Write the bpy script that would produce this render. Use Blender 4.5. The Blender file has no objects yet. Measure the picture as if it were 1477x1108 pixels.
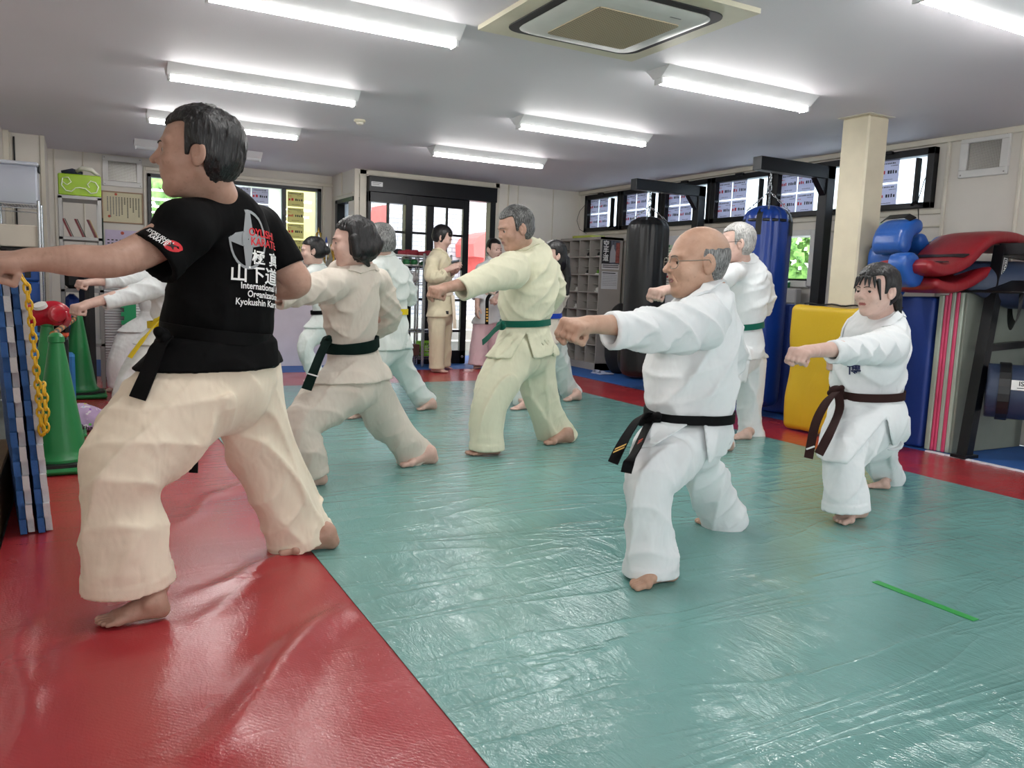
import bpy, math, random
import numpy as np
from mathutils import Vector, Matrix
random.seed(7)
SC = bpy.context.scene
COL = SC.collection
# ------------------------------------------------------------------ camera
W_, H_ = 1477.0, 1108.0
F_ = 1146.12632
YAW, PIT, ROL = 5.00438212e-01, 1.24872595e-01, 3.73783397e-02
CAM = np.array([0.0, 0.0, 1.0])
def _axes():
    cy, sy = math.cos(YAW), math.sin(YAW); cp, sp = math.cos(PIT), math.sin(PIT)
    f = np.array([sy*cp, cy*cp, -sp]); rt = np.array([cy, -sy, 0.0]); up = np.cross(rt, f)
    return rt*math.cos(ROL)+up*math.sin(ROL), -rt*math.sin(ROL)+up*math.cos(ROL), f
RT, UP, FW = _axes()
def ray(px, py): return FW + RT*((px-W_/2)/F_) - UP*((py-H_/2)/F_)
def aY(px, py, Y): d = ray(px, py); return CAM + d*(Y/d[1])
def aX(px, py, X): d = ray(px, py); return CAM + d*(X/d[0])
def aZ(px, py, Z=0.0): d = ray(px, py); return CAM + d*((Z-1.0)/d[2])
def proj(p):
    q = np.asarray(p, float)-CAM; z = q@FW
    return (W_/2+F_*(q@RT)/z, H_/2-F_*(q@UP)/z)
def pxr(p, hw): return hw*((np.asarray(p)-CAM)@FW)/F_     # half-width in pixels at a point -> metres
cam = bpy.data.cameras.new('camera'); camo = bpy.data.objects.new('camera', cam); COL.objects.link(camo)
cam.sensor_fit = 'HORIZONTAL'; cam.sensor_width = 36.0; cam.lens = 36.0*F_/W_; cam.clip_start = 0.05; cam.clip_end = 200
M = Matrix(((RT[0], UP[0], -FW[0], 0), (RT[1], UP[1], -FW[1], 0), (RT[2], UP[2], -FW[2], 1.0), (0, 0, 0, 1)))
camo.matrix_world = M; SC.camera = camo

# ------------------------------------------------------------------ scene helpers
def nrm(v): v = np.asarray(v, float); return v/max(np.linalg.norm(v), 1e-9)
def setp(o, label=None, cat=None, group=None, kind=None):
    if label: o['label'] = label
    if cat: o['category'] = cat
    if group: o['group'] = group
    if kind: o['kind'] = kind
    return o
def thing(name, label, cat, loc=(0, 0, 0), group=None, rotz=0.0):
    o = bpy.data.objects.new(name, None); COL.objects.link(o); o.empty_display_size = 0.05
    o.location = tuple(float(c) for c in loc); o.rotation_euler = (0, 0, rotz)
    return setp(o, label, cat, group)
def mesh_obj(name, V, Fc, mat, parent=None, smooth=True, mats=None, midx=None, base=None, label=None, local=False):
    """V given in world space; it is moved to the parent's (or base) origin unless local=True"""
    V = np.asarray(V, float)
    me = bpy.data.meshes.new(name)
    org = np.zeros(3)
    if not local:
        if parent is not None:
            q = parent; org = np.array(q.location)
            if q.parent: org = org + np.array(q.parent.location)
        elif base is not None: org = np.asarray(base, float)
    me.from_pydata((V-org).tolist() if len(V) else [], [], [list(map(int, f)) for f in Fc])
    if mats:
        for m in mats: me.materials.append(m)
        if midx is not None: me.polygons.foreach_set('material_index', np.asarray(midx, dtype=np.int32))
    else: me.materials.append(mat)
    if smooth is not False and len(me.polygons):
        me.polygons.foreach_set('use_smooth', np.ones(len(me.polygons), dtype=bool))
        if smooth == 'auto':
            try: me.set_sharp_from_angle(angle=math.radians(35))
            except Exception: pass
    me.update()
    o = bpy.data.objects.new(name, me); COL.objects.link(o)
    if parent is not None: o.parent = parent
    elif base is not None: o.location = tuple(float(c) for c in base)
    if label: o['label'] = label
    return o
class MB:
    """mesh builder collecting simple shapes into one mesh"""
    def __init__(s): s.v = []; s.f = []; s.m = []
    def add(s, V, Fc, m=0):
        n = len(s.v); s.v += [tuple(map(float, q)) for q in V]; s.f += [tuple(i+n for i in f) for f in Fc]; s.m += [m]*len(Fc); return s
    def box(s, a, b, m=0):
        x0, y0, z0 = [min(a[i], b[i]) for i in range(3)]; x1, y1, z1 = [max(a[i], b[i]) for i in range(3)]
        return s.add([(x0,y0,z0),(x1,y0,z0),(x1,y1,z0),(x0,y1,z0),(x0,y0,z1),(x1,y0,z1),(x1,y1,z1),(x0,y1,z1)],
                     [(3,2,1,0),(4,5,6,7),(0,1,5,4),(1,2,6,5),(2,3,7,6),(3,0,4,7)], m)
    def rbox(s, a, b, r=0.005, m=0):
        """box with chamfered edges"""
        a, c = np.minimum(a, b).astype(float), np.maximum(a, b).astype(float)
        r = min(r, *( (c-a)*0.45 ))
        V = []; idx = {}
        for sx in (0, 1):
            for sy in (0, 1):
                for sz in (0, 1):
                    cn = [(a, c)[q][i] for i, q in enumerate((sx, sy, sz))]; sg = [1 if q == 0 else -1 for q in (sx, sy, sz)]
                    for ax in range(3):
                        p = [cn[i] + (0 if i == ax else sg[i]*r) for i in range(3)]; idx[(sx, sy, sz, ax)] = len(V); V.append(p)
        Fc = []
        I = idx
        def q(*k): Fc.append([I[x] for x in k])
        for s_ in (0, 1):
            o = 1 if s_ else -1
            L = [(s_,0,0,0),(s_,1,0,0),(s_,1,1,0),(s_,0,1,0)]; q(*(L if o > 0 else L[::-1]))
            L = [(0,s_,0,1),(0,s_,1,1),(1,s_,1,1),(1,s_,0,1)]; q(*(L if o > 0 else L[::-1]))
            L = [(0,0,s_,2),(1,0,s_,2),(1,1,s_,2),(0,1,s_,2)]; q(*(L if o > 0 else L[::-1]))
        for u in (0, 1):
            for w in (0, 1):
                q((0,u,w,1),(1,u,w,1),(1,u,w,2),(0,u,w,2)); q((u,0,w,0),(u,1,w,0),(u,1,w,2),(u,0,w,2)); q((u,w,0,0),(u,w,1,0),(u,w,1,1),(u,w,0,1))
        for u in (0, 1):
            for v in (0, 1):
                for w in (0, 1): q((u,v,w,0),(u,v,w,1),(u,v,w,2))
        return s.add(V, Fc, m)
    def obox(s, c, ax, ay, az, m=0):
        """oriented box: centre and three half-extent vectors"""
        c, ax, ay, az = map(lambda q: np.asarray(q, float), (c, ax, ay, az))
        V = [c+i*ax+j*ay+k*az for k in (-1, 1) for (i, j) in ((-1,-1),(1,-1),(1,1),(-1,1))]
        return s.add(V, [(3,2,1,0),(4,5,6,7),(0,1,5,4),(1,2,6,5),(2,3,7,6),(3,0,4,7)], m)
    def tube(s, pts, r, n=10, m=0, caps=True, closed=False):
        pts = [np.asarray(p, float) for p in pts]; k = len(pts)
        rs = r if hasattr(r, '__len__') else [r]*k
        V = []; prev = None
        for i, p in enumerate(pts):
            if closed: t = nrm(pts[(i+1) % k]-pts[i-1])
            else: t = nrm(pts[min(i+1, k-1)]-pts[max(i-1, 0)])
            if prev is None: prev = np.array([0, 0, 1.0]) if abs(t[2]) < 0.9 else np.array([1.0, 0, 0])
            u = nrm(prev-t*(prev@t)); w = np.cross(t, u); prev = u
            for j in range(n):
                a = 2*math.pi*j/n; V.append(p+rs[i]*(u*math.cos(a)+w*math.sin(a)))
        Fc = []
        for i in range(k if closed else k-1):
            i2 = (i+1) % k
            for j in range(n): Fc.append((i*n+j, i*n+(j+1) % n, i2*n+(j+1) % n, i2*n+j))
        if caps and not closed: Fc.append(tuple(range(n-1, -1, -1))); Fc.append(tuple((k-1)*n+j for j in range(n)))
        return s.add(V, Fc, m)
    def lathe(s, c, prof, n=24, m=0, axis=None, u=None):
        """prof: (radius, height) list along axis (default z)"""
        c = np.asarray(c, float); axis = nrm(axis if axis is not None else (0, 0, 1)); 
        u = nrm(u) if u is not None else nrm(np.cross(axis, (0.3, 1, 0.1) if abs(axis[2]) > .5 else (0, 0, 1))); w = np.cross(axis, u)
        V = []; 
        for (r, h) in prof:
            for j in range(n):
                a = 2*math.pi*j/n; V.append(c+axis*h+(u*math.cos(a)+w*math.sin(a))*max(r, 1e-4))
        Fc = []
        for i in range(len(prof)-1):
            for j in range(n): Fc.append((i*n+j, i*n+(j+1) % n, (i+1)*n+(j+1) % n, (i+1)*n+j))
        Fc.append(tuple(range(n-1, -1, -1))); Fc.append(tuple((len(prof)-1)*n+j for j in range(n)))
        return s.add(V, Fc, m)
    def ribbon(s, pts, side, w, th, m=0):
        """flat band of thickness th following pts; side = per point (or single) width direction"""
        pts = [np.asarray(p, float) for p in pts]; k = len(pts); V = []
        for i, p in enumerate(pts):
            t = nrm(pts[min(i+1, k-1)]-pts[max(i-1, 0)]); sd = np.asarray(side[i] if isinstance(side, list) else side, float)
            sd = nrm(sd-t*(sd@t)); nn = np.cross(t, sd); ww = w[i] if hasattr(w, '__len__') else w
            for (a, b) in ((-1,-1),(1,-1),(1,1),(-1,1)): V.append(p+sd*a*ww/2+nn*b*th/2)
        Fc = [(3, 2, 1, 0)] + [(i*4+j, i*4+(j+1) % 4, i*4+4+(j+1) % 4, i*4+4+j) for i in range(k-1) for j in range(4)] + [tuple((k-1)*4+j for j in range(4))]
        return s.add(V, Fc, m)
    def poly(s, pts, thick, m=0):
        """flat polygon extruded by vector thick"""
        pts = [np.asarray(p, float) for p in pts]; n = len(pts); th = np.asarray(thick, float)
        V = pts+[p+th for p in pts]
        return s.add(V, [tuple(range(n-1, -1, -1)), tuple(range(n, 2*n))]+[(i, (i+1) % n, n+(i+1) % n, n+i) for i in range(n)], m)
    def build(s, name, mat, parent=None, smooth=False, base=None, mats=None, label=None, fix=True, local=False):
        o = mesh_obj(name, s.v, s.f, mat, parent, smooth, mats, s.m if mats else None, base, label, local)
        if fix:
            import bmesh
            bm = bmesh.new(); bm.from_mesh(o.data); bmesh.ops.recalc_face_normals(bm, faces=bm.faces); bm.to_mesh(o.data); bm.free()
        return o
def grp_base(V):
    V = np.asarray(V); return np.array([(V[:,0].min()+V[:,0].max())/2, (V[:,1].min()+V[:,1].max())/2, V[:,2].min()])
def solo(mb, name, mat, label, cat, group=None, smooth=False, mats=None, kind=None):
    """one mesh = one thing, its origin at its base"""
    o = mb.build(name, mat, base=grp_base(mb.v), smooth=smooth, mats=mats)
    return setp(o, label, cat, group, kind)
def struct(mb, name, mat, smooth=False, mats=None, parent=None):
    o = mb.build(name, mat, smooth=smooth, mats=mats, parent=parent); 
    if parent is None: o['kind'] = 'structure'
    return o
def copy_tree(o, parent=None, loc=None, rotz=None, label=None):
    c = o.copy(); COL.objects.link(c)
    if parent is not None: c.parent = parent
    if loc is not None: c.location = tuple(map(float, loc))
    if rotz is not None: c.rotation_euler = (0, 0, rotz)
    if label: c['label'] = label
    for ch in [q for q in o.children]: copy_tree(ch, c)
    return c

# ------------------------------------------------------------------ materials
MATS = {}
class NT:
    def __init__(s, name):
        s.m = bpy.data.materials.new(name); s.m.use_nodes = True; s.t = s.m.node_tree; s.n = s.t.nodes; s.l = s.t.links
        s.b = s.n['Principled BSDF']; s.out = s.n['Material Output']
    def node(s, typ, **kw):
        n = s.n.new(typ)
        for k, v in kw.items():
            if k.startswith('_'): setattr(n, k[1:], v)
        return n
    def coord(s, scale=(1,1,1), kind='Object', rot=(0,0,0)):
        tc = s.n.new('ShaderNodeTexCoord'); mp = s.n.new('ShaderNodeMapping'); mp.inputs['Scale'].default_value = scale; mp.inputs['Rotation'].default_value = rot
        if kind == 'World':
            g = s.n.new('ShaderNodeNewGeometry'); s.l.new(g.outputs['Position'], mp.inputs[0])
        else: s.l.new(tc.outputs[kind], mp.inputs[0])
        return mp.outputs[0]
    def noise(s, vec, scale, detail=3, rough=0.5, dist=0.0):
        n = s.n.new('ShaderNodeTexNoise'); n.inputs['Scale'].default_value = scale; n.inputs['Detail'].default_value = detail
        n.inputs['Roughness'].default_value = rough; n.inputs['Distortion'].default_value = dist
        if vec is not None: s.l.new(vec, n.inputs['Vector'])
        return n.outputs['Fac']
    def ramp(s, fac, stops):
        r = s.n.new('ShaderNodeValToRGB'); e = r.color_ramp.elements
        while len(e) > 1: e.remove(e[-1])
        for i, (p, c) in enumerate(stops):
            q = e[0] if i == 0 else e.new(p); q.position = p; q.color = (c[0], c[1], c[2], 1) if hasattr(c, '__len__') else (c, c, c, 1)
        s.l.new(fac, r.inputs[0]); return r.outputs[0]
    def math(s, op, a, b=None, c=None):
        n = s.n.new('ShaderNodeMath'); n.operation = op
        for i, x in enumerate((a, b, c)):
            if x is None: continue
            if isinstance(x, (int, float)): n.inputs[i].default_value = x
            else: s.l.new(x, n.inputs[i])
        return n.outputs[0]
    def bump(s, h, strength=0.3, dist=0.01, prev=None):
        b = s.n.new('ShaderNodeBump'); b.inputs['Strength'].default_value = strength; b.inputs['Distance'].default_value = dist
        s.l.new(h, b.inputs['Height'])
        if prev is not None: s.l.new(prev, b.inputs['Normal'])
        return b.outputs[0]
    def mix(s, fac, a, b):
        n = s.n.new('ShaderNodeMix'); n.data_type = 'RGBA'
        if isinstance(fac, (int, float)): n.inputs[0].default_value = fac
        else: s.l.new(fac, n.inputs[0])
        for i, x in ((6, a), (7, b)):
            if hasattr(x, '__len__'): n.inputs[i].default_value = (x[0], x[1], x[2], 1)
            else: s.l.new(x, n.inputs[i])
        return n.outputs[2]
    def set(s, **kw):
        names = {'color': 'Base Color', 'rough': 'Roughness', 'metal': 'Metallic', 'normal': 'Normal', 'emis': 'Emission Color', 'estr': 'Emission Strength',
                 'trans': 'Transmission Weight', 'alpha': 'Alpha', 'coat': 'Coat Weight', 'coatr': 'Coat Roughness', 'sheen': 'Sheen Weight', 'spec': 'Specular IOR Level', 'sss': 'Subsurface Weight', 'ior': 'IOR'}
        for k, v in kw.items():
            i = s.b.inputs[names[k]]
            if isinstance(v, (int, float)): i.default_value = v
            elif hasattr(v, '__len__'): i.default_value = (v[0], v[1], v[2], 1) if len(i.default_value) == 4 else v
            else: s.l.new(v, i)
        return s
def srgb(h):
    h = h.lstrip('#'); c = [int(h[i:i+2], 16)/255 for i in (0, 2, 4)]
    return tuple(x/12.92 if x <= 0.04045 else ((x+0.055)/1.055)**2.4 for x in c)
def mat(name, color, rough=0.5, metal=0.0, var=0.06, vscale=6.0, bump=0.0, bscale=60.0, **kw):
    if name in MATS: return MATS[name]
    c = srgb(color) if isinstance(color, str) else color
    t = NT(name); v = t.coord()
    n = t.noise(v, vscale, 4)
    lo = tuple(x*(1-var) for x in c); hi = tuple(min(1, x*(1+var)) for x in c)
    t.set(color=t.ramp(n, [(0.3, lo), (0.7, hi)]), rough=rough, metal=metal, **kw)
    if bump: t.set(normal=t.bump(t.noise(v, bscale, 3), bump, 0.004))
    MATS[name] = t.m; return t.m
# ------------------------------------------------------------------ implicit surfaces
def _hash(i, j, k):
    n = (i*73856093) ^ (j*19349663) ^ (k*83492791); n = (n ^ (n >> 13))*1274126177; n = n ^ (n >> 16)
    return (n & 0xffff).astype(np.float64)/65535.0
def vnoise(x, y, z):
    xi, yi, zi = np.floor(x).astype(np.int64), np.floor(y).astype(np.int64), np.floor(z).astype(np.int64)
    a, b, c = x-xi, y-yi, z-zi
    a, b, c = a*a*(3-2*a), b*b*(3-2*b), c*c*(3-2*c)
    r = 0
    for di in (0, 1):
        for dj in (0, 1):
            for dk in (0, 1):
                r = r + _hash(xi+di, yi+dj, zi+dk)*(a if di else 1-a)*(b if dj else 1-b)*(c if dk else 1-c)
    return r
def smin(a, b, k):
    h = np.clip(0.5+0.5*(b-a)/k, 0, 1); return b*(1-h)+a*h-k*h*(1-h)
def smax(a, b, k): return -smin(-a, -b, k)
def _n3(q): return np.sqrt(np.einsum('ij,ij->i', q, q))
def cone(p, a, b, ra, rb):
    a = np.asarray(a, float); b = np.asarray(b, float); ab = b-a; q = p-a
    t = np.clip((q@ab)/max(ab@ab, 1e-12), 0, 1)
    return _n3(q-t[:, None]*ab)-(ra+(rb-ra)*t)
def ell(p, c, r, R=None):
    q = p-np.asarray(c, float)
    if R is not None: q = q@np.asarray(R)      # R columns = axes
    r = np.asarray(r, float); k = _n3(q/r)+1e-9; k2 = _n3(q/(r*r))+1e-9
    return k*(k-1)/k2
class Loft:
    """elliptical-section tube through sections (centre, half-width, depth ratio); u axis square to view unless given"""
    def __init__(s, secs, n=5, ends=('round', 'round'), view=None, u=None, fold=None, seed=0.0):
        C = np.array([q[0] for q in secs], float); R = np.array([q[1] for q in secs], float); K = np.array([q[2] if len(q) > 2 else 0.85 for q in secs], float)
        A = np.column_stack([C, R, K]); out = []
        m = len(A)
        for i in range(m-1):
            p0, p1, p2, p3 = A[max(i-1, 0)], A[i], A[i+1], A[min(i+2, m-1)]
            if i == 0: p0 = 2*p1-p2
            if i == m-2: p3 = 2*p2-p1
            for j in range(n):
                t = j/n; out.append(0.5*((2*p1)+(-p0+p2)*t+(2*p0-5*p1+4*p2-p3)*t*t+(-p0+3*p1-3*p2+p3)*t**3))
        out.append(A[-1]); A = np.array(out)
        s.C = A[:, :3]; s.w = A[:, 3]; s.d = A[:, 3]*A[:, 4]; s.ends = ends; s.fold = fold; s.seed = seed
        mid = s.C.mean(0); s.view = nrm(mid-CAM) if view is None else nrm(view)
        s.T = []; s.U = []; s.L = [0.0]
        for i in range(len(s.C)-1):
            t = s.C[i+1]-s.C[i]; l = np.linalg.norm(t); t = t/max(l, 1e-9); s.L.append(s.L[-1]+l)
            uu = nrm(np.cross(t, s.view)) if u is None else nrm(np.asarray(u)-t*(np.asarray(u)@t))
            s.T.append(t); s.U.append(uu)
    def frame(s, f):
        """centre, tangent, u, v, w, d at fraction f of the sample index"""
        x = f*(len(s.C)-1); i = min(int(x), len(s.C)-2); a = x-i
        t, u = s.T[i], s.U[i]
        return s.C[i]*(1-a)+s.C[i+1]*a, t, u, np.cross(t, u), s.w[i]*(1-a)+s.w[i+1]*a, s.d[i]*(1-a)+s.d[i+1]*a
    def at(s, dist):
        """frame at a distance along the axis"""
        Ls = np.array(s.L); dist = min(max(dist, 0), Ls[-1]); i = min(int(np.searchsorted(Ls, dist, 'right'))-1, len(s.C)-2); a = (dist-Ls[i])/max(Ls[i+1]-Ls[i], 1e-9)
        return s.C[i]*(1-a)+s.C[i+1]*a, s.T[i], s.U[i], np.cross(s.T[i], s.U[i]), s.w[i]*(1-a)+s.w[i+1]*a, s.d[i]*(1-a)+s.d[i+1]*a
    def __call__(s, p, grow=0.0):
        m = np.maximum(s.w, s.d)[:, None]+0.03; lo = (s.C-m).min(0); hi = (s.C+m).max(0)
        q = np.linalg.norm(np.maximum(np.maximum(lo-p, p-hi), 0), axis=1); near = q < 0.06
        out = q+0.02
        if near.all(): return s._ev(p, grow)
        if near.any(): out[near] = s._ev(p[near], grow)
        return out
    def _ev(s, p, grow=0.0):
        best = np.full(len(p), 0.09); n = len(s.C)-1; MG = 0.075
        S = np.zeros(len(p))
        X, Y, Z = p[:, 0], p[:, 1], p[:, 2]
        for i in range(n):
            a = s.C[i]; b_ = s.C[i+1]; ab = b_-a; l = s.L[i+1]-s.L[i]
            if l < 1e-7: continue
            m_ = max(s.w[i], s.d[i], s.w[i+1], s.d[i+1])+MG; lo = np.minimum(a, b_)-m_; hi = np.maximum(a, b_)+m_
            idx = np.nonzero((X > lo[0]) & (X < hi[0]) & (Y > lo[1]) & (Y < hi[1]) & (Z > lo[2]) & (Z < hi[2]))[0]
            if not len(idx): continue
            T = s.T[i]; u = s.U[i]; v = np.cross(T, u); q = p[idx]-a; loc = q@np.stack([T, u, v], 1)
            ax, du, dv = loc[:, 0], loc[:, 1], loc[:, 2]; t = np.clip(ax/l, 0, 1); dax = ax-t*l
            w = s.w[i]+(s.w[i+1]-s.w[i])*t+grow; d = s.d[i]+(s.d[i+1]-s.d[i])*t+grow
            dz = dax
            dz2 = dz*dz; iw = 1/w; du2 = du*du; dv2 = dv*dv
            k = np.sqrt((du2+dz2)*iw*iw+dv2/(d*d))+1e-6; rad = np.sqrt(du2+dv2+dz2)
            dd = np.where(k > 0.3, rad*(1-1/k), -np.minimum(w, d)*(1-k))
            m = dd < best[idx]; im = idx[m]
            best[im] = dd[m]
            if s.fold: S[im] = s.L[i]+t[m]*l
        for e_ in (0, 1):
            if s.ends[e_] == 'flat':
                c = s.C[0] if e_ == 0 else s.C[-1]; tt = -s.T[0] if e_ == 0 else s.T[-1]; ww = max(s.w[0], s.d[0]) if e_ == 0 else max(s.w[-1], s.d[-1])
                q = p-c; m = np.einsum('ij,ij->i', q, q) < (1.7*ww+.05)**2
                if m.any(): best[m] = np.maximum(best[m], q[m]@tt)
        if s.fold:
            near = np.abs(best) < 0.05
            if near.any():
                A, Fq, st, sh = s.fold; sl_ = S[near]; o = s.seed*7.3; Tm = nrm(s.C[-1]-s.C[0]); Um = nrm(np.cross(Tm, s.view)); Vm = np.cross(Tm, Um); pq_ = p[near]-s.C[0]; ss, uu, vv = pq_@Tm, pq_@Um, pq_@Vm
                k = Fq*math.pi; wr = vnoise(uu*4+o, vv*4, ss*2.0)*4.2+vnoise(uu*9+o, vv*9, ss*5)*.5
                f = 0
                for (au, av, as_, sd_, amp_) in ((.85, .55, sh, 0, 1.0), (.5, -.85, -sh, 31, .9), (.3, .3, 1.1, 57, .45)):
                    ph = k*(uu*au+vv*av)+k*ss*as_*(1 if as_ > 1 else .8)+wr+sd_
                    mk = np.clip((vnoise(uu*5+sd_+o, vv*5, ss*3.0)-.32)*2.2, 0, 1)
                    f = f+amp_*mk*((1-np.abs(np.sin(ph)))**1.6-.33)
                f = np.clip(f, -.5, .95)*A*(np.clip((s.L[-1]-sl_-.01)/.09, .08, 1) if s.ends[1] == 'flat' else 1.0)
                if s.ends[1] == 'flat': f = f+.0028*np.clip((sl_-s.L[-1]+.040)/.004, 0, 1)
                b2 = best.copy(); b2[near] -= f*np.clip(1-np.abs(best[near])/0.05, 0, 1); best = b2
        return best
OFF = np.array([[0,0,0],[1,0,0],[0,1,0],[1,1,0],[0,0,1],[1,0,1],[0,1,1],[1,1,1]])
def _key(c): return ((c[:, 0]+4096).astype(np.int64) << 26) | ((c[:, 1]+4096).astype(np.int64) << 13) | (c[:, 2]+4096).astype(np.int64)
def sdf_mesh(f, lo, hi, h, slack=0.004, newton=1):
    lo = np.asarray(lo, float); hi = np.asarray(hi, float)
    L = max(0, int(math.ceil(math.log2(0.07/h)))); Hs = h*2**L
    nn = np.ceil((hi-lo)/Hs).astype(int)+1
    g = np.stack(np.meshgrid(*[np.arange(k) for k in nn], indexing='ij'), -1).reshape(-1, 3)
    for lv in range(L, -1, -1):
        sz = h*2**lv; d = f(lo+(g+0.5)*sz)
        g = g[np.abs(d) < sz*0.9*1.25+slack*(1 if lv else 0.5)]
        if lv: g = (g[:, None, :]*2+OFF[None]).reshape(-1, 3)
    cells = g; ck = _key(cells); o = np.argsort(ck); cells = cells[o]; ck = ck[o]
    allc = (cells[:, None, :]+OFF[None]).reshape(-1, 3); k = _key(allc); uk, first, inv = np.unique(k, return_index=True, return_inverse=True)
    vals = f(lo+allc[first]*h); vals = np.where(np.abs(vals) < 1e-9, 1e-9, vals); cv = vals[inv.reshape(-1)].reshape(-1, 8)
    neg = cv < 0; act = neg.any(1) & (~neg).any(1)
    cells, ck, cv, neg = cells[act], ck[act], cv[act], neg[act]
    acc = np.zeros((len(cells), 3)); cnt = np.zeros(len(cells))
    for a in range(8):
        for ax in range(3):
            b = a | (1 << ax)
            if b == a: continue
            m = neg[:, a] != neg[:, b]; t = cv[m, a]/(cv[m, a]-cv[m, b]); q = OFF[a]+t[:, None]*(OFF[b]-OFF[a]); acc[m] += q; cnt[m] += 1
    V = lo+(cells+acc/cnt[:, None])*h
    quads = []
    for ax in range(3):
        b, c = (ax+1) % 3, (ax+2) % 3; eb = np.eye(3, dtype=int)[b]; ec = np.eye(3, dtype=int)[c]
        m = np.nonzero(neg[:, 0] != neg[:, 1 << ax])[0]
        if not len(m): continue
        cc = cells[m]; ids = [m]; ok = np.ones(len(m), bool)
        for off in (-eb, -eb-ec, -ec):
            kk = _key(cc+off); j = np.clip(np.searchsorted(ck, kk), 0, len(ck)-1); ok &= ck[j] == kk; ids.append(j)
        Q = np.stack(ids, 1)[ok]; s = neg[m, 0][ok]
        Q = np.where(s[:, None], Q, Q[:, ::-1]); quads.append(Q)
    Q = np.concatenate(quads)
    for _ in range(newton):
        e = h*0.5; D = f(V); G = np.stack([f(V+np.eye(3)[i]*e)-D for i in range(3)], 1)/e
        g2 = (G*G).sum(1)+1e-6; st = np.clip(D/g2, -h*0.4, h*0.4); V = V-G*st[:, None]
    return V, Q
def join(parts):
    V = []; Q = []; M_ = []; n = 0
    for i, (v, q) in enumerate(parts): V.append(v); Q.append(np.asarray(q)+n); M_.append(np.full(len(q), i)); n += len(v)
    return np.concatenate(V), np.concatenate(Q), np.concatenate(M_)
def onto(f, p, off=0.003, it=6):
    """move points onto the surface of f"""
    p = np.array(p, float); e = 0.002
    for _ in range(it):
        D = f(p); G = np.stack([f(p+np.eye(3)[i]*e)-D for i in range(3)], 1)/e
        p = p-G*((D-off)/((G*G).sum(1)+1e-6))[:, None].clip(-0.05, 0.05)
    return p
# ------------------------------------------------------------------ people
def skin_mat(name, c1, c2, lip=False):
    if name in MATS: return MATS[name]
    t = NT(name); v = t.coord(); a, b = srgb(c1), srgb(c2)
    n = t.noise(v, 14, 4, 0.6); col = t.ramp(n, [(0.3, a), (0.72, b)])
    n2 = t.noise(v, 70, 2); spots = t.ramp(n2, [(0.62, 0.0), (0.75, 0.35)])
    col = t.mix(spots, col, tuple(x*0.72 for x in a))
    t.set(color=col, rough=0.48, sss=0.0, spec=0.35); t.set(normal=t.bump(t.noise(v, 120, 3), 0.10, 0.003))
    MATS[name] = t.m; return t.m
def hair_mat(name, c1, c2, mixp=0.5):
    if name in MATS: return MATS[name]
    t = NT(name); v = t.coord((1.0, 1.0, 0.14)); a, b = srgb(c1), srgb(c2)
    n = t.noise(v, 260, 3, 0.6); n2 = t.noise(t.coord(), 18, 2)
    f = t.math('ADD', t.math('MULTIPLY', n, 0.75), t.math('MULTIPLY', n2, 0.25))
    t.set(color=t.ramp(f, [(mixp-0.10, a), (mixp+0.12, b)]), rough=0.38, spec=0.45); t.set(normal=t.bump(n, 0.5, 0.004))
    MATS[name] = t.m; return t.m
def cloth_mat(name, c, weave=900, rough=0.9, var=0.03, fine=0.2, crease=0.35):
    if name in MATS: return MATS[name]
    t = NT(name); v = t.coord(); a = srgb(c)
    n = t.noise(v, 5, 4, 0.6)
    col = t.ramp(n, [(0.3, tuple(x*(1-var) for x in a)), (0.7, tuple(min(1, x*(1+var)) for x in a))])
    t.set(color=col, rough=rough, spec=0.15, sheen=(0.0 if max(a) < .05 else .12))
    cr = t.noise(t.coord((1, 1, 0.5)), 15, 2, 0.5, .3); 
    b1 = t.bump(cr, crease, 0.03); b2 = t.bump(t.noise(v, 420, 2), fine, 0.0015, b1)
    t.set(normal=b2); MATS[name] = t.m; return t.m

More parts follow.
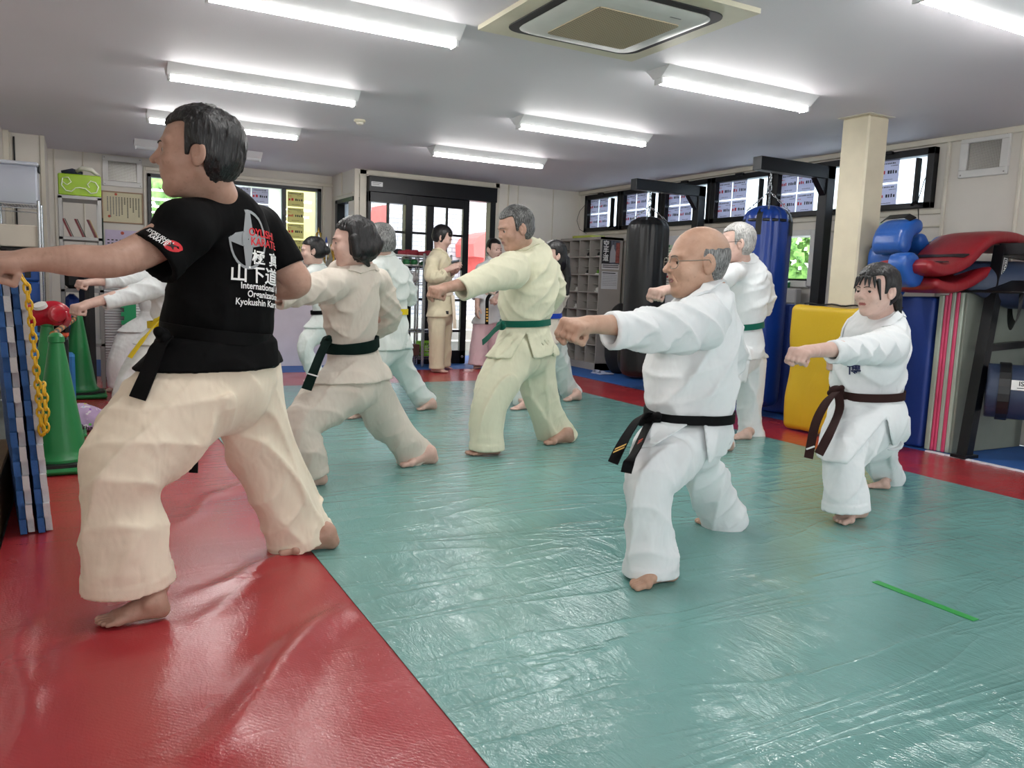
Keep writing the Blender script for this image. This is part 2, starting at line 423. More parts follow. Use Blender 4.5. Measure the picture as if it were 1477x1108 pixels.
def head_parts(c, fwd, up, hh, o):
    """implicit head; local axes: x to the person's left, y forward, z up; unit = chin-to-crown height"""
    F = nrm(fwd); Uv = nrm(np.asarray(up, float)-F*(np.asarray(up, float)@F)); X = np.cross(Uv, F)   # left of the person
    R = np.stack([X, F, Uv], 1); c = np.asarray(c, float)
    jaw = o.get('jaw', 1.0); nose = o.get('nose', 1.0); wid = o.get('wid', 1.0)
    def loc(p): q = ((p-c)@R)/hh; q[:, 0] = q[:, 0]/wid; return q
    def f(p):
        q = loc(p); a = np.abs(q[:, 0:1]); m = np.concatenate([a, q[:, 1:]], 1)   # mirrored
        d = ell(q, (0, -.09, .155), (.325, .405, .345))
        d = smin(d, ell(q, (0, .10, -.08), (.275, .285, .40)), .10)
        d = smin(d, cone(m, (.205*jaw, -.03, -.20), (.055, .23, -.405), .075, .075), .10)
        d = smin(d, ell(q, (0, .255, -.405), (.095, .085, .085)), .05)
        d = smin(d, ell(m, (.165, .215, -.12), (.115, .115, .12)), .06)                      # cheeks
        d = smin(d, cone(m, (.03, .335, .075), (.19, .275, .085), .045, .045), .05)          # brow
        d = smax(d, -ell(m, (.135, .405, .005), (.085, .075, .062)), .05)                     # sockets
        d = smin(d, ell(m, (.128, .272, .000), (.070, .072, .050)), .012)                     # lids
        d = smax(d, -ell(m, (.128, .350, -.004), (.052, .05, .010)), .008)                    # eye slit
        d = smin(d, cone(q, (0, .340, .045), (0, .392+.22*(nose-1), -.108), .026, .044), .035)
        d = smin(d, ell(m, (.045, .372, -.128), (.036, .042, .032)), .022)
        d = smax(d, -ell(m, (.024, .392, -.165), (.014, .022, .012)), .01)
        d = smin(d, ell(q, (0, .306, -.245), (.12, .052, .08)), .05)
        d = smin(d, cone(q, (-.062, .335, -.232), (.062, .335, -.232), .015, .015), .022)
        d = smin(d, cone(q, (-.05, .332, -.270), (.05, .332, -.270), .018, .018), .022)
        d = smax(d, -ell(q, (0, .372, -.251), (.085, .03, .006)), .010)
        if o.get('age', 0):
            d = smax(d, -cone(m, (.075, .385, -.15), (.125, .32, -.27), .008, .006), .02)
            d = smin(d, ell(m, (.128, .285, -.055), (.06, .045, .02)), .02)
        # ears
        q2 = m-np.array([.325, -.03, -.035]); th = .45; ca, sa = math.cos(th), math.sin(th)
        e = np.stack([q2[:, 0]*ca+q2[:, 1]*sa, -q2[:, 0]*sa+q2[:, 1]*ca, q2[:, 2]-q2[:, 1]*.15], 1)
        ear = ell(e, (0, -.02, .02), (.028, .088, .135)); ear = smin(ear, ell(e, (0, .0, -.085), (.024, .045, .055)), .03)
        ear = smax(ear, -ell(e, (.034, .005, .03), (.030, .056, .092)), .010); ear = smin(ear, ell(e, (.004, .01, .02), (.012, .03, .055)), .01)
        d = smin(d, ear, .018)
        return d*hh
    return f, loc, R
def hair_fn(style, f, loc, R, c, hh, amp=0.010, vol=0.02, seed=0):
    def box(q, x0, x1, y0, y1, z0, z1):
        return np.maximum.reduce([x0-q[:, 0], q[:, 0]-x1, y0-q[:, 1], q[:, 1]-y1, z0-q[:, 2], q[:, 2]-z1])
    def g(p):
        q = loc(p); a = np.abs(q[:, 0]); y, z = q[:, 1], q[:, 2]
        st = vnoise(q[:, 0]*22+seed, q[:, 1]*22, q[:, 2]*5)+0.6*vnoise(q[:, 0]*50+seed, q[:, 1]*50, q[:, 2]*9)
        cl = vnoise(q[:, 0]*7+seed, q[:, 1]*7, q[:, 2]*4)
        dis = amp*(st-0.8)*1.6+amp*1.5*(cl-.5)
        sk = ell(q, (0, -.09, .155), (.335+vol, .415+vol, .355+vol*1.3))
        if style == 'short':
            sh = smin(sk, ell(q, (0, -.13, -.02), (.315+vol, .345+vol, .33)), .06)-dis
            lim = np.minimum.reduce([0.275+0.03*np.sin(q[:, 0]*9)-z+0.0*y, np.full(len(z), 9.)]) ; 
            k1 = .27+.05*vnoise(q[:, 0]*9, z*0, z*0)-z                     # keep above the hairline
            k2 = np.maximum(y-.10, -.06-z)                                 # temples and sideburn
            k3 = np.maximum(y+.10, -.35-z)                                 # nape
            k = smin(smin(k1, k2, .05), k3, .03)
            earhole = -ell(q*[1, 1, 1], (0, -.03, -.045), (.6, .085, .125))
            d = smax(smax(sh, k, .03), earhole, .02)
        elif style == 'bald':
            sh = ell(q, (0, -.10, .10), (.328+vol, .405+vol, .33))
            sh = smin(sh, ell(q, (0, -.14, -.05), (.29, .31, .28)), .06)-dis
            k2 = np.maximum.reduce([y-.07, -.04-z, z-.24+.0*y, np.full(len(z), -9.)])
            k3 = np.maximum.reduce([y+.11, -.33-z, z-.27])
            k = smin(k2, k3, .04); earhole = -ell(q, (0, -.03, -.045), (.6, .085, .12))
            d = smax(smax(sh, k, .09), earhole, .02)
        elif style in ('bob', 'longback', 'bun', 'pony', 'pinned'):
            sh = sk
            if style == 'bob':
                sh = smin(sh, ell(q, (0, -.10, -.10), (.37+vol, .40+vol, .40)), .08)
            elif style == 'pinned':
                sh = smin(sh, ell(q, (0, -.17, -.10), (.36+vol, .37+vol, .33)), .08); sh = smin(sh, ell(q, (0, -.47, -.02), (.20, .17, .19)), .06)
            elif style == 'longback':
                sh = smin(sh, ell(q, (0, -.20, -.15), (.34, .34, .45)), .08)
            elif style == 'bun':
                sh = smin(sh, ell(q, (0, -.16, -.05), (.33+vol, .33+vol, .30)), .08); sh = smin(sh, ell(q, (0, -.52, -.02), (.17, .16, .17)), .05)
            else:
                sh = smin(sh, ell(q, (0, -.16, -.02), (.33+vol, .33+vol, .28)), .08)
            sh = sh-dis
            part = .03*np.sin(q[:, 0]*11+1)
            k1 = .255+part-z
            low = {'bob': -.36, 'longback': -.62, 'bun': -.30, 'pony': -.27, 'pinned': -.44}[style]
            fr = {'bob': .16, 'longback': .02, 'bun': .05, 'pony': .10, 'pinned': .09}[style]
            k2 = np.maximum(y-fr, low+.06*(y > 0)-z)
            k = smin(k1, k2, .06)
            d = smax(sh, k, .03)
            if style in ('bun', 'pony'):
                d = smax(d, -ell(q, (0, -.03, -.045), (.6, .075, .11)), .02)
        return d*hh
    return g
def fist_sdf(w, h, n, side, k=1.0):
    """w wrist point, h along the forearm, n towards the palm, side = thumb side"""
    h = nrm(h); n = nrm(np.asarray(n, float)-h*(np.asarray(n, float)@h)); s = np.cross(h, n); 
    if s@np.asarray(side, float) < 0: s = -s
    R = np.stack([s, h, -n], 1); w = np.asarray(w, float)
    X = (.030, .010, -.010, -.029)
    def f(p):
        q = ((p-w)@R)/k
        d = cone(q*[1, 1, 1.25], (0, -.05, -.002), (0, .012, -.002), .028, .027)
        pal = ell(q, (0, .045, -.012), (.037, .042, .019))
        for i, x in enumerate(X): pal = smin(pal, cone(q, (x*.55, .004, 0), (x, .072-.004*i, .001), .014, .0125), .012)
        d = smin(d, pal, .015)
        fg = None
        for i, x in enumerate(X):
            yk = .074-.004*i; r = .0108-.0006*i
            a = cone(q, (x, yk, .0), (x, yk+.013, -.033), r+.001, r); b = cone(q, (x, yk+.013, -.033), (x, yk-.020, -.047), r, r*.93)
            c_ = cone(q, (x, yk-.020, -.047), (x, yk-.030, -.028), r*.93, r*.85); e = smin(smin(a, b, .005), c_, .004)
            fg = e if fg is None else smin(fg, e, .0028)
        d = smin(d, fg, .007)
        t = cone(q, (.024, .018, -.012), (.043, .045, -.026), .016, .0125); t = smin(t, cone(q, (.043, .045, -.026), (.036, .074, -.047), .0125, .0112), .006)
        t = smin(t, cone(q, (.036, .074, -.047), (.008, .080, -.054), .011, .0095), .004)
        return smin(d, t, .005)*k
    return f
def open_hand_sdf(w, h, n, side, k=1.0, curl=0.35):
    h = nrm(h); n = nrm(np.asarray(n, float)-h*(np.asarray(n, float)@h)); s = np.cross(h, n)
    if s@np.asarray(side, float) < 0: s = -s
    R = np.stack([s, h, -n], 1); w = np.asarray(w, float); X = (.030, .010, -.010, -.029); Ls = (.072, .080, .074, .058)
    def f(p):
        q = ((p-w)@R)/k
        d = cone(q*[1, 1, 1.25], (0, -.05, 0), (0, .012, 0), .028, .027)
        pal = ell(q, (0, .045, -.006), (.037, .045, .016))
        for i, x in enumerate(X): pal = smin(pal, cone(q, (x*.55, .004, 0), (x, .078-.004*i, 0), .013, .0115), .012)
        d = smin(d, pal, .015)
        for i, x in enumerate(X):
            y0 = .078-.004*i; L = Ls[i]; a = curl+.1*i
            P = [np.array([x, y0, 0.0])]; an = a*.6
            for sgm in (.45, .32, .23):
                P.append(P[-1]+L*sgm*np.array([x*1.2, math.cos(an), -math.sin(an)])); an += a
            for j in range(3): d = smin(d, cone(q, P[j], P[j+1], .0105-.001*j, .0098-.001*j), .004)
        d = smin(d, cone(q, (.022, .015, -.008), (.050, .050, -.022), .015, .012), .008); d = smin(d, cone(q, (.050, .050, -.022), (.054, .085, -.034), .0115, .0092), .004)
        return d*k
    return f
LMAX = .235
def foot_sdf(heel, toe, medial, ankle_top, k=1.0, rs=.038, tilt=0.0):
    """heel and toe points on the floor; medial = +1 when the big toe lies to the left of the foot's direction"""
    heel = np.asarray(heel, float); toe = np.asarray(toe, float); y = toe-heel; L = min(np.linalg.norm(y[:2]), LMAX); y[2] = 0; y = nrm(y); z = np.array([0, 0, 1.0]); x = np.cross(z, y)*medial
    R = np.stack([x, y, z], 1); k = L/.245; o = heel+y*.03*k; o[2] = heel[2]
    at = ((np.asarray(ankle_top, float)-o)@R)/k
    def f(p):
        q = ((p-o)@R)/k
        d = cone(q, (0, .0, .030), (0, .02, .045), .031, .033)
        d = smin(d, cone(q, (0, .022, .075), at, .034, rs/k*1.0), .03)
        d = smin(d, cone(q, (0, .03, .065), (.008, .125, .030), .036, .024), .03)
        d = smin(d, cone(q, (-.006, .02, .035), (-.012, .11, .022), .028, .022), .025)
        d = smin(d, cone(q, (-.030, .140, .018), (.030, .150, .020), .0175, .020), .02)
        d = smin(d, ell(q, (-.036, .045, .065), (.010, .012, .014)), .02)
        for i, (x0, x1, y1, r) in enumerate(((.028, .030, .200, .0135), (.009, .010, .203, .0098), (-.008, -.008, .196, .0092), (-.022, -.024, .186, .0088), (-.035, -.037, .172, .0086))):
            t = cone(q, (x0, .152-.004*i, .018), (x1, y1, .0125), r*1.05, r); d = smin(d, t, .004)
            d = smin(d, ell(q, (x1, y1+r*.5, r*1.05), (r*.75, r*.6, .0035)), .0015)
        d = smax(d, .001-q[:, 2], .004)
        return d*k
    return f
def hollow(l, depth, wall, ext=0.05):
    L = l.L[-1]; c, t, u, v, w, d = l.at(L); S_ = []
    for k in (1.0, .66, .33, 0.0):
        c2, _, _, _, w2, d2 = l.at(L-min(depth, L*.8)*k); S_.append((c2, max(w2-wall, .01), max(d2-wall, .01)/max(w2-wall, .01)))
    S_.append((c+t*ext, S_[-1][1]*1.05, S_[-1][2]))
    return Loft(S_, n=2, ends=('round', 'flat'), u=u)
def bounds(pts, m):
    a = np.array(pts); return a.min(0)-m, a.max(0)+m
def loft_pts(l): return [c+s_*w for c, w in zip(l.C, np.maximum(l.w, l.d)) for s_ in (-1.05, 1.05)]
def garment(name, parts, blend, carve, mat_, parent, h, slits=(), cuts=(), pad=.02, label=None, extra=None, raw=None):
    pts = []
    for l in parts: pts += loft_pts(l)
    lo, hi = bounds(pts, pad)
    def f(p):
        if raw: d = raw(p)
        else:
            d = parts[0](p)
            for l in parts[1:]: d = smin(d, l(p), blend)
        if extra: d = extra(p, d)
        for cv in carve: d = smax(d, -cv(p), .007)
        for s_ in slits: d = smax(d, -s_(p), .005)
        for (pt, n) in cuts: d = smax(d, (p-np.asarray(pt))@nrm(n), .01)
        return d
    V, Q = sdf_mesh(f, lo, hi, h, slack=.018)
    return mesh_obj(name, V, Q, mat_, parent, label=label), f
def sec(px, py, Y, hw, ratio=.9):
    p = aY(px, py, Y); return (p, pxr(p, hw), ratio)
def belt_ring(parent, mat_, D, frac, width=.042, th=.006, wraps=1, name='belt', off=.004, drop=0.0, tilt=None, shift=0.0, rmax=1.75):
    """band round the waist, laid on the garment surface"""
    c, t, u, v, w, d = D['tor'].frame(frac); t = nrm(t if tilt is None else tilt); u = nrm(u-t*(u@t)); v = np.cross(t, u); c = c+t*shift; mb = MB(); n = 56
    jf = D['jf']; ang = np.arange(n)*2*math.pi/n; dirs = np.cos(ang)[:, None]*u+np.sin(ang)[:, None]*v; rr = np.zeros((2, n))
    for k, s_ in enumerate((-.45, .45)):
        r = np.full(n, .34)
        for it in range(30):
            D_ = jf(c+t*s_*width+dirs*r[:, None]); r = np.maximum(r-np.clip(D_*.7, -.05, .05), .02)
            if np.abs(D_).max() < .001: break
        r = np.clip(r, 0, max(w, d)*rmax); rr[k] = r
    for k in range(wraps):
        V = []
        for i in range(n):
            sh = t*(drop*math.cos(ang[i]+.5)*(1 if k % 2 == 0 else -1)); o0 = off+k*th*1.3; R0 = np.convolve(np.r_[rr.max(0)[-2:], rr.max(0), rr.max(0)[:2]], np.ones(5)/5, 'valid')[i]
            for (s_, o_) in ((-1, 0), (1, 0), (1, 1), (-1, 1)): V.append(c+dirs[i]*(R0+o0+th*o_)+sh+t*s_*width/2)
        mb.add(V, [(i*4+j, i*4+(j+1) % 4, ((i+1) % n)*4+(j+1) % 4, ((i+1) % n)*4+j) for i in range(n) for j in range(4)])
    return mb.build(name, mat_, parent, smooth='auto')
def knot(parent, mat_, c, t, n, k=1.0):
    """flat wrapped knot: c centre, t belt axis (up), n outward"""
    t = nrm(t); n = nrm(n); s = np.cross(t, n)
    def f(p):
        q = np.stack([(p-c)@s, (p-c)@t, (p-c)@n], 1)/k
        d = ell(q, (0, 0, .006), (.034, .024, .017)); d = smin(d, cone(q, (-.03, -.012, .004), (.026, .016, .016), .013, .013), .004)
        return smax(d, -cone(q, (-.02, .022, .03), (.03, -.004, .032), .003, .003), .003)*k
    V, Q = sdf_mesh(f, np.asarray(c)-.07*k, np.asarray(c)+.07*k, .004)
    return mesh_obj('belt_knot', V, Q, mat_, parent)
def belt_tail(parent, mat_, pts, side, w=.042, th=.005, name='belt_tail', label=None):
    P = np.array(pts); out = []; m = len(P)
    for i in range(m-1):
        p0, p1, p2, p3 = P[max(i-1, 0)], P[i], P[i+1], P[min(i+2, m-1)]
        for j in range(5): t = j/5; out.append(0.5*((2*p1)+(-p0+p2)*t+(2*p0-5*p1+4*p2-p3)*t*t+(-p0+3*p1-3*p2+p3)*t**3))
    out.append(P[-1]); return MB().ribbon(out, side, w, th).build(name, mat_, parent, smooth='auto', label=label)
def eyes(parent, c, R, hh, gaze=(0, 1, 0), wid=1.0, col='#20140f'):
    white = mat('eye_white', '#cfc8c0', .25); iris = mat('iris_dark', col, .2)
    for s in (-1, 1):
        o = c+R@(np.array([s*.128*wid, .283, -.004])*hh); mb = MB(); r = .060*hh; ax = nrm(R@nrm(np.array([gaze[0], gaze[1], gaze[2]], float)))
        prof = [(r*math.sin(a), r*math.cos(a)) for a in np.linspace(math.pi, 0, 11)]
        mb.lathe(o, prof, 18, 0, axis=ax); n0 = len(mb.f)
        for i, fc in enumerate(mb.f):
            cc = np.mean([mb.v[j] for j in fc], 0); 
            if nrm(cc-o)@ax > .80: mb.m[i] = 1
        mb.build('eye', None, parent, smooth=True, mats=[white, iris])
def brows(parent, f, c, R, hh, m, wid=1.0, th=.022, lift=0.0):
    for s in (-1, 1):
        P = [c+R@(np.array([s*x*wid, .42, z+lift])*hh) for x, z in ((.045, .072), (.085, .088), (.13, .094), (.175, .085), (.205, .070))]
        P = onto(f, P, .0012); rr = [hh*th*k for k in (.6, .75, .7, .55, .25)]
        mb = MB(); mb.tube(P, [x*.55 for x in rr], 6); mb.build('eyebrow', m, parent, smooth=True)
def glasses(parent, f, c, R, hh, m, wid=1.0, rim=True):
    o = bpy.data.objects.new('glasses', None)
    mb = MB(); g = MB()
    for s in (-1, 1):
        P = []
        for i in range(20):
            a = 2*math.pi*i/20; e = .8
            x = s*(.135+.105*math.copysign(abs(math.cos(a))**e, math.cos(a))); z = -.015+.078*math.copysign(abs(math.sin(a))**e, math.sin(a))
            P.append(c+R@(np.array([x*wid, .395-.25*x*x*2, z])*hh))
        mb.tube(P, .0014 if rim else .0009, 6, closed=True)
        hinge = c+R@(np.array([s*.245*wid, .355, .01])*hh); mb.tube([P[0], hinge], .0016, 6)
        mb.tube([hinge, c+R@(np.array([s*.345*wid, .12, .02])*hh), c+R@(np.array([s*.365*wid, -.03, .03])*hh), c+R@(np.array([s*.35*wid, -.10, -.05])*hh)], .0016, 6)
    mb.tube([c+R@(np.array([x*wid, .40, .0])*hh) for x in (-.035, 0, .035)], .0014, 6)
    return mb.build('glasses', m, parent, smooth=True)

def person(S):
    """S: description of one figure; all joints are world points"""
    q = S['q']                                        # voxel sizes: cloth, skin, head
    base = np.array([S['base'][0], S['base'][1], 0.0])
    root = thing('person', S['label'], 'person', base)
    c = np.asarray(S['head']); hh = S['hh']; ho = S.get('ho', {})
    f, loc, R = head_parts(c, S['face'], S.get('up', (0, 0, 1)), hh, ho)
    nb = np.asarray(S['neck']); nt = c+R@(np.array([0, -.13, -.20])*hh); nr = S.get('nr', .055)
    def hf(p):
        d = smin(f(p), cone(p, nt, nb, nr*.98, nr*1.08), .025*hh/.24)
        fr = c+R@(np.array([0, .03, -.30])*hh)
        return smin(d, cone(p, fr, nb+R@np.array([0, .035, -.01]), nr*.7, nr*.8), .02)
    lo = np.minimum(c-hh*.62, nb-.09); hi = np.maximum(c+hh*.62, nb+.09)
    V, Q = sdf_mesh(hf, lo, hi, q[2]); parts = [(V, Q)]
    # lips: faces near the mouth
    fc = V[Q].mean(1); l = loc(fc); lipm = (np.abs(l[:, 0]) < .085-.9*np.abs(l[:, 2]+.252)) & (np.abs(l[:, 2]+.252) < .026) & (l[:, 1] > .3)
    midx = [np.where(lipm, 1, 0)]
    for a in S['arms']:
        Ls = a['bare']; lf = Loft(Ls, n=4, ends=('round', 'round'))
        hd = a.get('hand')
        def af(p, lf=lf, hd=hd):
            d = lf(p)
            return smin(d, hd(p), .012) if hd else d
        pts = loft_pts(lf); lo, hi = bounds(pts+([lf.C[-1]-.15, lf.C[-1]+.15] if hd else []), .01)
        V, Q = sdf_mesh(af, lo, hi, q[1]); parts.append((V, Q)); midx.append(np.zeros(len(Q)))
    wid = ho.get('wid', 1.0)
    if S.get('eyes', True): eyes(root, c, R, hh, S.get('gaze', (0, 1, 0)), wid)
    if S.get('brow'): brows(root, f, c, R, hh, S['brow'], wid, S.get('browth', .022))
    hs = S['hair']
    g0 = hair_fn(hs[0], f, loc, R, c, hh, hs[2] if len(hs) > 2 else .010, hs[3] if len(hs) > 3 else .02, seed=S.get('seed', 0))
    ex = S.get('hairx', [])           # extra locks: (a, b, ra, rb) in head units
    def g(p):
        d = g0(p)
        if ex:
            ql = loc(p); st = .010*(vnoise(ql[:, 0]*26, ql[:, 1]*26, ql[:, 2]*5)-.5)
            for (a, b, ra, rb) in ex: d = smin(d, (cone(ql, a, b, ra, rb)-st)*hh, .02*hh)
        return d
    V, Q = sdf_mesh(g, c-hh*S.get('hairbox', .8), c+hh*S.get('hairbox', .8), q[2]*1.15)
    if len(V): mesh_obj('hair', V, Q, hs[1], root)
    if S.get('glasses'): glasses(root, f, c, R, hh, S['glasses'], wid, S.get('rim', True))
    # trousers
    tl = S['trousers']; h = q[0]; fold = S.get('fold', (.014, 11, .30, .45))
    legs = [Loft(ch, n=5, ends=('round', 'flat'), fold=fold, seed=i*3.1+S.get('seed', 0)) for i, ch in enumerate(tl['legs'])]
    pel = Loft(tl['pelvis'], n=3, ends=('round', 'round'), fold=(fold[0]*.4, fold[1], fold[2], fold[3]))
    # jacket or shirt
    jk = S['top']; tor = Loft(jk['torso'], n=5, ends=('flat', 'round'), fold=S.get('tfold', (fold[0]*.9, fold[1]*1.0, .45, .6)), seed=1.7+S.get('seed', 0), u=jk.get('u'))
    bc, bt = tor.frame(S.get('beltf', 2/7))[:2]
    def tf_raw(p):
        d = legs[0](p)
        for l_ in legs[1:]+[pel]: d = smin(d, l_(p), tl.get('blend', .035))
        up_ = p[:, 2]-bc[2]+.025; m_ = up_ > -.05
        if m_.any(): d = d.copy(); d[m_] = smax(d[m_], np.minimum(tor(p[m_])+.018, up_[m_]), .02)
        return d
    o, tf = garment('trousers', legs+[pel], tl.get('blend', .035), [hollow(l, .028, .020) for l in legs], S['pantsmat'], root, h, raw=tf_raw)
    sl = [Loft(ch, n=4, ends=('round', 'flat'), fold=S.get('sfold', (fold[0]*.8, fold[1]*1.2, .35, .9)), seed=5+i*2.3+S.get('seed', 0)) for i, ch in enumerate(jk['sleeves'])]
    ca = [hollow(l, .045, jk.get('wall', .015)) for l in sl]+[hollow_bottom(tor, .03, .012)]
    yo = jk['yoke']                                   # cones joining neck and shoulders
    def extra(p, d):
        for (a, b, ra, rb) in yo: d = smin(d, cone(p, a, b, ra, rb), .03)
        if jk.get('drape'):                              # skirt lying over the trousers
            g_ = tf_raw(p)-jk.get('over', .020)
            for (pt, n_) in jk['drape']: g_ = smax(g_, (p-np.asarray(pt))@nrm(n_), .006)
            d = smin(d, g_, .02)
        return d
    def jf_raw(p):
        d = tor(p)
        for l_ in sl: d = smin(d, l_(p), .03)
        return extra(p, d)
    jo, jf = garment(S.get('topname', 'jacket'), [tor]+sl, jk.get('blend', .03), ca, S['topmat'], root, h, slits=jk.get('slits', ()), extra=extra, pad=.05)
    for ft in S['feet']:
        fn0 = foot_sdf(ft['heel'], ft['toe'], ft['med'], ft['top'], rs=ft.get('rs', .038)); zl = ft.get('zl', .11)
        fn = lambda p, fn0=fn0, zl=zl: np.maximum(fn0(p), np.minimum(tf_raw(p)+.012, p[:, 2]-zl))
        lo, hi = bounds([ft['heel'], ft['toe'], ft['top']], .08); V, Q = sdf_mesh(fn, lo, hi, q[1]); parts.append((V, Q)); midx.append(np.zeros(len(Q)))
    # trunk and legs carried inside the clothes keep the figure whole
    core = S['core']
    cl = [Loft([(np.asarray(p), r, k) for p, r, k in ch], n=3) for ch in core]
    def cf(p):
        d = cl[0](p)
        for l_ in cl[1:]: d = smin(d, l_(p), .03)
        return np.maximum(d, np.minimum(tf_raw(p)+.014, jf_raw(p)+.036))
    lo, hi = bounds(sum([loft_pts(l_) for l_ in cl], []), .02); V, Q = sdf_mesh(cf, lo, hi, .022); parts.append((V, Q)); midx.append(np.zeros(len(Q)))
    V, Q, _ = join(parts)
    sk = S['skin']; mesh_obj('body', V, Q, None, root, mats=[sk, S['lip']], midx=np.concatenate(midx))
    return root, dict(jraw=jf_raw, R=R, jf=jf, tf=tf, tor=tor, f=f, c=c, hf=hf, hh=hh, sl=sl, legs=legs, loc=loc)
def hollow_bottom(l, depth, wall):
    c, t, u, v, w, d = l.frame(0.0); c2, _, _, _, w2, d2 = l.frame(min(1, depth/l.L[-1]))
    return Loft([(c2, max(w2-wall, .02), d2/w2), (c-t*.05, max(w*1.05-wall, .02), d/w)], n=2, ends=('round', 'flat'), u=u)
def wedge(apex, p1, p2, back=None):
    """open slit below apex between the directions to p1 and p2 (seen from the camera side)"""
    a = np.asarray(apex, float); d1 = nrm(p1-a); d2 = nrm(p2-a); vw = nrm(a-CAM); n1 = nrm(np.cross(vw, d1)); n2 = nrm(np.cross(d2, vw))
    if n1@(d1+d2) < 0: n1 = -n1
    if n2@(d1+d2) < 0: n2 = -n2
    def f(p):
        q = p-a; return np.maximum.reduce([-(q@n1), -(q@n2), (q@vw)-(.055 if back is None else back)])
    return f
def collar_band(parent, mat_, jf, pts, w=.042, th=.008, sides=None, off=.005, name='collar'):
    P = np.array(pts); out = []; m = len(P)
    for i in range(m-1):
        p0, p1, p2, p3 = P[max(i-1, 0)], P[i], P[i+1], P[min(i+2, m-1)]
        for j in range(5): t = j/5; out.append(0.5*((2*p1)+(-p0+p2)*t+(2*p0-5*p1+4*p2-p3)*t*t+(-p0+3*p1-3*p2+p3)*t**3))
    out.append(P[-1]); out = np.array(out)
    pr = onto(jf, out, off); e = .003; D = jf(pr); G = np.stack([jf(pr+np.eye(3)[i]*e)-D for i in range(3)], 1)
    sd = [np.cross(nrm(pr[min(i+1, len(pr)-1)]-pr[max(i-1, 0)]), nrm(G[i])) for i in range(len(pr))]
    return MB().ribbon(list(pr), sd, w, th).build(name, mat_, parent, smooth='auto')
def text_geo(s, size=1.0, res=3):
    cu = bpy.data.curves.new('tmp', 'FONT'); cu.body = s; cu.size = size; cu.offset = size*.018; cu.resolution_u = res; cu.align_x = 'CENTER'; cu.align_y = 'CENTER'
    o = bpy.data.objects.new('tmp', cu); COL.objects.link(o); dg = bpy.context.evaluated_depsgraph_get(); dg.update()
    me = bpy.data.meshes.new_from_object(o.evaluated_get(dg)); V = np.array([v.co[:2] for v in me.vertices]) if len(me.vertices) else np.zeros((0, 2)); Fc = [tuple(p.vertices) for p in me.polygons]
    bpy.data.objects.remove(o); bpy.data.curves.remove(cu); bpy.data.meshes.remove(me); return V, Fc
def text_on(s, c, e1, e2, size, mat_, parent, name='lettering', lift=.0008, stretch=1.0):
    V, Fc = text_geo(s, size); 
    if not len(V): return None
    n = np.cross(nrm(e1), nrm(e2)); P = np.asarray(c)+V[:, :1]*stretch*nrm(e1)+V[:, 1:2]*nrm(e2)+n*lift
    return mesh_obj(name, P, Fc, mat_, parent, smooth=False)
def decal(V2, Fc, c, e1, e2, n, f, mat_, parent, name, off=.0016, start=.12):
    P = np.asarray(c)+V2[:, :1]*e1+V2[:, 1:2]*e2+n*start
    for _ in range(40): P = P-n*np.clip(f(P)-off, -.01, .03)[:, None]*.8
    return mesh_obj(name, P, Fc, mat_, parent, smooth=False)
# ------------------------------------------------------------------ the people in the room
SK_M = skin_mat('skin_tan', '#a5806e', '#bf9a88'); SK_F = skin_mat('skin_fair', '#c9a496', '#d9b8aa'); SK_O = skin_mat('skin_aged', '#ad8872', '#c6a28c')
LIP_M = mat('lip_brown', '#96605a', .45); LIP_F = mat('lip_rose', '#a96560', .4)
H_BLK = hair_mat('hair_black', '#0b0a0b', '#3a3637', .62); H_GRY = hair_mat('hair_grey', '#3c3c3c', '#9a9a98', .5); H_SLV = hair_mat('hair_silver', '#7d7d7b', '#d2d0cc', .5)
H_MIX = hair_mat('hair_dark_grey', '#2c2c2c', '#8f8f8d', .56)
H_DGR = hair_mat('hair_greying', '#0c0c0d', '#454444', .60)
BROW = mat('brow_dark', '#2a2221', .8); BROWG = mat('brow_grey', '#6e6660', .8)
GI_W = cloth_mat('gi_white', '#dfe2e2'); GI_C = cloth_mat('gi_cream', '#d9cfb2'); GI_L = cloth_mat('gi_linen', '#d3cabd', crease=.45); GI_P = cloth_mat('gi_pale', '#e0e6e2'); GI_T = cloth_mat('gi_ivory', '#eadcc6')
GI_Y = cloth_mat('gi_greenish_cream', '#dbd9bf'); BLACK_T = cloth_mat('shirt_black', '#050506', crease=.25, rough=.85)
BELT_K = cloth_mat('belt_black', '#040405', crease=.1, rough=.7); BELT_G = cloth_mat('belt_green', '#0f5c4b', crease=.1, rough=.75); BELT_DG = cloth_mat('belt_dark_green', '#0c1f1b', crease=.1)
BELT_Y = cloth_mat('belt_yellow', '#e2c51e', crease=.1); BELT_B = cloth_mat('belt_blue', '#1d3fa8', crease=.1); BELT_BR = cloth_mat('belt_brown', '#33211f', crease=.1)
GOLD = mat('gold_thread', '#c79a3a', .5); WHT = mat('white_thread', '#e6e6e6', .7); REDT = mat('red_thread', '#c04a34', .7)
METAL_G = mat('spectacle_metal', '#8a8378', .3, .8)
PEOPLE = {}
def P3(px, py, Y): return aY(px, py, Y)

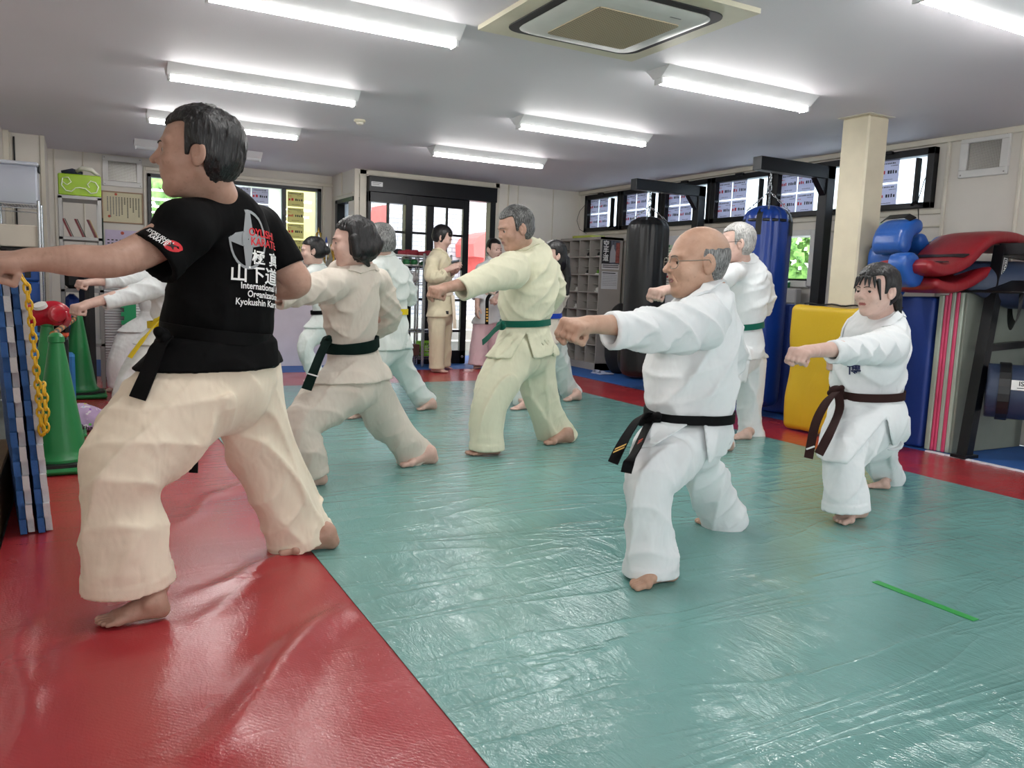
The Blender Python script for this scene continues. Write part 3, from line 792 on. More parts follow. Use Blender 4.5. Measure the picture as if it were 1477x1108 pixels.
# --- old man with glasses and black belt
def old_man():
    Y0 = 2.27
    sh = P3(1012, 458, 2.12); el = P3(940, 470, 2.06); wr = P3(851, 468, 2.02); el2 = P3(1050, 520, 2.50); wr2 = P3(985, 540, 2.44); shR = P3(1030, 440, 2.42)
    neck = P3(1024, 418, Y0)
    hL = P3(990, 610, 2.2); hR = P3(1010, 606, 2.36)
    kF = P3(936, 672, 2.10); kR = P3(1015, 690, 2.42)
    S = dict(label='old man in glasses and white karate uniform punching, black belt, balding grey hair', base=((1.67+2.5)/2, 2.27), q=(.0075, .0035, .0026), seed=1, fold=(.026, 8, .3, .3),
        head=P3(1003, 379, 2.27), hh=.262, face=(-.95, .26, -.02), up=(.03, 0, 1), neck=neck, nr=.056, ho=dict(age=1, wid=.98, nose=1.22, jaw=1.0),
        skin=SK_O, lip=LIP_M, brow=BROWG, hair=('bald', H_GRY, .0035, .008), glasses=METAL_G, gaze=(.1, 1, 0),
        arms=[dict(bare=[(sh, .048, .9), (el, .038, .9), ((el*.65+wr*.35), .037, .9), (wr, .026, .8)], hand=fist_sdf(wr, nrm(wr-el)+np.array([0, 0, -.04]), (0, .25, -1), (0, 1, .3), 1.06)),
              dict(bare=[(shR, .048, .9), (el2, .038, .9), (wr2, .027, .8)], hand=fist_sdf(wr2, wr2-el2, (0, 0, 1), (0, 1, 0)))],
        feet=[dict(heel=aZ(976, 836), toe=aZ(908, 850), med=1, top=P3(945, 795, 2.12), zl=.05), dict(heel=aZ(1070, 756), toe=aZ(1005, 757), med=-1, top=P3(1050, 725, 2.45))],
        core=[[(neck, .05, 1), (P3(1012, 470, Y0), .12, .8), (P3(1000, 590, Y0), .11, .8)], [(hL, .08, 1), (kF, .055, 1), (P3(945, 800, 2.1), .04, 1)], [(hR, .08, 1), (kR, .055, 1), (P3(1050, 735, 2.45), .038, 1)]],
        trousers=dict(legs=[[sec(992, 618, 2.24, 45, .9), sec(966, 655, 2.16, 46, .9), sec(937, 693, 2.10, 36, .95), sec(936, 740, 2.10, 35, .95), sec(938, 788, 2.10, 38, .9), sec(938, 826, 2.10, 40, .85)],
                            [sec(1005, 625, 2.33, 42, .9), sec(1008, 668, 2.38, 33, .9), sec(1022, 700, 2.42, 32, .95), sec(1040, 738, 2.46, 34, .85), sec(1046, 757, 2.47, 33, .8)]],
                      pelvis=[(P3(1000, 640, Y0), .11, .9), (P3(999, 600, Y0), .125, .9)]),
        pantsmat=GI_W, topmat=GI_W,
        top=dict(torso=[sec(1004, 634, 2.29, 50, .95), sec(1001, 615, 2.29, 50, .95), sec(998, 597, Y0, 48, .92), sec(995, 580, Y0, 62, .9), sec(995, 545, Y0, 66, .85), sec(1002, 500, Y0, 60, .85), sec(1012, 462, Y0, 52, .9), sec(1020, 430, Y0, 34, 1.1)],
                 sleeves=[[sec(1018, 465, 2.13, 36, .9), sec(985, 473, 2.10, 37, .85), sec(935, 476, 2.06, 31, .85), sec(880, 477, 2.04, 26.5, .85)],
                          [(shR, .085, .9), (el2, .08, .9), (P3(1010, 535, 2.47), .075, .9)]],
                 yoke=[(neck+np.array([.0, .02, -.03]), sh+np.array([0, 0, .005]), .058, .065), (neck+np.array([0, .02, -.03]), shR, .058, .07)],
                 drape=[(P3(990, 652, Y0), (0, 0, -1)), (P3(942, 640, 2.1), (-.6, -.3, -.4))],
                 slits=[wedge(P3(1013, 600, 2.2), P3(1022, 670, 2.2), P3(955, 636, 2.2))]))
    root, D = person(S)
    belt_ring(root, BELT_K, D, 2/7, .034, tilt=(.03, 0, 1))
    kn = P3(939, 605, 2.21); knot(root, BELT_K, kn, (0, 0, 1), (-.8, -.5, 0), 1.15)
    belt_tail(root, BELT_K, [kn+np.array([0, 0, .01]), P3(925, 600, 2.18), P3(908, 622, 2.15), P3(895, 645, 2.13), P3(884, 668, 2.12)], RT*.8+UP*.5, .036)
    belt_tail(root, BELT_K, [kn, P3(930, 622, 2.16), P3(918, 648, 2.06), P3(908, 665, 2.02), P3(903, 682, 2.02)], RT*.8+UP*.5, .036)
    a, b = P3(896, 643, 2.115), P3(888, 657, 2.107)
    for k in (.1, .42): p = a*(1-k)+b*k; MB().obox(p, RT*.018+UP*.008, nrm(b-a)*.003, FW*.0035).build('rank_bar', GOLD, root)
    for k in range(9):
        q_ = .25+.065*k; a2, b2 = P3(930, 622, 2.135), P3(905, 676, 1.992); MB().obox(a2*(1-q_)+b2*q_, RT*.007+UP*.004, nrm(b2-a2)*.0045, FW*.003).build('belt_embroidery', REDT if k < 6 else GOLD, root)
    P = [P3(935, 590, 2.1), P3(950, 540, 2.05), P3(975, 470, 2.1), P3(996, 436, 2.15), P3(1022, 410, 2.18), P3(1040, 408, 2.30), P3(1030, 410, 2.42), P3(1000, 425, 2.46)]
    collar_band(root, GI_W, D['jf'], P[3:], .04, .009)
    return root
def instructor():
    Y0 = 2.66
    sh = P3(262, 330, 2.50); el = P3(160, 377, 2.40); wr = P3(46, 374, 2.38); shR = P3(374, 335, 2.82); el2 = P3(428, 408, 2.80); wr2 = P3(350, 415, 3.02)
    neck = P3(318, 296, 2.62)
    S = dict(label='man in black short-sleeved shirt and cream karate trousers punching, dark greying hair', base=(.46, Y0), q=(.0075, .0034, .0026), seed=2,
        head=P3(283, 222, 2.55), hh=.262, face=(-.975, .20, .03), up=(0.02, 0, 1), neck=neck, nr=.058, ho=dict(wid=1.0, nose=1.2, jaw=1.05),
        skin=SK_M, lip=LIP_M, brow=BROW, hair=('short', H_DGR, .014, .035), topname='t_shirt',
        arms=[dict(bare=[(sh, .055, .9), (P3(205, 362, 2.45), .050, .9), (el, .044, .9), (P3(110, 376, 2.39), .042, .9), (P3(75, 375, 2.38), .033, .9), (wr, .027, .85)], hand=fist_sdf(wr, nrm(wr-el)+np.array([0, 0, -.06]), (.1, .3, -1), (0, 1, .3), 1.12)),
              dict(bare=[(shR, .055, .9), (P3(410, 380, 2.80), .052, .9), (el2, .050, .9), (P3(395, 413, 2.88), .048, .9), (wr2, .034, .8)], hand=fist_sdf(wr2, wr2-el2, (0, 0, 1), (0, 1, 0)))],
        feet=[dict(heel=aZ(246, 888), toe=aZ(136, 904), med=-1, top=P3(228, 835, 2.50)), dict(heel=aZ(489, 790), toe=aZ(400, 800), med=1, top=P3(455, 760, 2.86))],
        core=[[(neck, .06, 1), (P3(318, 380, Y0), .14, .8), (P3(312, 520, Y0), .13, .8)], [(P3(290, 540, 2.57), .09, 1), (P3(170, 680, 2.47), .06, 1), (P3(215, 840, 2.48), .04, 1)], [(P3(345, 540, 2.75), .09, 1), (P3(395, 665, 2.83), .06, 1), (P3(450, 770, 2.87), .042, 1)]],
        fold=(.026, 7, .22, .22), tfold=(.013, 7, .3, .5), sfold=(.004, 9, .3, .5),
        trousers=dict(legs=[[sec(300, 545, 2.60, 72, .9), sec(243, 600, 2.55, 75, .9), sec(187, 668, 2.48, 62, .9), sec(176, 720, 2.47, 53, .9), sec(180, 780, 2.47, 57, .9), sec(186, 842, 2.48, 62, .85)],
                            [sec(345, 545, 2.74, 58, .9), sec(362, 610, 2.80, 50, .9), sec(388, 675, 2.84, 46, .9), sec(418, 735, 2.87, 46, .85), sec(436, 780, 2.88, 48, .8)]],
                      pelvis=[(P3(318, 560, Y0), .15, .85), (P3(314, 520, Y0), .165, .8), (P3(314, 495, Y0), .165, .8)], blend=.05),
        pantsmat=GI_T, topmat=BLACK_T,
        top=dict(torso=[sec(312, 524, Y0, 79, .8), sec(312, 500, Y0, 74, .8), sec(312, 481, Y0, 69, .8), sec(315, 460, Y0, 76, .78), sec(320, 410, Y0, 74, .75), sec(320, 365, Y0, 72, .72), sec(319, 330, Y0, 64, .7), sec(318, 303, 2.64, 42, .8)],
                 sleeves=[[(sh+np.array([.01, 0, -.01]), .078, .9), sec(246, 355, 2.48, 38, .9), sec(221, 374, 2.45, 41, .9)],
                          [(shR, .075, .9), sec(400, 362, 2.81, 28, .9), sec(413, 385, 2.80, 26, .9)]],
                 drape=[(P3(314, 527, Y0), (0, 0, -1))], over=.016, yoke=[(neck+np.array([0, .0, -.035]), sh+np.array([0, 0, .01]), .066, .075), (neck+np.array([0, .0, -.035]), shR+np.array([0, 0, .02]), .066, .070)]))
    root, D = person(S)
    belt_ring(root, BELT_K, D, 2/7, .038, rmax=1.06, off=.001)
    kn = P3(240, 487, 2.54); knot(root, BELT_K, kn, (0, 0, 1), (-.9, .1, 0), 1.2)
    belt_tail(root, BELT_K, [kn, P3(228, 500, 2.50), P3(217, 530, 2.47), P3(208, 552, 2.45), P3(198, 575, 2.44)], RT*.9+UP*.2, .05)
    belt_tail(root, BELT_K, [P3(262, 500, 2.80), P3(275, 560, 2.86), P3(280, 620, 2.88), P3(279, 682, 2.88)], RT, .03)
    return root, D
def S3(pts, Y=None, r=.9):
    return [sec(*q[:4], *(q[4:] or (r,))) for q in pts]
def gi(label, base, q, seed, head, hh, face, neck, hair, m, torso, sleeves, arms, legs, feet, belt=None, bw=.038, beltf=2/7, skin=None, lip=None, brow=None, pants=None, up=(0, 0, 1), drape=None, slits=(), hairx=(), ho=None, gl=None, nr=.052, fold=(.024, 8, .3, .3), knotp=None, tails=(), wraps=1, extra=None, shp=None, gaze=(0, 1, 0), tilt=None, hairbox=.8, eyes_=True, over=.020, blend=.03):
    nk = P3(*neck); A = []; yk = []
    for i, a in enumerate(arms):
        sh, el, wr = P3(*a[0]), P3(*a[1]), P3(*a[2]); kind = a[3] if len(a) > 3 else 'fist'; n = a[4] if len(a) > 4 else (0, .2, -1); sd = a[5] if len(a) > 5 else (0, 1, .2)
        k = hh/.24; hd = None
        if kind == 'fist': hd = fist_sdf(wr, wr-el, n, sd, k)
        elif kind == 'open': hd = open_hand_sdf(wr, wr-el, n, sd, k)
        A.append(dict(bare=[(sh, .046*k, .9), (el, .037*k, .9), (el*.65+wr*.35, .035*k, .9), (wr, .025*k, .8)], hand=hd)); yk.append((nk+np.array([0, 0, -.03]), sh, .055*k, .064*k))
    T = S3(torso); L = [S3(x) for x in legs]; SL = [S3(x) for x in sleeves]
    core = [[(nk, .045, 1), (T[-3][0], .10, .8), (T[2][0], .10, .8)]]
    for l_, f_ in zip(L, feet): core.append([(l_[0][0], .07, 1), (l_[len(l_)//2][0], .05, 1), (l_[-1][0], .036, 1)])
    F = [dict(heel=aZ(*f_[0]), toe=aZ(*f_[1]), med=f_[2], top=L[i][-1][0]+np.array([0, 0, .05]), zl=(f_[3] if len(f_) > 3 else .11)) for i, f_ in enumerate(feet)]
    hem = torso[0]
    dr = drape if drape is not None else [(P3(hem[0], hem[1]+4, hem[2]), (0, 0, -1))]
    S = dict(label=label, base=base, q=q, seed=seed, head=P3(*head), hh=hh, face=face, up=up, neck=nk, nr=nr, ho=ho or {}, skin=skin or SK_F, lip=lip or LIP_F, brow=brow or BROW,
        hair=hair, hairx=hairx, hairbox=hairbox, glasses=gl, gaze=gaze, arms=A, feet=F, core=core, fold=fold, tfold=(fold[0]*.9, fold[1]*1.1, .5, .9), sfold=(fold[0]*.8, fold[1]*1.3, .45, 1.0), beltf=beltf, eyes=eyes_,
        trousers=dict(legs=L, pelvis=[(T[0][0], T[0][1]*.85, .9), (T[2][0], T[2][1]*.85, .9)]), pantsmat=pants or m, topmat=m,
        top=dict(torso=T, sleeves=SL, yoke=yk, drape=dr, slits=slits, over=over, blend=blend))
    root, D = person(S)
    if belt: belt_ring(root, belt, D, beltf, bw, wraps=wraps, drop=.006 if wraps > 1 else 0, tilt=tilt)
    if knotp is not None: kn = P3(*knotp); knot(root, belt, kn, (0, 0, 1), nrm(kn-D['tor'].frame(beltf)[0]), 1.1)
    for t_ in tails: belt_tail(root, belt, [P3(*x) for x in t_[0]], t_[1] if len(t_) > 1 else RT*.9+UP*.3, bw)
    R = D['R']; Rn = R.T
    # collar round the neck
    f2 = nrm(np.array([R[0, 1], R[1, 1], 0])); x2 = np.cross((0, 0, 1), f2); k = hh/.24
    P = [nk+x2*(s_*a)*k+f2*b*k+np.array([0, 0, c_])*k for (s_, a, b, c_) in ((-1, .03, .16, -.16), (-1, .045, .10, -.07), (-1, .062, .03, -.005), (-1, .045, -.045, .025), (0, 0, -.068, .03), (1, .045, -.045, .025), (1, .062, .03, -.005), (1, .045, .10, -.07), (1, .01, .16, -.16))]
    collar_band(root, m, D['jf'], P, .036*k, .008)
    return root, D

def people_rest():
    NEAR, MID, FAR = (.008, .0042, .003), (.0095, .005, .0036), (.0115, .0065, .0046)
    # woman with dark belt, linen uniform
    r, D = gi('woman seen from behind in linen karate uniform, dark belt wrapped twice, black hair pinned up', (1.35, 3.88), (.0085, .0042, .003), 3,
        (508, 350, 3.82), .238, (-.97, .22, -.06), (524, 394, 3.88), ('pinned', H_BLK, .014, .03), GI_L,
        [(513, 543, 3.90, 42), (510, 520, 3.90, 36), (506, 497, 3.88, 31), (506, 480, 3.88, 35), (506, 455, 3.88, 40), (505, 425, 3.88, 42), (510, 403, 3.88, 36), (518, 390, 3.88, 20)],
        [[(478, 412, 3.74, 24), (440, 419, 3.68, 21), (400, 430, 3.62, 17)], [(546, 408, 4.02, 18), (560, 440, 4.04, 17), (562, 462, 4.10, 16), (540, 475, 4.22, 15)]],
        [[(478, 408, 3.74), (425, 425, 3.66), (370, 426, 3.58)], [(545, 405, 4.0), (562, 455, 4.06), (525, 472, 4.28), 'fist', (0, 0, 1), (0, 1, 0)]],
        [[(508, 556, 3.84, 40), (462, 586, 3.80, 36), (434, 617, 3.76, 27), (443, 650, 3.74, 26), (455, 686, 3.74, 20, .9)], [(530, 556, 3.94, 34), (552, 597, 3.98, 28), (577, 630, 4.01, 25), (601, 660, 4.04, 28, .8)]],
        [((472, 698), (412, 706), -1, .09), ((631, 668), (572, 674), 1, .12)], BELT_DG, .05, wraps=2, up=(-.1, 0, 1),
        hairx=[((.30, -.03, .06), (.31, -.06, -.22), .125, .10), ((-.30, -.03, .06), (-.31, -.06, -.22), .125, .10), ((.24, -.20, -.30), (.10, -.30, -.46), .10, .04), ((-.24, -.20, -.30), (-.10, -.30, -.46), .10, .04)],
        fold=(.024, 9, .35, .35), knotp=(473, 492, 3.84))
    pts = [P3(472, 492, 3.80), P3(462, 512, 3.76), P3(452, 537, 3.70), P3(442, 562, 3.68)]
    belt_tail(r, BELT_DG, pts, RT*.9+UP*.35, .05); MB().obox(P3(451.5, 541, 3.685), RT*.025-UP*.007, UP*.003+RT*.001, FW*.002).build('rank_stripe', WHT, r)
    # older man in greenish cream uniform, green belt
    r, D = gi('grey-haired man in pale cream karate uniform with green belt, punching with left arm', (2.42, 4.2), (.009, .0045, .0032), 4,
        (742, 330, 4.15), .252, (-.96, .06, -.26), (759, 362, 4.22), ('short', H_MIX, .010, .025), GI_Y,
        [(757, 509, 4.22, 43), (757, 490, 4.22, 38), (757, 465, 4.22, 31), (757, 450, 4.22, 36), (761, 428, 4.22, 42), (764, 402, 4.22, 42), (763, 382, 4.22, 37), (761, 365, 4.22, 20)],
        [[(740, 390, 4.05, 27), (702, 402, 3.97, 20), (665, 418, 3.90, 16.5)], [(790, 390, 4.36, 18), (800, 420, 4.40, 17), (790, 438, 4.5, 15)]],
        [[(735, 388, 4.05), (690, 405, 3.95), (643, 415, 3.87)], [(790, 388, 4.36), (802, 428, 4.42), (760, 440, 4.6), 'fist', (0, 0, 1), (0, 1, 0)]],
        [[(745, 515, 4.16, 33), (722, 547, 4.12, 30), (706, 582, 4.10, 25), (703, 615, 4.10, 24), (702, 648, 4.10, 25.5)], [(772, 515, 4.28, 30), (775, 555, 4.30, 27), (789, 596, 4.32, 24), (807, 636, 4.35, 28, .8)]],
        [((722, 655), (672, 657), -1, .07), ((827, 638), (780, 642), 1, .10)], BELT_G, .038, skin=SK_M, lip=LIP_M, brow=BROWG, up=(0, 0, 1), knotp=(724, 470, 4.17),
        tails=[([(722, 470, 4.15), (714, 476, 4.12), (704, 487, 4.09), (696, 494, 4.07)], RT*.35+UP*.9)],
        slits=[wedge(P3(759, 480, 4.08), P3(771, 522, 4.08), P3(736, 520, 4.08))])
    # man behind the old man
    gi('white-haired man in glasses and white karate uniform with green belt, beside blue punching bag', (3.95, 3.98), (.0095, .005, .0034), 5,
        (1061, 351, 3.95), .258, (-.86, .50, -.03), (1072, 382, 3.98), ('short', H_SLV, .010, .02), GI_W,
        [(1071, 512, 4.0, 31), (1071, 490, 4.0, 28), (1070, 469, 4.0, 26), (1070, 455, 4.0, 31), (1073, 430, 4.0, 34), (1075, 407, 4.0, 33), (1074, 392, 4.0, 25), (1073, 382, 4.0, 14)],
        [[(1046, 400, 3.84, 17), (1015, 410, 3.80, 14), (982, 417, 3.74, 12)], [(1098, 404, 4.14, 14), (1107, 430, 4.16, 12), (1100, 450, 4.22, 11)]],
        [[(1046, 398, 3.84), (1000, 413, 3.77), (957, 419, 3.70)], [(1098, 402, 4.14), (1108, 438, 4.17), (1078, 455, 4.28), 'fist', (0, 0, 1), (0, 1, 0)]],
        [[(1062, 522, 3.94, 24), (1046, 560, 3.90, 18), (1042, 600, 3.84, 15), (1046, 645, 3.82, 14)], [(1080, 522, 4.05, 23), (1083, 560, 4.06, 18), (1082, 600, 4.07, 17), (1083, 632, 4.08, 20, .8)]],
        [((1056, 650), (1020, 655), 1, .06), ((1084, 634), (1050, 634), -1, .09)], BELT_G, .040, skin=SK_F, lip=LIP_M, brow=BROWG, gl=mat('dark_frame', '#1a1616', .4))
    # woman with brown belt
    r, D = gi('young woman in white karate uniform with brown belt, fringe and ponytail, punching', (3.35, 2.5), (.0080, .0038, .0028), 6,
        (1263, 419, 2.46), .235, (-.985, .03, -.06), (1274, 462, 2.52), ('short', H_BLK, .012, .035), GI_W,
        [(1252, 626, 2.54, 50), (1250, 600, 2.54, 50), (1250, 566, 2.52, 43), (1251, 550, 2.52, 49), (1255, 520, 2.52, 50), (1262, 495, 2.52, 46), (1268, 474, 2.52, 36), (1273, 462, 2.52, 18)],
        [[(1283, 500, 2.40, 29), (1245, 505, 2.34, 20), (1200, 508, 2.27, 16)], [(1240, 500, 2.70, 20), (1232, 530, 2.74, 20), (1215, 535, 2.70, 15)]],
        [[(1283, 492, 2.42), (1225, 502, 2.32), (1164, 507, 2.22)], [(1240, 492, 2.68), (1240, 530, 2.76), (1212, 531, 2.66), 'fist', (0, 0, 1), (0, 1, 0)]],
        [[(1253, 600, 2.48, 46), (1230, 632, 2.40, 38), (1217, 665, 2.34, 30), (1219, 700, 2.31, 30), (1220, 735, 2.30, 32.5)], [(1268, 615, 2.62, 36), (1265, 650, 2.66, 26), (1274, 675, 2.70, 22), (1285, 693, 2.73, 20, .85)]],
        [((1247, 745), (1200, 758), 1, .06), ((1284, 706), (1247, 703), -1, .06)], BELT_BR, .038, knotp=(1208, 564, 2.49), tilt=(-.02, 0, 1), gaze=(.05, 1, 0),
        hairx=[((0, -.44, -.02), (.02, -.56, -.16), .10, .12), ((.02, -.56, -.16), (.05, -.66, -.52), .13, .05), ((.20, .30, .26), (.245, .33, .06), .035, .012), ((.13, .34, .26), (.165, .39, .09), .035, .012), ((.06, .36, .27), (.085, .415, .11), .032, .012), ((-.02, .37, .27), (-.03, .42, .12), .032, .011), ((-.10, .35, .26), (-.125, .40, .10), .032, .012), ((-.18, .31, .25), (-.215, .35, .05), .032, .012), ((.25, .24, .20), (.30, .22, -.16), .045, .012), ((-.27, .20, .18), (-.315, .18, -.20), .042, .012)],
        slits=[wedge(P3(1279, 603, 2.36), P3(1292, 665, 2.36), P3(1243, 645, 2.36))], drape=[(P3(1250, 642, 2.54), (0, 0, -1)), (P3(1183, 640, 2.3), (-.5, -.3, -.6))],
        tails=[([(1206, 566, 2.47), (1192, 580, 2.43), (1176, 612, 2.39), (1166, 661, 2.36)],), ([(1209, 568, 2.47), (1211, 590, 2.42), (1198, 622, 2.30), (1181, 655, 2.28)],)])
    V2, F2 = text_geo('博', .062); vn_ = nrm(CAM-P3(1240, 520, 2.3)); decal(V2, F2, P3(1231, 534, 2.30), nrm(np.cross(UP, vn_)), UP, vn_, D['tor'], mat('thread_navy', '#1c2350', .7), r, 'chest_lettering', off=.006)
    MB().obox(P3(1169, 646, 2.362), RT*.018+UP*.006, UP*.003-RT*.001, FW*.0035).build('rank_stripe', WHT, r)
    # grey bob, yellow belt
    gi('woman with grey bobbed hair in white karate uniform with yellow belt', (2.1, 5.65), MID, 7,
        (546, 347, 5.62), .240, (-.95, .26, -.14), (554, 372, 5.66), ('bob', H_GRY, .008, .03), GI_P,
        [(561, 499, 5.66, 30), (561, 470, 5.66, 27), (562, 441, 5.66, 23), (562, 425, 5.66, 27), (561, 405, 5.66, 28), (558, 388, 5.66, 24), (556, 376, 5.66, 13)],
        [[(538, 392, 5.52, 14), (510, 400, 5.46, 12), (490, 405, 5.4, 11)], [(579, 396, 5.78, 12), (591, 420, 5.80, 11), (590, 436, 5.86, 10)]],
        [[(538, 390, 5.52), (505, 400, 5.45), (470, 405, 5.36)], [(579, 394, 5.78), (592, 428, 5.82), (570, 440, 5.96), 'fist', (0, 0, 1), (0, 1, 0)]],
        [[(552, 505, 5.60, 24), (528, 540, 5.53, 18), (518, 568, 5.50, 15), (517, 594, 5.50, 13)], [(568, 505, 5.70, 24), (583, 535, 5.74, 17), (599, 560, 5.77, 15), (616, 582, 5.80, 16, .8)]],
        [((528, 602), (498, 605), -1, .07), ((630, 590), (600, 592), 1, .11)], BELT_Y, .042)
    # hair bun, far left
    gi('woman with black hair bun in pale karate uniform near the white counter', (1.95, 7.27), FAR, 8,
        (450, 362, 7.22), .238, (-.96, .24, -.10), (457, 383, 7.27), ('bun', H_BLK, .010, .035), GI_P,
        [(469, 469, 7.27, 19), (468, 458, 7.27, 17), (467, 446, 7.27, 15), (466, 430, 7.27, 18), (463, 412, 7.27, 19), (460, 397, 7.27, 17), (458, 386, 7.27, 10)],
        [[(448, 398, 7.12, 9), (425, 402, 7.05, 8), (408, 404, 7.0, 7)], [(472, 400, 7.4, 9), (480, 422, 7.42, 8), (478, 432, 7.5, 7)]],
        [[(448, 396, 7.12), (422, 402, 7.04), (395, 404, 6.95)], [(472, 398, 7.4), (481, 426, 7.42), (468, 434, 7.55), 'fist', (0, 0, 1), (0, 1, 0)]],
        [[(463, 474, 7.24, 17), (447, 488, 7.20, 14), (440, 506, 7.16, 12), (450, 527, 7.15, 11), (457, 549, 7.14, 11)], [(474, 474, 7.3, 16), (482, 500, 7.33, 12), (492, 525, 7.35, 11), (500, 546, 7.36, 11)]],
        [((464, 556), (442, 558), -1, .07), ((510, 552), (490, 554), 1, .09)], BELT_K, .036, brow=BROW)
    # standing woman with phone
    r, D = gi('standing woman with short black hair in cream karate uniform looking at a phone', (3.6, 8.2), FAR, 9,
        (639, 343, 8.2), .250, (.86, -.45, -.38), (634, 363, 8.22), ('short', H_BLK, .006, .04), GI_C,
        [(637, 453, 8.2, 20), (636, 440, 8.2, 18), (635, 424, 8.2, 17), (634, 408, 8.2, 17.5), (632, 392, 8.2, 18), (632, 378, 8.2, 17), (633, 368, 8.2, 10)],
        [[(624, 380, 8.05, 9.5), (622, 398, 8.02, 10.5), (634, 399, 7.96, 9), (643, 393, 7.94, 7.5)], [(643, 378, 8.38, 8), (646, 394, 8.38, 8), (650, 394, 8.30, 7)]],
        [[(624, 378, 8.05), (624, 400, 8.0), (648, 388, 7.93), 'open', (.3, .5, -.6), (0, 0, 1)], [(643, 378, 8.38), (645, 397, 8.36), (652, 394, 8.16), 'open', (0, -.3, 1), (0, -1, 0)]],
        [[(630, 458, 8.14, 13), (630, 480, 8.13, 12), (630, 505, 8.13, 11), (630, 532, 8.12, 11)], [(641, 458, 8.26, 12), (641, 480, 8.26, 11), (641, 505, 8.27, 10), (641, 528, 8.28, 9)]],
        [((622, 536), (645, 538), 1, .08), ((636, 532), (652, 532), -1, .08)], None, beltf=2/6, pants=GI_C, hairx=[((.27, -.02, .05), (.27, .0, -.16), .10, .07), ((-.27, -.02, .05), (-.27, .0, -.16), .10, .07), ((.2, .25, .25), (-.2, .25, .25), .10, .10)],
        fold=(.015, 11, .3, .3))
    belt_ring(r, GI_T, D, 2/6, .035); belt_tail(r, GI_T, [P3(653, 426, 8.05), P3(655, 450, 8.02), P3(656, 474, 8.02)], RT, .035)
    MB().obox(P3(645, 451, 8.05), RT*.016, UP*.018, FW*.003).build('jacket_tag', mat('tag_black', '#111111', .6), r)
    ph = solo(MB().obox(P3(657, 377.5, 7.93), RT*.045+UP*.01, UP*.008-RT*.001, FW*.035), 'phone', mat('phone_body', '#3a4148', .3, .4), 'dark phone held in hand by the standing woman', 'phone')
    # woman in the doorway
    r, D = gi('woman with pulled-back black hair standing by the open door, black belt hanging from her fist', (4.25, 8.45), FAR, 10,
        (713, 360, 8.42), .245, (.22, -.95, -.08), (712, 377, 8.46), ('short', H_BLK, .006, .02), GI_W,
        [(704, 463, 8.45, 19), (705, 448, 8.45, 17), (706, 432, 8.45, 15.5), (707, 415, 8.45, 16), (709, 398, 8.45, 18), (711, 386, 8.45, 16), (712, 379, 8.45, 9)],
        [[(694, 390, 8.46, 8), (691, 412, 8.44, 8), (689, 432, 8.40, 8)], [(727, 390, 8.46, 8), (730, 414, 8.40, 8), (720, 426, 8.28, 8)]],
        [[(694, 388, 8.46), (690, 418, 8.42), (688, 443, 8.34), 'open', (1, 0, 0), (0, -1, 0)], [(727, 388, 8.46), (730, 418, 8.38), (714, 430, 8.20), 'fist', (0, -.3, -1), (0, -1, 0)]],
        [[(695, 468, 8.43, 13), (692, 490, 8.42, 12.5), (690, 510, 8.41, 13), (688, 527, 8.40, 13)], [(713, 468, 8.47, 13), (714, 490, 8.47, 12), (715, 510, 8.47, 12), (716, 527, 8.47, 12)]],
        [((690, 529), (686, 534), -1, .07), ((716, 529), (714, 534), 1, .07)], None, beltf=2/6, pants=cloth_mat('trousers_pink', '#e3c3c8'), fold=(.012, 12, .3, .3))
    bt = belt_tail(r, BELT_K, [P3(708, 424, 8.2), P3(703, 432, 8.14), P3(702.5, 450, 8.14), P3(702, 468, 8.14)], RT, .04)
    for k in range(5): MB().obox(P3(702.6, 446+4.2*k, 8.125), RT*.012, UP*.010, FW*.001).build('belt_embroidery', GOLD, r)
    # long hair, blue belt
    gi('woman with long black hair in white karate uniform with blue belt, half hidden', (3.6, 5.85), MID, 11,
        (797, 369, 5.78), .240, (-.97, .12, -.10), (797, 392, 5.82), ('longback', H_BLK, .010, .035), GI_L,
        [(789, 491, 5.84, 24), (788, 470, 5.84, 22), (788, 450, 5.84, 19), (788, 438, 5.84, 24), (790, 420, 5.84, 25), (793, 404, 5.84, 22), (796, 394, 5.84, 12)],
        [[(772, 405, 5.7, 12), (745, 412, 5.62, 11), (728, 415, 5.58, 10)], [(805, 404, 5.95, 11), (810, 425, 5.97, 10), (806, 440, 6.02, 9)]],
        [[(772, 403, 5.7), (740, 412, 5.62), (715, 414, 5.55)], [(805, 402, 5.95), (811, 432, 5.98), (795, 445, 6.1), 'fist', (0, 0, 1), (0, 1, 0)]],
        [[(780, 498, 5.78, 20), (762, 530, 5.72, 15), (753, 560, 5.70, 13), (751, 584, 5.70, 11)], [(796, 498, 5.90, 20), (806, 525, 5.93, 16), (815, 550, 5.96, 14), (826, 570, 5.99, 15, .8)]],
        [((762, 590), (738, 592), -1, .07), ((838, 577), (812, 579), 1, .10)], BELT_B, .042, pants=GI_P,
        hairx=[((0, -.42, -.2), (.05, -.50, -.75), .22, .15), ((.05, -.5, -.75), (.1, -.45, -1.35), .15, .07)], hairbox=1.6)
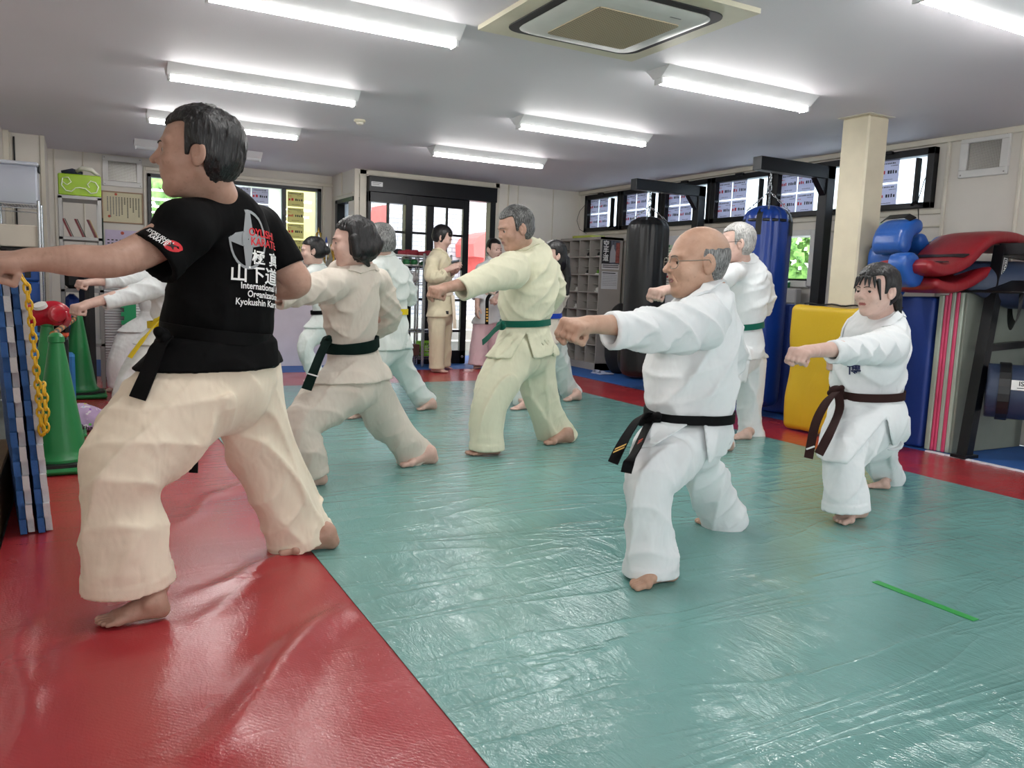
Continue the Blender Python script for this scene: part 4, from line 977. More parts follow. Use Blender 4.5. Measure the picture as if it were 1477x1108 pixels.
    # two behind the instructor
    gi('student in white karate uniform with yellow belt, mostly hidden behind the man in black', (.75, 5.6), MID, 12,
        (262, 352, 5.55), .235, (-.97, .2, -.05), (268, 378, 5.6), ('short', H_BLK, .01, .03), GI_W,
        [(254, 492, 5.6, 32), (252, 478, 5.6, 29), (251, 463, 5.6, 25), (251, 448, 5.6, 31), (253, 425, 5.6, 32), (258, 402, 5.6, 28), (266, 382, 5.6, 14)],
        [[(238, 408, 5.45, 17), (195, 424, 5.38, 14), (150, 437, 5.30, 10)], [(285, 405, 5.75, 14), (292, 430, 5.8, 12), (280, 445, 5.9, 11)]],
        [[(238, 404, 5.45), (180, 424, 5.36), (126, 439, 5.26)], [(285, 402, 5.75), (293, 436, 5.8), (270, 450, 5.95), 'fist', (0, 0, 1), (0, 1, 0)]],
        [[(243, 498, 5.58, 31), (208, 527, 5.52, 26), (187, 556, 5.48, 20), (185, 585, 5.46, 19), (185, 610, 5.46, 19)], [(265, 498, 5.66, 28), (285, 535, 5.72, 20), (300, 570, 5.75, 16), (312, 595, 5.78, 14)]],
        [((196, 615), (166, 618), -1, .05), ((325, 600), (300, 603), 1, .09)], BELT_Y, .042, knotp=(229, 463, 5.54), tails=[([(228, 464, 5.50), (214, 480, 5.38), (200, 498, 5.36), (187, 516, 5.35)], RT*.7+UP*.6)])
    gi('student in white karate uniform punching by the white panel, behind the yellow-belted one', (.6, 6.9), MID, 13,
        (235, 362, 6.85), .235, (-.97, .2, -.05), (240, 383, 6.9), ('short', H_BLK, .01, .03), GI_W,
        [(226, 474, 6.9, 26), (226, 462, 6.9, 24), (227, 448, 6.9, 21), (227, 435, 6.9, 25), (229, 415, 6.9, 25), (233, 398, 6.9, 20), (238, 386, 6.9, 11)],
        [[(218, 402, 6.78, 12), (185, 406, 6.72, 10), (150, 407, 6.66, 8.5)], [(250, 403, 7.05, 11), (254, 422, 7.1, 10), (246, 432, 7.2, 9)]],
        [[(218, 400, 6.78), (175, 406, 6.70), (130, 407, 6.62)], [(250, 401, 7.05), (255, 428, 7.1), (240, 436, 7.25), 'fist', (0, 0, 1), (0, 1, 0)]],
        [[(219, 478, 6.88, 23), (190, 493, 6.83, 20), (172, 514, 6.78, 15), (169, 537, 6.76, 13), (167, 559, 6.76, 10)], [(235, 478, 6.96, 21), (250, 505, 7.0, 15), (262, 530, 7.04, 13), (272, 548, 7.06, 12)]],
        [((171, 563), (151, 565), -1, .08), ((280, 552), (260, 555), 1, .09)], None, beltf=2/6)
# ------------------------------------------------------------------ the room
CEIL = 2.235
def wall_mat(name, c, seam=0.9, axis=0):
    t = NT(name); v = t.coord(kind='World'); a = srgb(c)
    n = t.noise(v, 2.2, 4, .6); col = t.ramp(n, [(0.3, tuple(x*.93 for x in a)), (0.7, a)])
    n3 = t.noise(v, 38, 2); col = t.mix(t.ramp(n3, [(.70, 0.), (.78, .25)]), col, tuple(x*.8 for x in a))
    t.set(color=col, rough=.62); t.set(normal=t.bump(t.noise(v, 160, 2), .08, .002)); return t.m
M_WALL = wall_mat('wall_paint_cream', '#e0dad0'); M_TRIM = mat('trim_cream', '#d6cfc0', .5); M_COLM = mat('column_paint', '#d6cbb2', .45)
def ceil_mat():
    t = NT('ceiling_paper'); v = t.coord(kind='World'); a = srgb('#dad6dc')
    t.set(color=t.ramp(t.noise(v, 1.2, 3), [(.3, tuple(x*.96 for x in a)), (.7, a)]), rough=.6, spec=.3)
    t.set(normal=t.bump(t.noise(v, 220, 2), .25, .003)); return t.m
M_CEIL = ceil_mat()
def vinyl_mat(name, c, seed, r0=.08, r1=.15, k=1.0):
    """glossy sheet vinyl with crinkles and a fine woven rib"""
    t = NT(name); v = t.coord(kind='World'); a = srgb(c)
    n = t.noise(v, 1.3, 4, .6)
    t.set(color=t.ramp(n, [(.3, tuple(x*.90 for x in a)), (.7, tuple(min(1, x*1.06) for x in a))]), rough=t.ramp(t.noise(v, 3.0, 3), [(.3, r0), (.7, r1)]), spec=.8)
    mp = t.node('ShaderNodeMapping'); g = t.node('ShaderNodeNewGeometry'); t.l.new(g.outputs['Position'], mp.inputs[0]); mp.inputs['Rotation'].default_value = (0, 0, seed); mp.inputs['Scale'].default_value = (1.0, .30, 1)
    cr = t.noise(mp.outputs[0], 13, 5, .6, 1.6)
    ridge = t.math('SUBTRACT', 1.0, t.math('ABSOLUTE', t.math('SUBTRACT', t.math('MULTIPLY', cr, 2.0), 1.0)))
    ridge = t.math('POWER', ridge, 3.5)
    mp2 = t.node('ShaderNodeMapping'); t.l.new(g.outputs['Position'], mp2.inputs[0]); mp2.inputs['Rotation'].default_value = (0, 0, .5+seed); mp2.inputs['Scale'].default_value = (.16, 1.0, 1)
    lg = t.noise(mp2.outputs[0], 4.2, 3, .55, .8); r2 = t.math('POWER', t.math('SUBTRACT', 1.0, t.math('ABSOLUTE', t.math('SUBTRACT', t.math('MULTIPLY', lg, 2.0), 1.0))), 14.0)
    b = t.bump(r2, .15*k, .008); b = t.bump(ridge, .13*k, .0050, b)
    w = t.node('ShaderNodeTexWave'); w.wave_type = 'BANDS'; w.bands_direction = 'DIAGONAL'; w.inputs['Scale'].default_value = 42; w.inputs['Distortion'].default_value = 5; w.inputs['Detail'].default_value = 2; w.inputs['Detail Scale'].default_value = 3
    t.l.new(g.outputs['Position'], w.inputs['Vector']); b = t.bump(w.outputs['Fac'], .10, .0020, b)
    b = t.bump(t.noise(v, 34, 3, .6, .5), .16*k, .003, b)
    t.set(normal=b); return t.m
M_TEAL = vinyl_mat('vinyl_teal', '#72a39d', .3, .06, .12, 1.9); M_RED = vinyl_mat('vinyl_red', '#ad3339', 1.1, .16, .28, .5)
M_BLUEM = mat('foam_blue', '#2c62ad', .6, bump=.2, bscale=140)
struct(MB().box((-1.5, -3.0, -.12), (7.0, 11.0, -.035)), 'floor', mat('floor_concrete', '#6b716c', .6))
struct(MB().box((-1.5, -3.0, CEIL), (6.2, 11.0, CEIL+.12)), 'ceiling', M_CEIL)
def sheet(name, x0, x1, y0, y1, z, m, label, amp=.0022, th=.010, hole=None, step=.07, seed=0):
    nx, ny = int((x1-x0)/step)+1, int((y1-y0)/step)+1
    xs = np.linspace(x0, x1, nx); ys = np.linspace(y0, y1, ny); X, Y = np.meshgrid(xs, ys)
    d = np.abs(2*vnoise(X.ravel()*1.1+seed, Y.ravel()*2.3, X.ravel()*0+seed)-1); Z = z-amp*np.clip(d*2, 0, 1)
    V = np.column_stack([X.ravel(), Y.ravel(), Z]); Fc = [(j*nx+i, j*nx+i+1, (j+1)*nx+i+1, (j+1)*nx+i) for j in range(ny-1) for i in range(nx-1)]
    n = len(V); B = V.copy(); B[:, 2] = z-th; V = np.concatenate([V, B]); 
    ring = [i for i in range(nx)]+[j*nx+nx-1 for j in range(1, ny)]+[(ny-1)*nx+i for i in range(nx-2, -1, -1)]+[j*nx for j in range(ny-2, 0, -1)]
    Fc += [(ring[i+1-len(ring)], ring[i], ring[i]+n, ring[i+1-len(ring)]+n) for i in range(len(ring))]
    o = mesh_obj(name, V, Fc, m, base=np.array([(x0+x1)/2, (y0+y1)/2, z-th]), smooth='auto'); return setp(o, label, 'mat')
sheet('floor_sheet', .727, 4.227, -1.5, 7.33, .0, M_TEAL, 'large teal vinyl sheet covering the middle of the training floor', amp=.0012, th=.0032, seed=2)
RIDGES = [(aZ(250, 1120)[:2], aZ(500, 865)[:2], .020, .040), (aZ(300, 1120)[:2], aZ(540, 850)[:2], .006, .03), (aZ(262, 862)[:2], aZ(450, 790)[:2], .012, .035), (aZ(262, 905)[:2], aZ(400, 822)[:2], .008, .03),
    (aZ(20, 1090)[:2], aZ(40, 880)[:2], .012, .03), (aZ(60, 1000)[:2], aZ(128, 912)[:2], .010, .03), (aZ(250, 760)[:2], aZ(330, 700)[:2], .008, .03), (aZ(300, 720)[:2], aZ(420, 660)[:2], .008, .03)]
def ridge_h(X, Y):
    z = np.zeros(len(X)); P = np.column_stack([X, Y])
    for (a, b, h, w) in RIDGES:
        ab = b-a; tt = np.clip(((P-a)@ab)/(ab@ab), 0, 1); d = np.linalg.norm(P-a-tt[:, None]*ab+.02*np.sin(tt*7)[:, None]*np.array([-ab[1], ab[0]])/np.linalg.norm(ab), axis=1)
        z += h*np.exp(-(d/w)**2)*np.clip(np.sin(math.pi*np.clip(tt, .03, .97))*1.6, 0, 1)
    return z
xs = np.r_[np.arange(-.27, .72, .028), np.arange(.72, 4.95, .10)[:-1], 4.94]; ys = np.r_[np.arange(-1.5, 1.2, .1), np.arange(1.2, 4.2, .028), np.arange(4.2, 8.39, .08), 8.39]
X, Y = np.meshgrid(xs, ys); nx, ny = len(xs), len(ys); xf, yf = X.ravel(), Y.ravel(); Z = -.004+np.where(xf < .70, ridge_h(xf, yf), 0)-.0015*vnoise(xf*2, yf*2, xf*0)
V = np.column_stack([xf, yf, Z]); Bt = V.copy(); Bt[:, 2] = -.012; n_ = len(V)
Fc = [(j*nx+i, j*nx+i+1, (j+1)*nx+i+1, (j+1)*nx+i) for j in range(ny-1) for i in range(nx-1)]
ring = [i for i in range(nx)]+[j*nx+nx-1 for j in range(1, ny)]+[(ny-1)*nx+i for i in range(nx-2, -1, -1)]+[j*nx for j in range(ny-2, 0, -1)]
Fc += [(ring[i+1-len(ring)], ring[i], ring[i]+n_, ring[i+1-len(ring)]+n_) for i in range(len(ring))]
setp(mesh_obj('floor_sheet', np.concatenate([V, Bt]), Fc, M_RED, base=np.array([2.3, 3.4, -.012]), smooth='auto'), 'red vinyl sheet with long creases bordering the teal sheet', 'mat')
# raised creases in the red sheet where it is stretched
def rstrip(y, x0, x1, w=.03): pass
o = solo(MB().box((-.58, 8.392, -.014), (5.84, 9.93, -.003)), 'foam_mat', M_BLUEM, 'strip of blue foam matting along the back in front of the glass door', 'mat')
def teeth_strip(mb, x, y0, y1, z0, z1, w=.022, pitch=.085, dirx=1, m=0):
    y = y0; k = 0
    while y < y1:
        a = .010 if k % 2 else 0.0
        mb.box((x-w-a*1.0, y, z0), (x, min(y+pitch/2, y1), z1), m); y += pitch/2; k += 1
mb = MB(); mb.box((4.965, -1.2, -.014), (5.84, 8.39, -.002), 0)
o = solo(mb, 'foam_mat', M_BLUEM, 'blue foam matting along the right wall under the equipment', 'mat')
mb = MB(); teeth_strip(mb, 4.965, 1.0, 3.25, -.012, .004, .020, .09)
solo(mb, 'mat_edging', mat('foam_white', '#dfe3ea', .6), 'white toothed edging strip between red sheet and blue matting', 'edging')
# --- walls
def panel_wall(name, boxes, battens):
    mb = MB()
    for a, b in boxes: mb.box(a, b)
    w = struct(mb, name, M_WALL)
    mb = MB()
    for a, b in battens: mb.rbox(a, b, .004)
    if battens: mb.build('batten', M_TRIM, w)
    return w
# right wall with the strip of high windows
WY = [8.83, 8.05, 7.26, 6.46, 5.62, 4.80, 3.985]
sy0, sy1, sz0, sz1 = 5.13, 5.62, 1.13, 1.54        # small lower window
panel_wall('wall_right', [((5.85, -3, 0), (6.05, 3.985, CEIL)), ((5.85, 8.83, 0), (6.05, 10.1, CEIL)), ((5.85, 3.985, 2.17), (6.05, 8.83, CEIL)),
    ((5.85, 3.985, 0), (6.05, sy0, 1.71)), ((5.85, sy1, 0), (6.05, 8.83, 1.71)), ((5.85, sy0, 0), (6.05, sy1, sz0)), ((5.85, sy0, sz1), (6.05, sy1, 1.71))],
    [((5.825, y-.012, 0), (5.85, y+.012, CEIL)) for y in (3.90, 3.35)]+[((5.815, -3, 2.19), (5.85, 9.0, CEIL-.001)), ((5.83, 3.9, 1.66), (5.85, 8.83, 1.70)), ((5.835, 3.9, 1.56), (5.85, 8.83, 1.575))])
DX0, DX1, DZ = 2.93, 4.57, 2.165
wb_ = panel_wall('wall_back', [((2.78, 9.0, 0), (DX0, 9.2, CEIL)), ((DX1, 9.0, 0), (5.85, 9.2, CEIL)), ((DX0, 9.0, DZ), (DX1, 9.2, CEIL))],
    [((2.78, 8.975, 0), (2.835, 9.0, CEIL)), ((2.845, 8.985, 0), (2.925, 9.0, CEIL)), ((4.58, 8.985, 0), (4.64, 9.0, CEIL)), ((4.76, 8.97, 0), (4.775, 9.0, CEIL)), ((4.90, 8.985, 0), (4.912, 9.0, CEIL)), ((5.42, 8.985, 0), (5.432, 9.0, CEIL)),
     ((2.8, 8.985, 2.18), (4.64, 9.0, CEIL-.001))])
# alcove behind, with the sliding window, and its side wall with a small window
WX0, WX1, WZ0, WZ1 = .70, 2.64, 1.225, 2.07
panel_wall('wall_left_back', [((-.25, 9.9, 0), (WX0, 10.1, CEIL)), ((WX1, 9.9, 0), (2.98, 10.1, CEIL)), ((WX0, 9.9, 0), (WX1, 10.1, WZ0)), ((WX0, 9.9, WZ1), (WX1, 10.1, CEIL))],
    [((.07, 9.885, 1.2), (.085, 9.9, CEIL)), ((-.2, 9.885, 1.2), (-.185, 9.9, CEIL)), ((.68, 9.87, 2.10), (2.78, 9.9, 2.14)), ((.66, 9.88, 1.1), (.69, 9.9, 2.14)), ((2.66, 9.88, 1.1), (2.69, 9.9, 2.14))])
jy0, jy1, jz0, jz1 = 9.06, 9.62, 1.15, 1.93
panel_wall('wall_jog', [((2.78, 9.2, 0), (2.98, 9.9, jz0)), ((2.78, 9.2, jz1), (2.98, 9.9, CEIL)), ((2.78, jy1+.1, jz0), (2.98, 9.9, jz1))], [((2.765, 9.02, jz1+.03), (2.78, 9.85, jz1+.05)), ((2.765, 9.45, jz1+.05), (2.78, 9.462, CEIL))])
panel_wall('wall_left_front', [((-.78, 9.0, 0), (-.25, 9.9, CEIL))], [((-.29, 8.985, 0), (-.25, 9.0, CEIL)), ((-.545, 8.97, 0), (-.52, 9.0, CEIL))])
panel_wall('wall_left', [((-.78, -.4, 0), (-.58, 9.0, CEIL))], [((-.58, 8.86, 0), (-.53, 8.95, CEIL)), ((-.58, 3.55, 0), (-.545, 3.60, CEIL))])
solo(MB().box((-.505, 8.985, 1.2), (-.49, 9.0, 2.2)), 'dark_gap_strip', mat('gap_black', '#17181a', .5), 'black vertical strip standing in for the dark gap in the cream wall at far left', 'dark gap')  # darkness of the wall gap put in as a flat black strip
# white counter under the window with trophies
o = struct(MB().box((.80, 8.96, 0), (2.775, 9.895, .94)), 'counter', mat('counter_white', '#cfc9d2', .45)); del o['kind']
setp(o, 'long plain white counter front under the back window', 'counter')
# column
struct(MB().rbox((4.728, 3.752, -.03), (4.934, 3.975, CEIL-.004), .012), 'column', M_COLM)
struct(MB().rbox((4.70, 3.73, CEIL-.004), (4.96, 3.995, CEIL), .001), 'trim_1', M_TRIM)
# --- windows
M_FRAME = mat('frame_black', '#121316', .35, .4); M_WHITEF = mat('frame_white', '#d8d6d2', .4)
def frost():
    t = NT('wired_glass'); t.n.remove(t.b); v = t.coord((1, 1, 1), 'World')
    w = t.node('ShaderNodeTexBrick')
    d = t.node('ShaderNodeBsdfTranslucent'); g = t.node('ShaderNodeBsdfGlossy'); g.inputs['Roughness'].default_value = .08; tr = t.node('ShaderNodeBsdfTransparent')
    n = t.noise(v, 60, 2); d.inputs['Color'].default_value = (.86, .92, .96, 1)
    m1 = t.node('ShaderNodeMixShader'); m1.inputs[0].default_value = .45; t.l.new(d.outputs[0], m1.inputs[1]); t.l.new(tr.outputs[0], m1.inputs[2]); tr.inputs[0].default_value = (.86, .92, .96, 1)
    m2 = t.node('ShaderNodeMixShader'); m2.inputs[0].default_value = .06; t.l.new(m1.outputs[0], m2.inputs[1]); t.l.new(g.outputs[0], m2.inputs[2]); t.l.new(m2.outputs[0], t.out.inputs[0]); return t.m
M_FROST = frost()
def clear():
    t = NT('clear_glass'); t.n.remove(t.b)
    g = t.node('ShaderNodeBsdfGlossy'); g.inputs['Roughness'].default_value = .02; tr = t.node('ShaderNodeBsdfTransparent'); tr.inputs[0].default_value = (.93, .96, .97, 1)
    m2 = t.node('ShaderNodeMixShader'); m2.inputs[0].default_value = .06; t.l.new(tr.outputs[0], m2.inputs[1]); t.l.new(g.outputs[0], m2.inputs[2]); t.l.new(m2.outputs[0], t.out.inputs[0]); return t.m
M_CLEAR = clear()
def paper_mat(name, c):
    t = NT(name); t.n.remove(t.b); a = srgb(c)
    d = t.node('ShaderNodeBsdfDiffuse'); d.inputs[0].default_value = (*a, 1); l = t.node('ShaderNodeBsdfTranslucent'); l.inputs[0].default_value = (*[x*.8 for x in a], 1)
    m = t.node('ShaderNodeMixShader'); m.inputs[0].default_value = .5; t.l.new(d.outputs[0], m.inputs[1]); t.l.new(l.outputs[0], m.inputs[2]); t.l.new(m.outputs[0], t.out.inputs[0]); return t.m
M_PAPER = paper_mat('notice_paper', '#dcdbea'); M_PAPERY = paper_mat('notice_paper_yellow', '#e6dfa8'); M_INK = mat('ink_black', '#1b1b22', .7); M_INKR = mat('ink_red', '#d0303c', .7)
def print_marks(mb, rng, w, h, rows, put):
    """small printed strokes; put(x0,x1,z0,z1,m)"""
    for (z, hh_, n, x0, x1, m) in rows:
        x = x0; stp = (x1-x0)/n
        for k in range(n):
            ww = stp*rng.uniform(.45, .75); put(x+stp*.1, x+stp*.1+ww, z, z+hh_*rng.uniform(.7, 1), m); x += stp
# right strip of windows: six hinged units
for i in range(6):
    ya, yb = WY[i+1], WY[i]; mb = MB(); z0, z1 = 1.71, 2.17; t_ = .045
    mb.rbox((5.80, ya+.004, z0), (5.90, yb-.004, z0+t_), .004); mb.rbox((5.80, ya+.004, z1-t_-.01), (5.90, yb-.004, z1), .004); mb.rbox((5.80, ya+.004, z0), (5.90, ya+t_+.02, z1), .004); mb.rbox((5.80, yb-t_-.02, z0), (5.90, yb-.004, z1), .004)
    w = struct(mb, 'window_%d' % (i+1), M_FRAME)
    g = MB().box((5.862, ya+.05, z0+.03), (5.868, yb-.05, z1-.03)).build('pane', M_FROST, w)
    MB().rbox((5.745, ya+.10, z0+.03), (5.80, ya+.122, z1-.08), .004).tube([(5.77, ya+.11, z0+.05), (5.735, ya+.11, z0+.02)], .014, 8).build('stay_arm', M_FRAME, w)
    MB().rbox((5.765, (ya+yb)/2-.05, z1-.02), (5.80, (ya+yb)/2+.05, z1+.005), .004).build('hinge', M_FRAME, w)
rng = random.Random(4); first = {}
def notice(x, y1, z1, w=.195, h=.175, yellow=False, face='x', label='', grp='', var=0):
    """sheet taped inside a window; hung from its upper far corner"""
    key = (yellow, face, var)
    if key not in first:
        mb = MB(); T = .0012
        if face == 'x': mb.box((-T, -w, -h), (0, 0, 0), 0)
        else: mb.box((0, -T, -h), (w, 0, 0), 0)
        def put(x0, x1, z0, z1_, m):
            if face == 'x': mb.box((-T-.0008, -x1, -h+z0), (-T, -x0, -h+z1_), m)
            else: mb.box((x0, -T-.0008, -h+z0), (x1, -T, -h+z1_), m)
        rr = random.Random(11+var)
        print_marks(mb, rr, w, h, [(.148, .012, 9, .02, w-.03, 1), (.130, .006, 5, w*.6, w-.01, 1), (.120, .007, 3, .01, .05, 2), (.070, .030, 2+var % 2, .010, .075, 2), (.070, .030, 4, .090, w-.012, 1), (.022, .007, 7, .05, w-.05, 1)], put)
        o = mb.build('notice_sheet', None, base=(0, 0, 0), mats=[M_PAPERY if yellow else M_PAPER, M_INK, M_INKR]); first[key] = o
    else: o = first[key].copy(); COL.objects.link(o)
    o.location = (x, y1, z1); setp(o, label, 'notice', grp); return o
cols = ['far', 'near']; un = ['window farthest back', 'second window from the back', 'third window from the back', 'fourth window from the back', 'fifth window from the back', 'window right of the column']
for i in range(6):
    for c in range(2):
        for r in range(2):
            if i == 5 and c == 0: continue
            y = WY[i]-.055-.205*c-(.0 if i < 5 else .02); z = 2.115-r*.19
            notice(5.857, y, z, label='%s %s notice sheet in the high %s' % (('upper', 'lower')[r], ('left', 'right')[c], un[i]), grp='notice sheets in the high windows on the right wall', var=(i*4+c*2+r) % 5)
# small lower window on the right wall
mb = MB()
for a, b in (((5.81, sy0-.05, sz0-.05), (5.87, sy0, sz1+.05)), ((5.81, sy1, sz0-.05), (5.87, sy1+.05, sz1+.05)), ((5.81, sy0, sz1), (5.87, sy1, sz1+.05)), ((5.80, sy0, sz0-.06), (5.87, sy1, sz0))): mb.rbox(a, b, .004)
w = struct(mb, 'window_7', M_WHITEF)
mb = MB(); mb.box((5.89, sy0, sz0), (5.92, sy0+.03, sz1)).box((5.89, sy1-.03, sz0), (5.92, sy1, sz1)).box((5.89, sy0, sz0), (5.92, sy1, sz0+.02)); mb.build('sash', M_FRAME, w)
MB().box((5.90, sy0+.03, sz0+.02), (5.905, sy1-.03, sz1)).build('pane', M_CLEAR, w)
# sliding window at the back left
mb = MB()
for a, b in (((WX0, 9.86, WZ0), (WX1, 9.97, WZ0+.04)), ((WX0, 9.86, WZ1-.04), (WX1, 9.97, WZ1)), ((WX0, 9.86, WZ0), (WX0+.04, 9.97, WZ1)), ((WX1-.05, 9.86, WZ0), (WX1, 9.97, WZ1)), ((2.17, 9.87, WZ0), (2.22, 9.95, WZ1)), ((1.40, 9.88, WZ0), (1.44, 9.95, WZ1))): mb.rbox(a, b, .004)
w = struct(mb, 'window_8', M_FRAME); MB().rbox((2.175, 9.845, 1.60), (2.20, 9.87, 1.72), .005).build('latch', M_FRAME, w)
MB().box((1.44, 9.915, WZ0+.04), (2.17, 9.92, WZ1-.04)).build('pane', M_FROST, w); MB().box((WX0+.04, 9.925, WZ0+.04), (1.40, 9.93, WZ1-.04)).build('pane', M_CLEAR, w); MB().box((2.22, 9.925, WZ0+.04), (WX1-.05, 9.93, WZ1-.04)).build('pane', M_CLEAR, w)
for c in range(2):
    for r in range(4): notice(1.62+.205*c, 9.912, 2.015-.19*r, face='y', label='%s notice sheet in the %s column on the frosted back window' % (('topmost', 'second', 'third', 'lowest')[r], ('left', 'right')[c]), grp='notice sheets on the frosted back window', var=r)
for r in range(4): notice(2.245, 9.922, 2.01-.19*r, face='y', yellow=True, label='%s yellowish notice sheet on the right-hand pane of the back window' % ('topmost', 'second', 'third', 'lowest')[r], grp='yellowish notice sheets on the back window', var=r)
# small window in the side of the alcove
mb = MB()
for a, b in (((2.77, 9.0, jz0), (2.90, jy1+.1, jz0+.04)), ((2.77, 9.0, jz1-.05), (2.90, jy1+.1, jz1)), ((2.77, jy1, jz0), (2.90, jy1+.1, jz1))): mb.rbox(a, b, .004)
w = struct(mb, 'window_9', M_FRAME); MB().box((2.86, 9.0, jz0+.04), (2.866, jy1, jz1-.05)).build('pane', M_FROST, w)
# --- glass door: dark transom box, fixed light, sliding leaf, open gap
mb = MB(); D0, D1 = 8.94, 9.06
mb.rbox((DX0, D0-.03, 1.99), (DX1, D1, DZ), .004); mb.rbox((DX0, D0, 0), (DX0+.03, D1, 2.0), .003); mb.rbox((DX1-.075, D0, 0), (DX1, D1, 2.0), .003); mb.box((DX0, D0, 1.88), (3.39, D1, 1.99)); mb.rbox((3.39, D0, 0), (3.47, D1, 1.99), .004)
w = struct(mb, 'door_1', M_FRAME)
mb = MB(); mb.rbox((DX0+.03, 8.98, 0), (DX0+.05, 9.02, 1.88), .002); mb.rbox((DX0+.03, 8.98, .02), (3.39, 9.02, .12), .003)
for z in (1.56, 1.16, .76, .40): mb.rbox((DX0+.03, 8.985, z-.014), (3.39, 9.015, z+.014), .002)
mb.rbox((3.175, 8.985, .1), (3.203, 9.015, 1.88), .002); f = mb.build('fixed_panel', M_FRAME, w); 
MB().box((DX0+.04, 8.998, .1), (3.39, 9.002, 1.88)).build('pane', M_CLEAR, f)
mb = MB(); mb.rbox((3.47, 8.955, 1.88), (4.215, 9.0, 1.99), .003); mb.rbox((3.47, 8.955, 0), (3.485, 9.0, 1.9), .002); mb.rbox((3.66, 8.955, 0), (3.752, 9.0, 1.9), .003); mb.rbox((4.135, 8.95, 0), (4.215, 9.0, 1.99), .003); mb.rbox((3.47, 8.95, 0), (4.215, 9.0, .16), .003)
mb.rbox((3.915, 8.965, .1), (3.94, 8.99, 1.9), .002)
for z in (1.56, 1.16, .78, .40): mb.rbox((3.48, 8.965, z-.014), (4.14, 8.99, z+.014), .002)
f = mb.build('sliding_leaf', M_FRAME, w); MB().box((3.48, 8.975, .15), (4.14, 8.979, 1.9)).build('pane', M_CLEAR, f); MB().lathe((4.17, 8.95, .085), [(.018, 0), (.018, .004)], 16, axis=(0, -1, 0)).build('finger_pull', mat('steel', '#9a9a98', .3, .9), f)
solo(MB().box((2.955, 8.905, 2.05), (3.09, 8.909, 2.10)).box((2.965, 8.9035, 2.085), (3.07, 8.905, 2.09), 1).box((2.965, 8.9035, 2.068), (3.05, 8.905, 2.073), 1), 'sticker', None, 'small white sticker on the dark box above the glass door', 'sticker', mats=[mat('sticker_white', '#e2e2e2', .6), M_INK])
# --- outside
def brick_mat():
    t = NT('pale_brick'); v = t.coord(kind='World'); mp = t.node('ShaderNodeMapping'); t.l.new(v, mp.inputs[0]); mp.inputs['Rotation'].default_value = (math.pi/2, 0, 0)
    b = t.node('ShaderNodeTexBrick'); b.inputs['Scale'].default_value = 3.2; b.inputs['Color1'].default_value = (.62, .60, .62, 1); b.inputs['Color2'].default_value = (.50, .50, .54, 1); b.inputs['Mortar'].default_value = (.28, .28, .31, 1); b.inputs['Mortar Size'].default_value = .025
    t.l.new(mp.outputs[0], b.inputs['Vector']); t.set(color=b.outputs[0], rough=.8); return t.m
M_BRICK = brick_mat(); M_REDW = mat('red_render', '#d4605c', .7); M_STONE = mat('step_stone', '#b9b4ae', .8); M_PAVE = mat('paving', '#b5b8bb', .8)
struct(MB().box((-8, 10.2, -.4), (14, 19, -.06)).box((2.9, 9.2, -.3), (6.5, 10.2, -.06)).box((6.3, -3, -.4), (14, 10.2, -.3)), 'ground_outside', M_PAVE)
bld = solo(MB().box((3.2, 14.0, -.06), (9.5, 14.3, 5.2)), 'building', M_BRICK, 'pale brick building across the street seen through the glass door', 'building')
pq = lambda px, py: aY(px, py, 13.2)
mb = MB(); pl, pr_ = pq(683, 352), pq(712, 345); ct = pq(706, 352); n = 14
mb.poly([tuple(pq(683, 352)), tuple(pq(689, 343)), tuple(pq(697, 338)), tuple(pq(706, 335)), tuple(pq(716, 333)), tuple(pq(716, 402)), tuple(pq(700, 402)), tuple(pq(698, 372)), tuple(pq(684, 370))], (0, .8, 0))
mb.build('porch', M_REDW, bld, label='red arched porch')
MB().poly([tuple(pq(547, 328)), tuple(pq(551, 296)), tuple(pq(558, 296)), tuple(pq(558, 328))], (0, .55, 0)).build('sign_panel', M_REDW, bld, label='slanted red panel')
for k in range(3): solo(MB().box((5.0, 11.2+.35*k, -.06), (7.2, 11.55+.35*k if k < 2 else 13.15, .09+.15*k)), 'step', M_STONE, '%s pale stone step outside the open door' % ('lowest', 'middle', 'topmost')[k], 'step', 'stone steps outside')
solo(MB().box((5.35, 11.0, 0-.06), (5.40, 11.05, .8)).box((6.6, 11.0, -.06), (6.65, 11.05, .8)).box((5.3, 10.99, .75), (6.7, 11.06, .82)).box((5.3, 11.0, .35), (6.7, 11.04, .40)), 'handrail', M_TRIM, 'low handrail outside beyond the glass door', 'handrail')
def tree(name, c, r, label, seed):
    def f(p):
        d = ell(p, c, (r, r, r*1.1)); return d-(vnoise(p[:, 0]*5+seed, p[:, 1]*5, p[:, 2]*5)-.5)*.5*r-(vnoise(p[:, 0]*14, p[:, 1]*14+seed, p[:, 2]*14)-.5)*.28*r
    V, Q = sdf_mesh(f, np.array(c)-r*1.6, np.array(c)+r*1.7, r/14, slack=.1*r)
    root = thing(name, label, 'tree', (c[0], c[1], -.3))
    t = NT('leaves_'+name); v = t.coord(); t.set(color=t.ramp(t.noise(v, 9, 5, .7), [(.35, (.05, .16, .03)), (.65, (.32, .58, .12))]), rough=.6); mesh_obj('crown', V, Q, t.m, root)
    MB().tube([(c[0], c[1], -.3), (c[0]+.05, c[1], c[2]-r*.4)], [r*.12, r*.07], 8).build('trunk', mat('bark', '#6b5a48', .9), root, smooth=True)
tree('street_tree', (11.0, 9.6, 1.9), .8, 'bright green tree outside the small low window on the right', 3); tree('garden_tree', (1.25, 12.6, 2.15), .62, 'bright green tree outside the left end of the back window', 8)
solo(MB().box((12.2, 4, -.3), (12.4, 14, .9)), 'fence', mat('fence_blue', '#7fb0c8', .6), 'pale blue low fence outside the small window', 'fence')
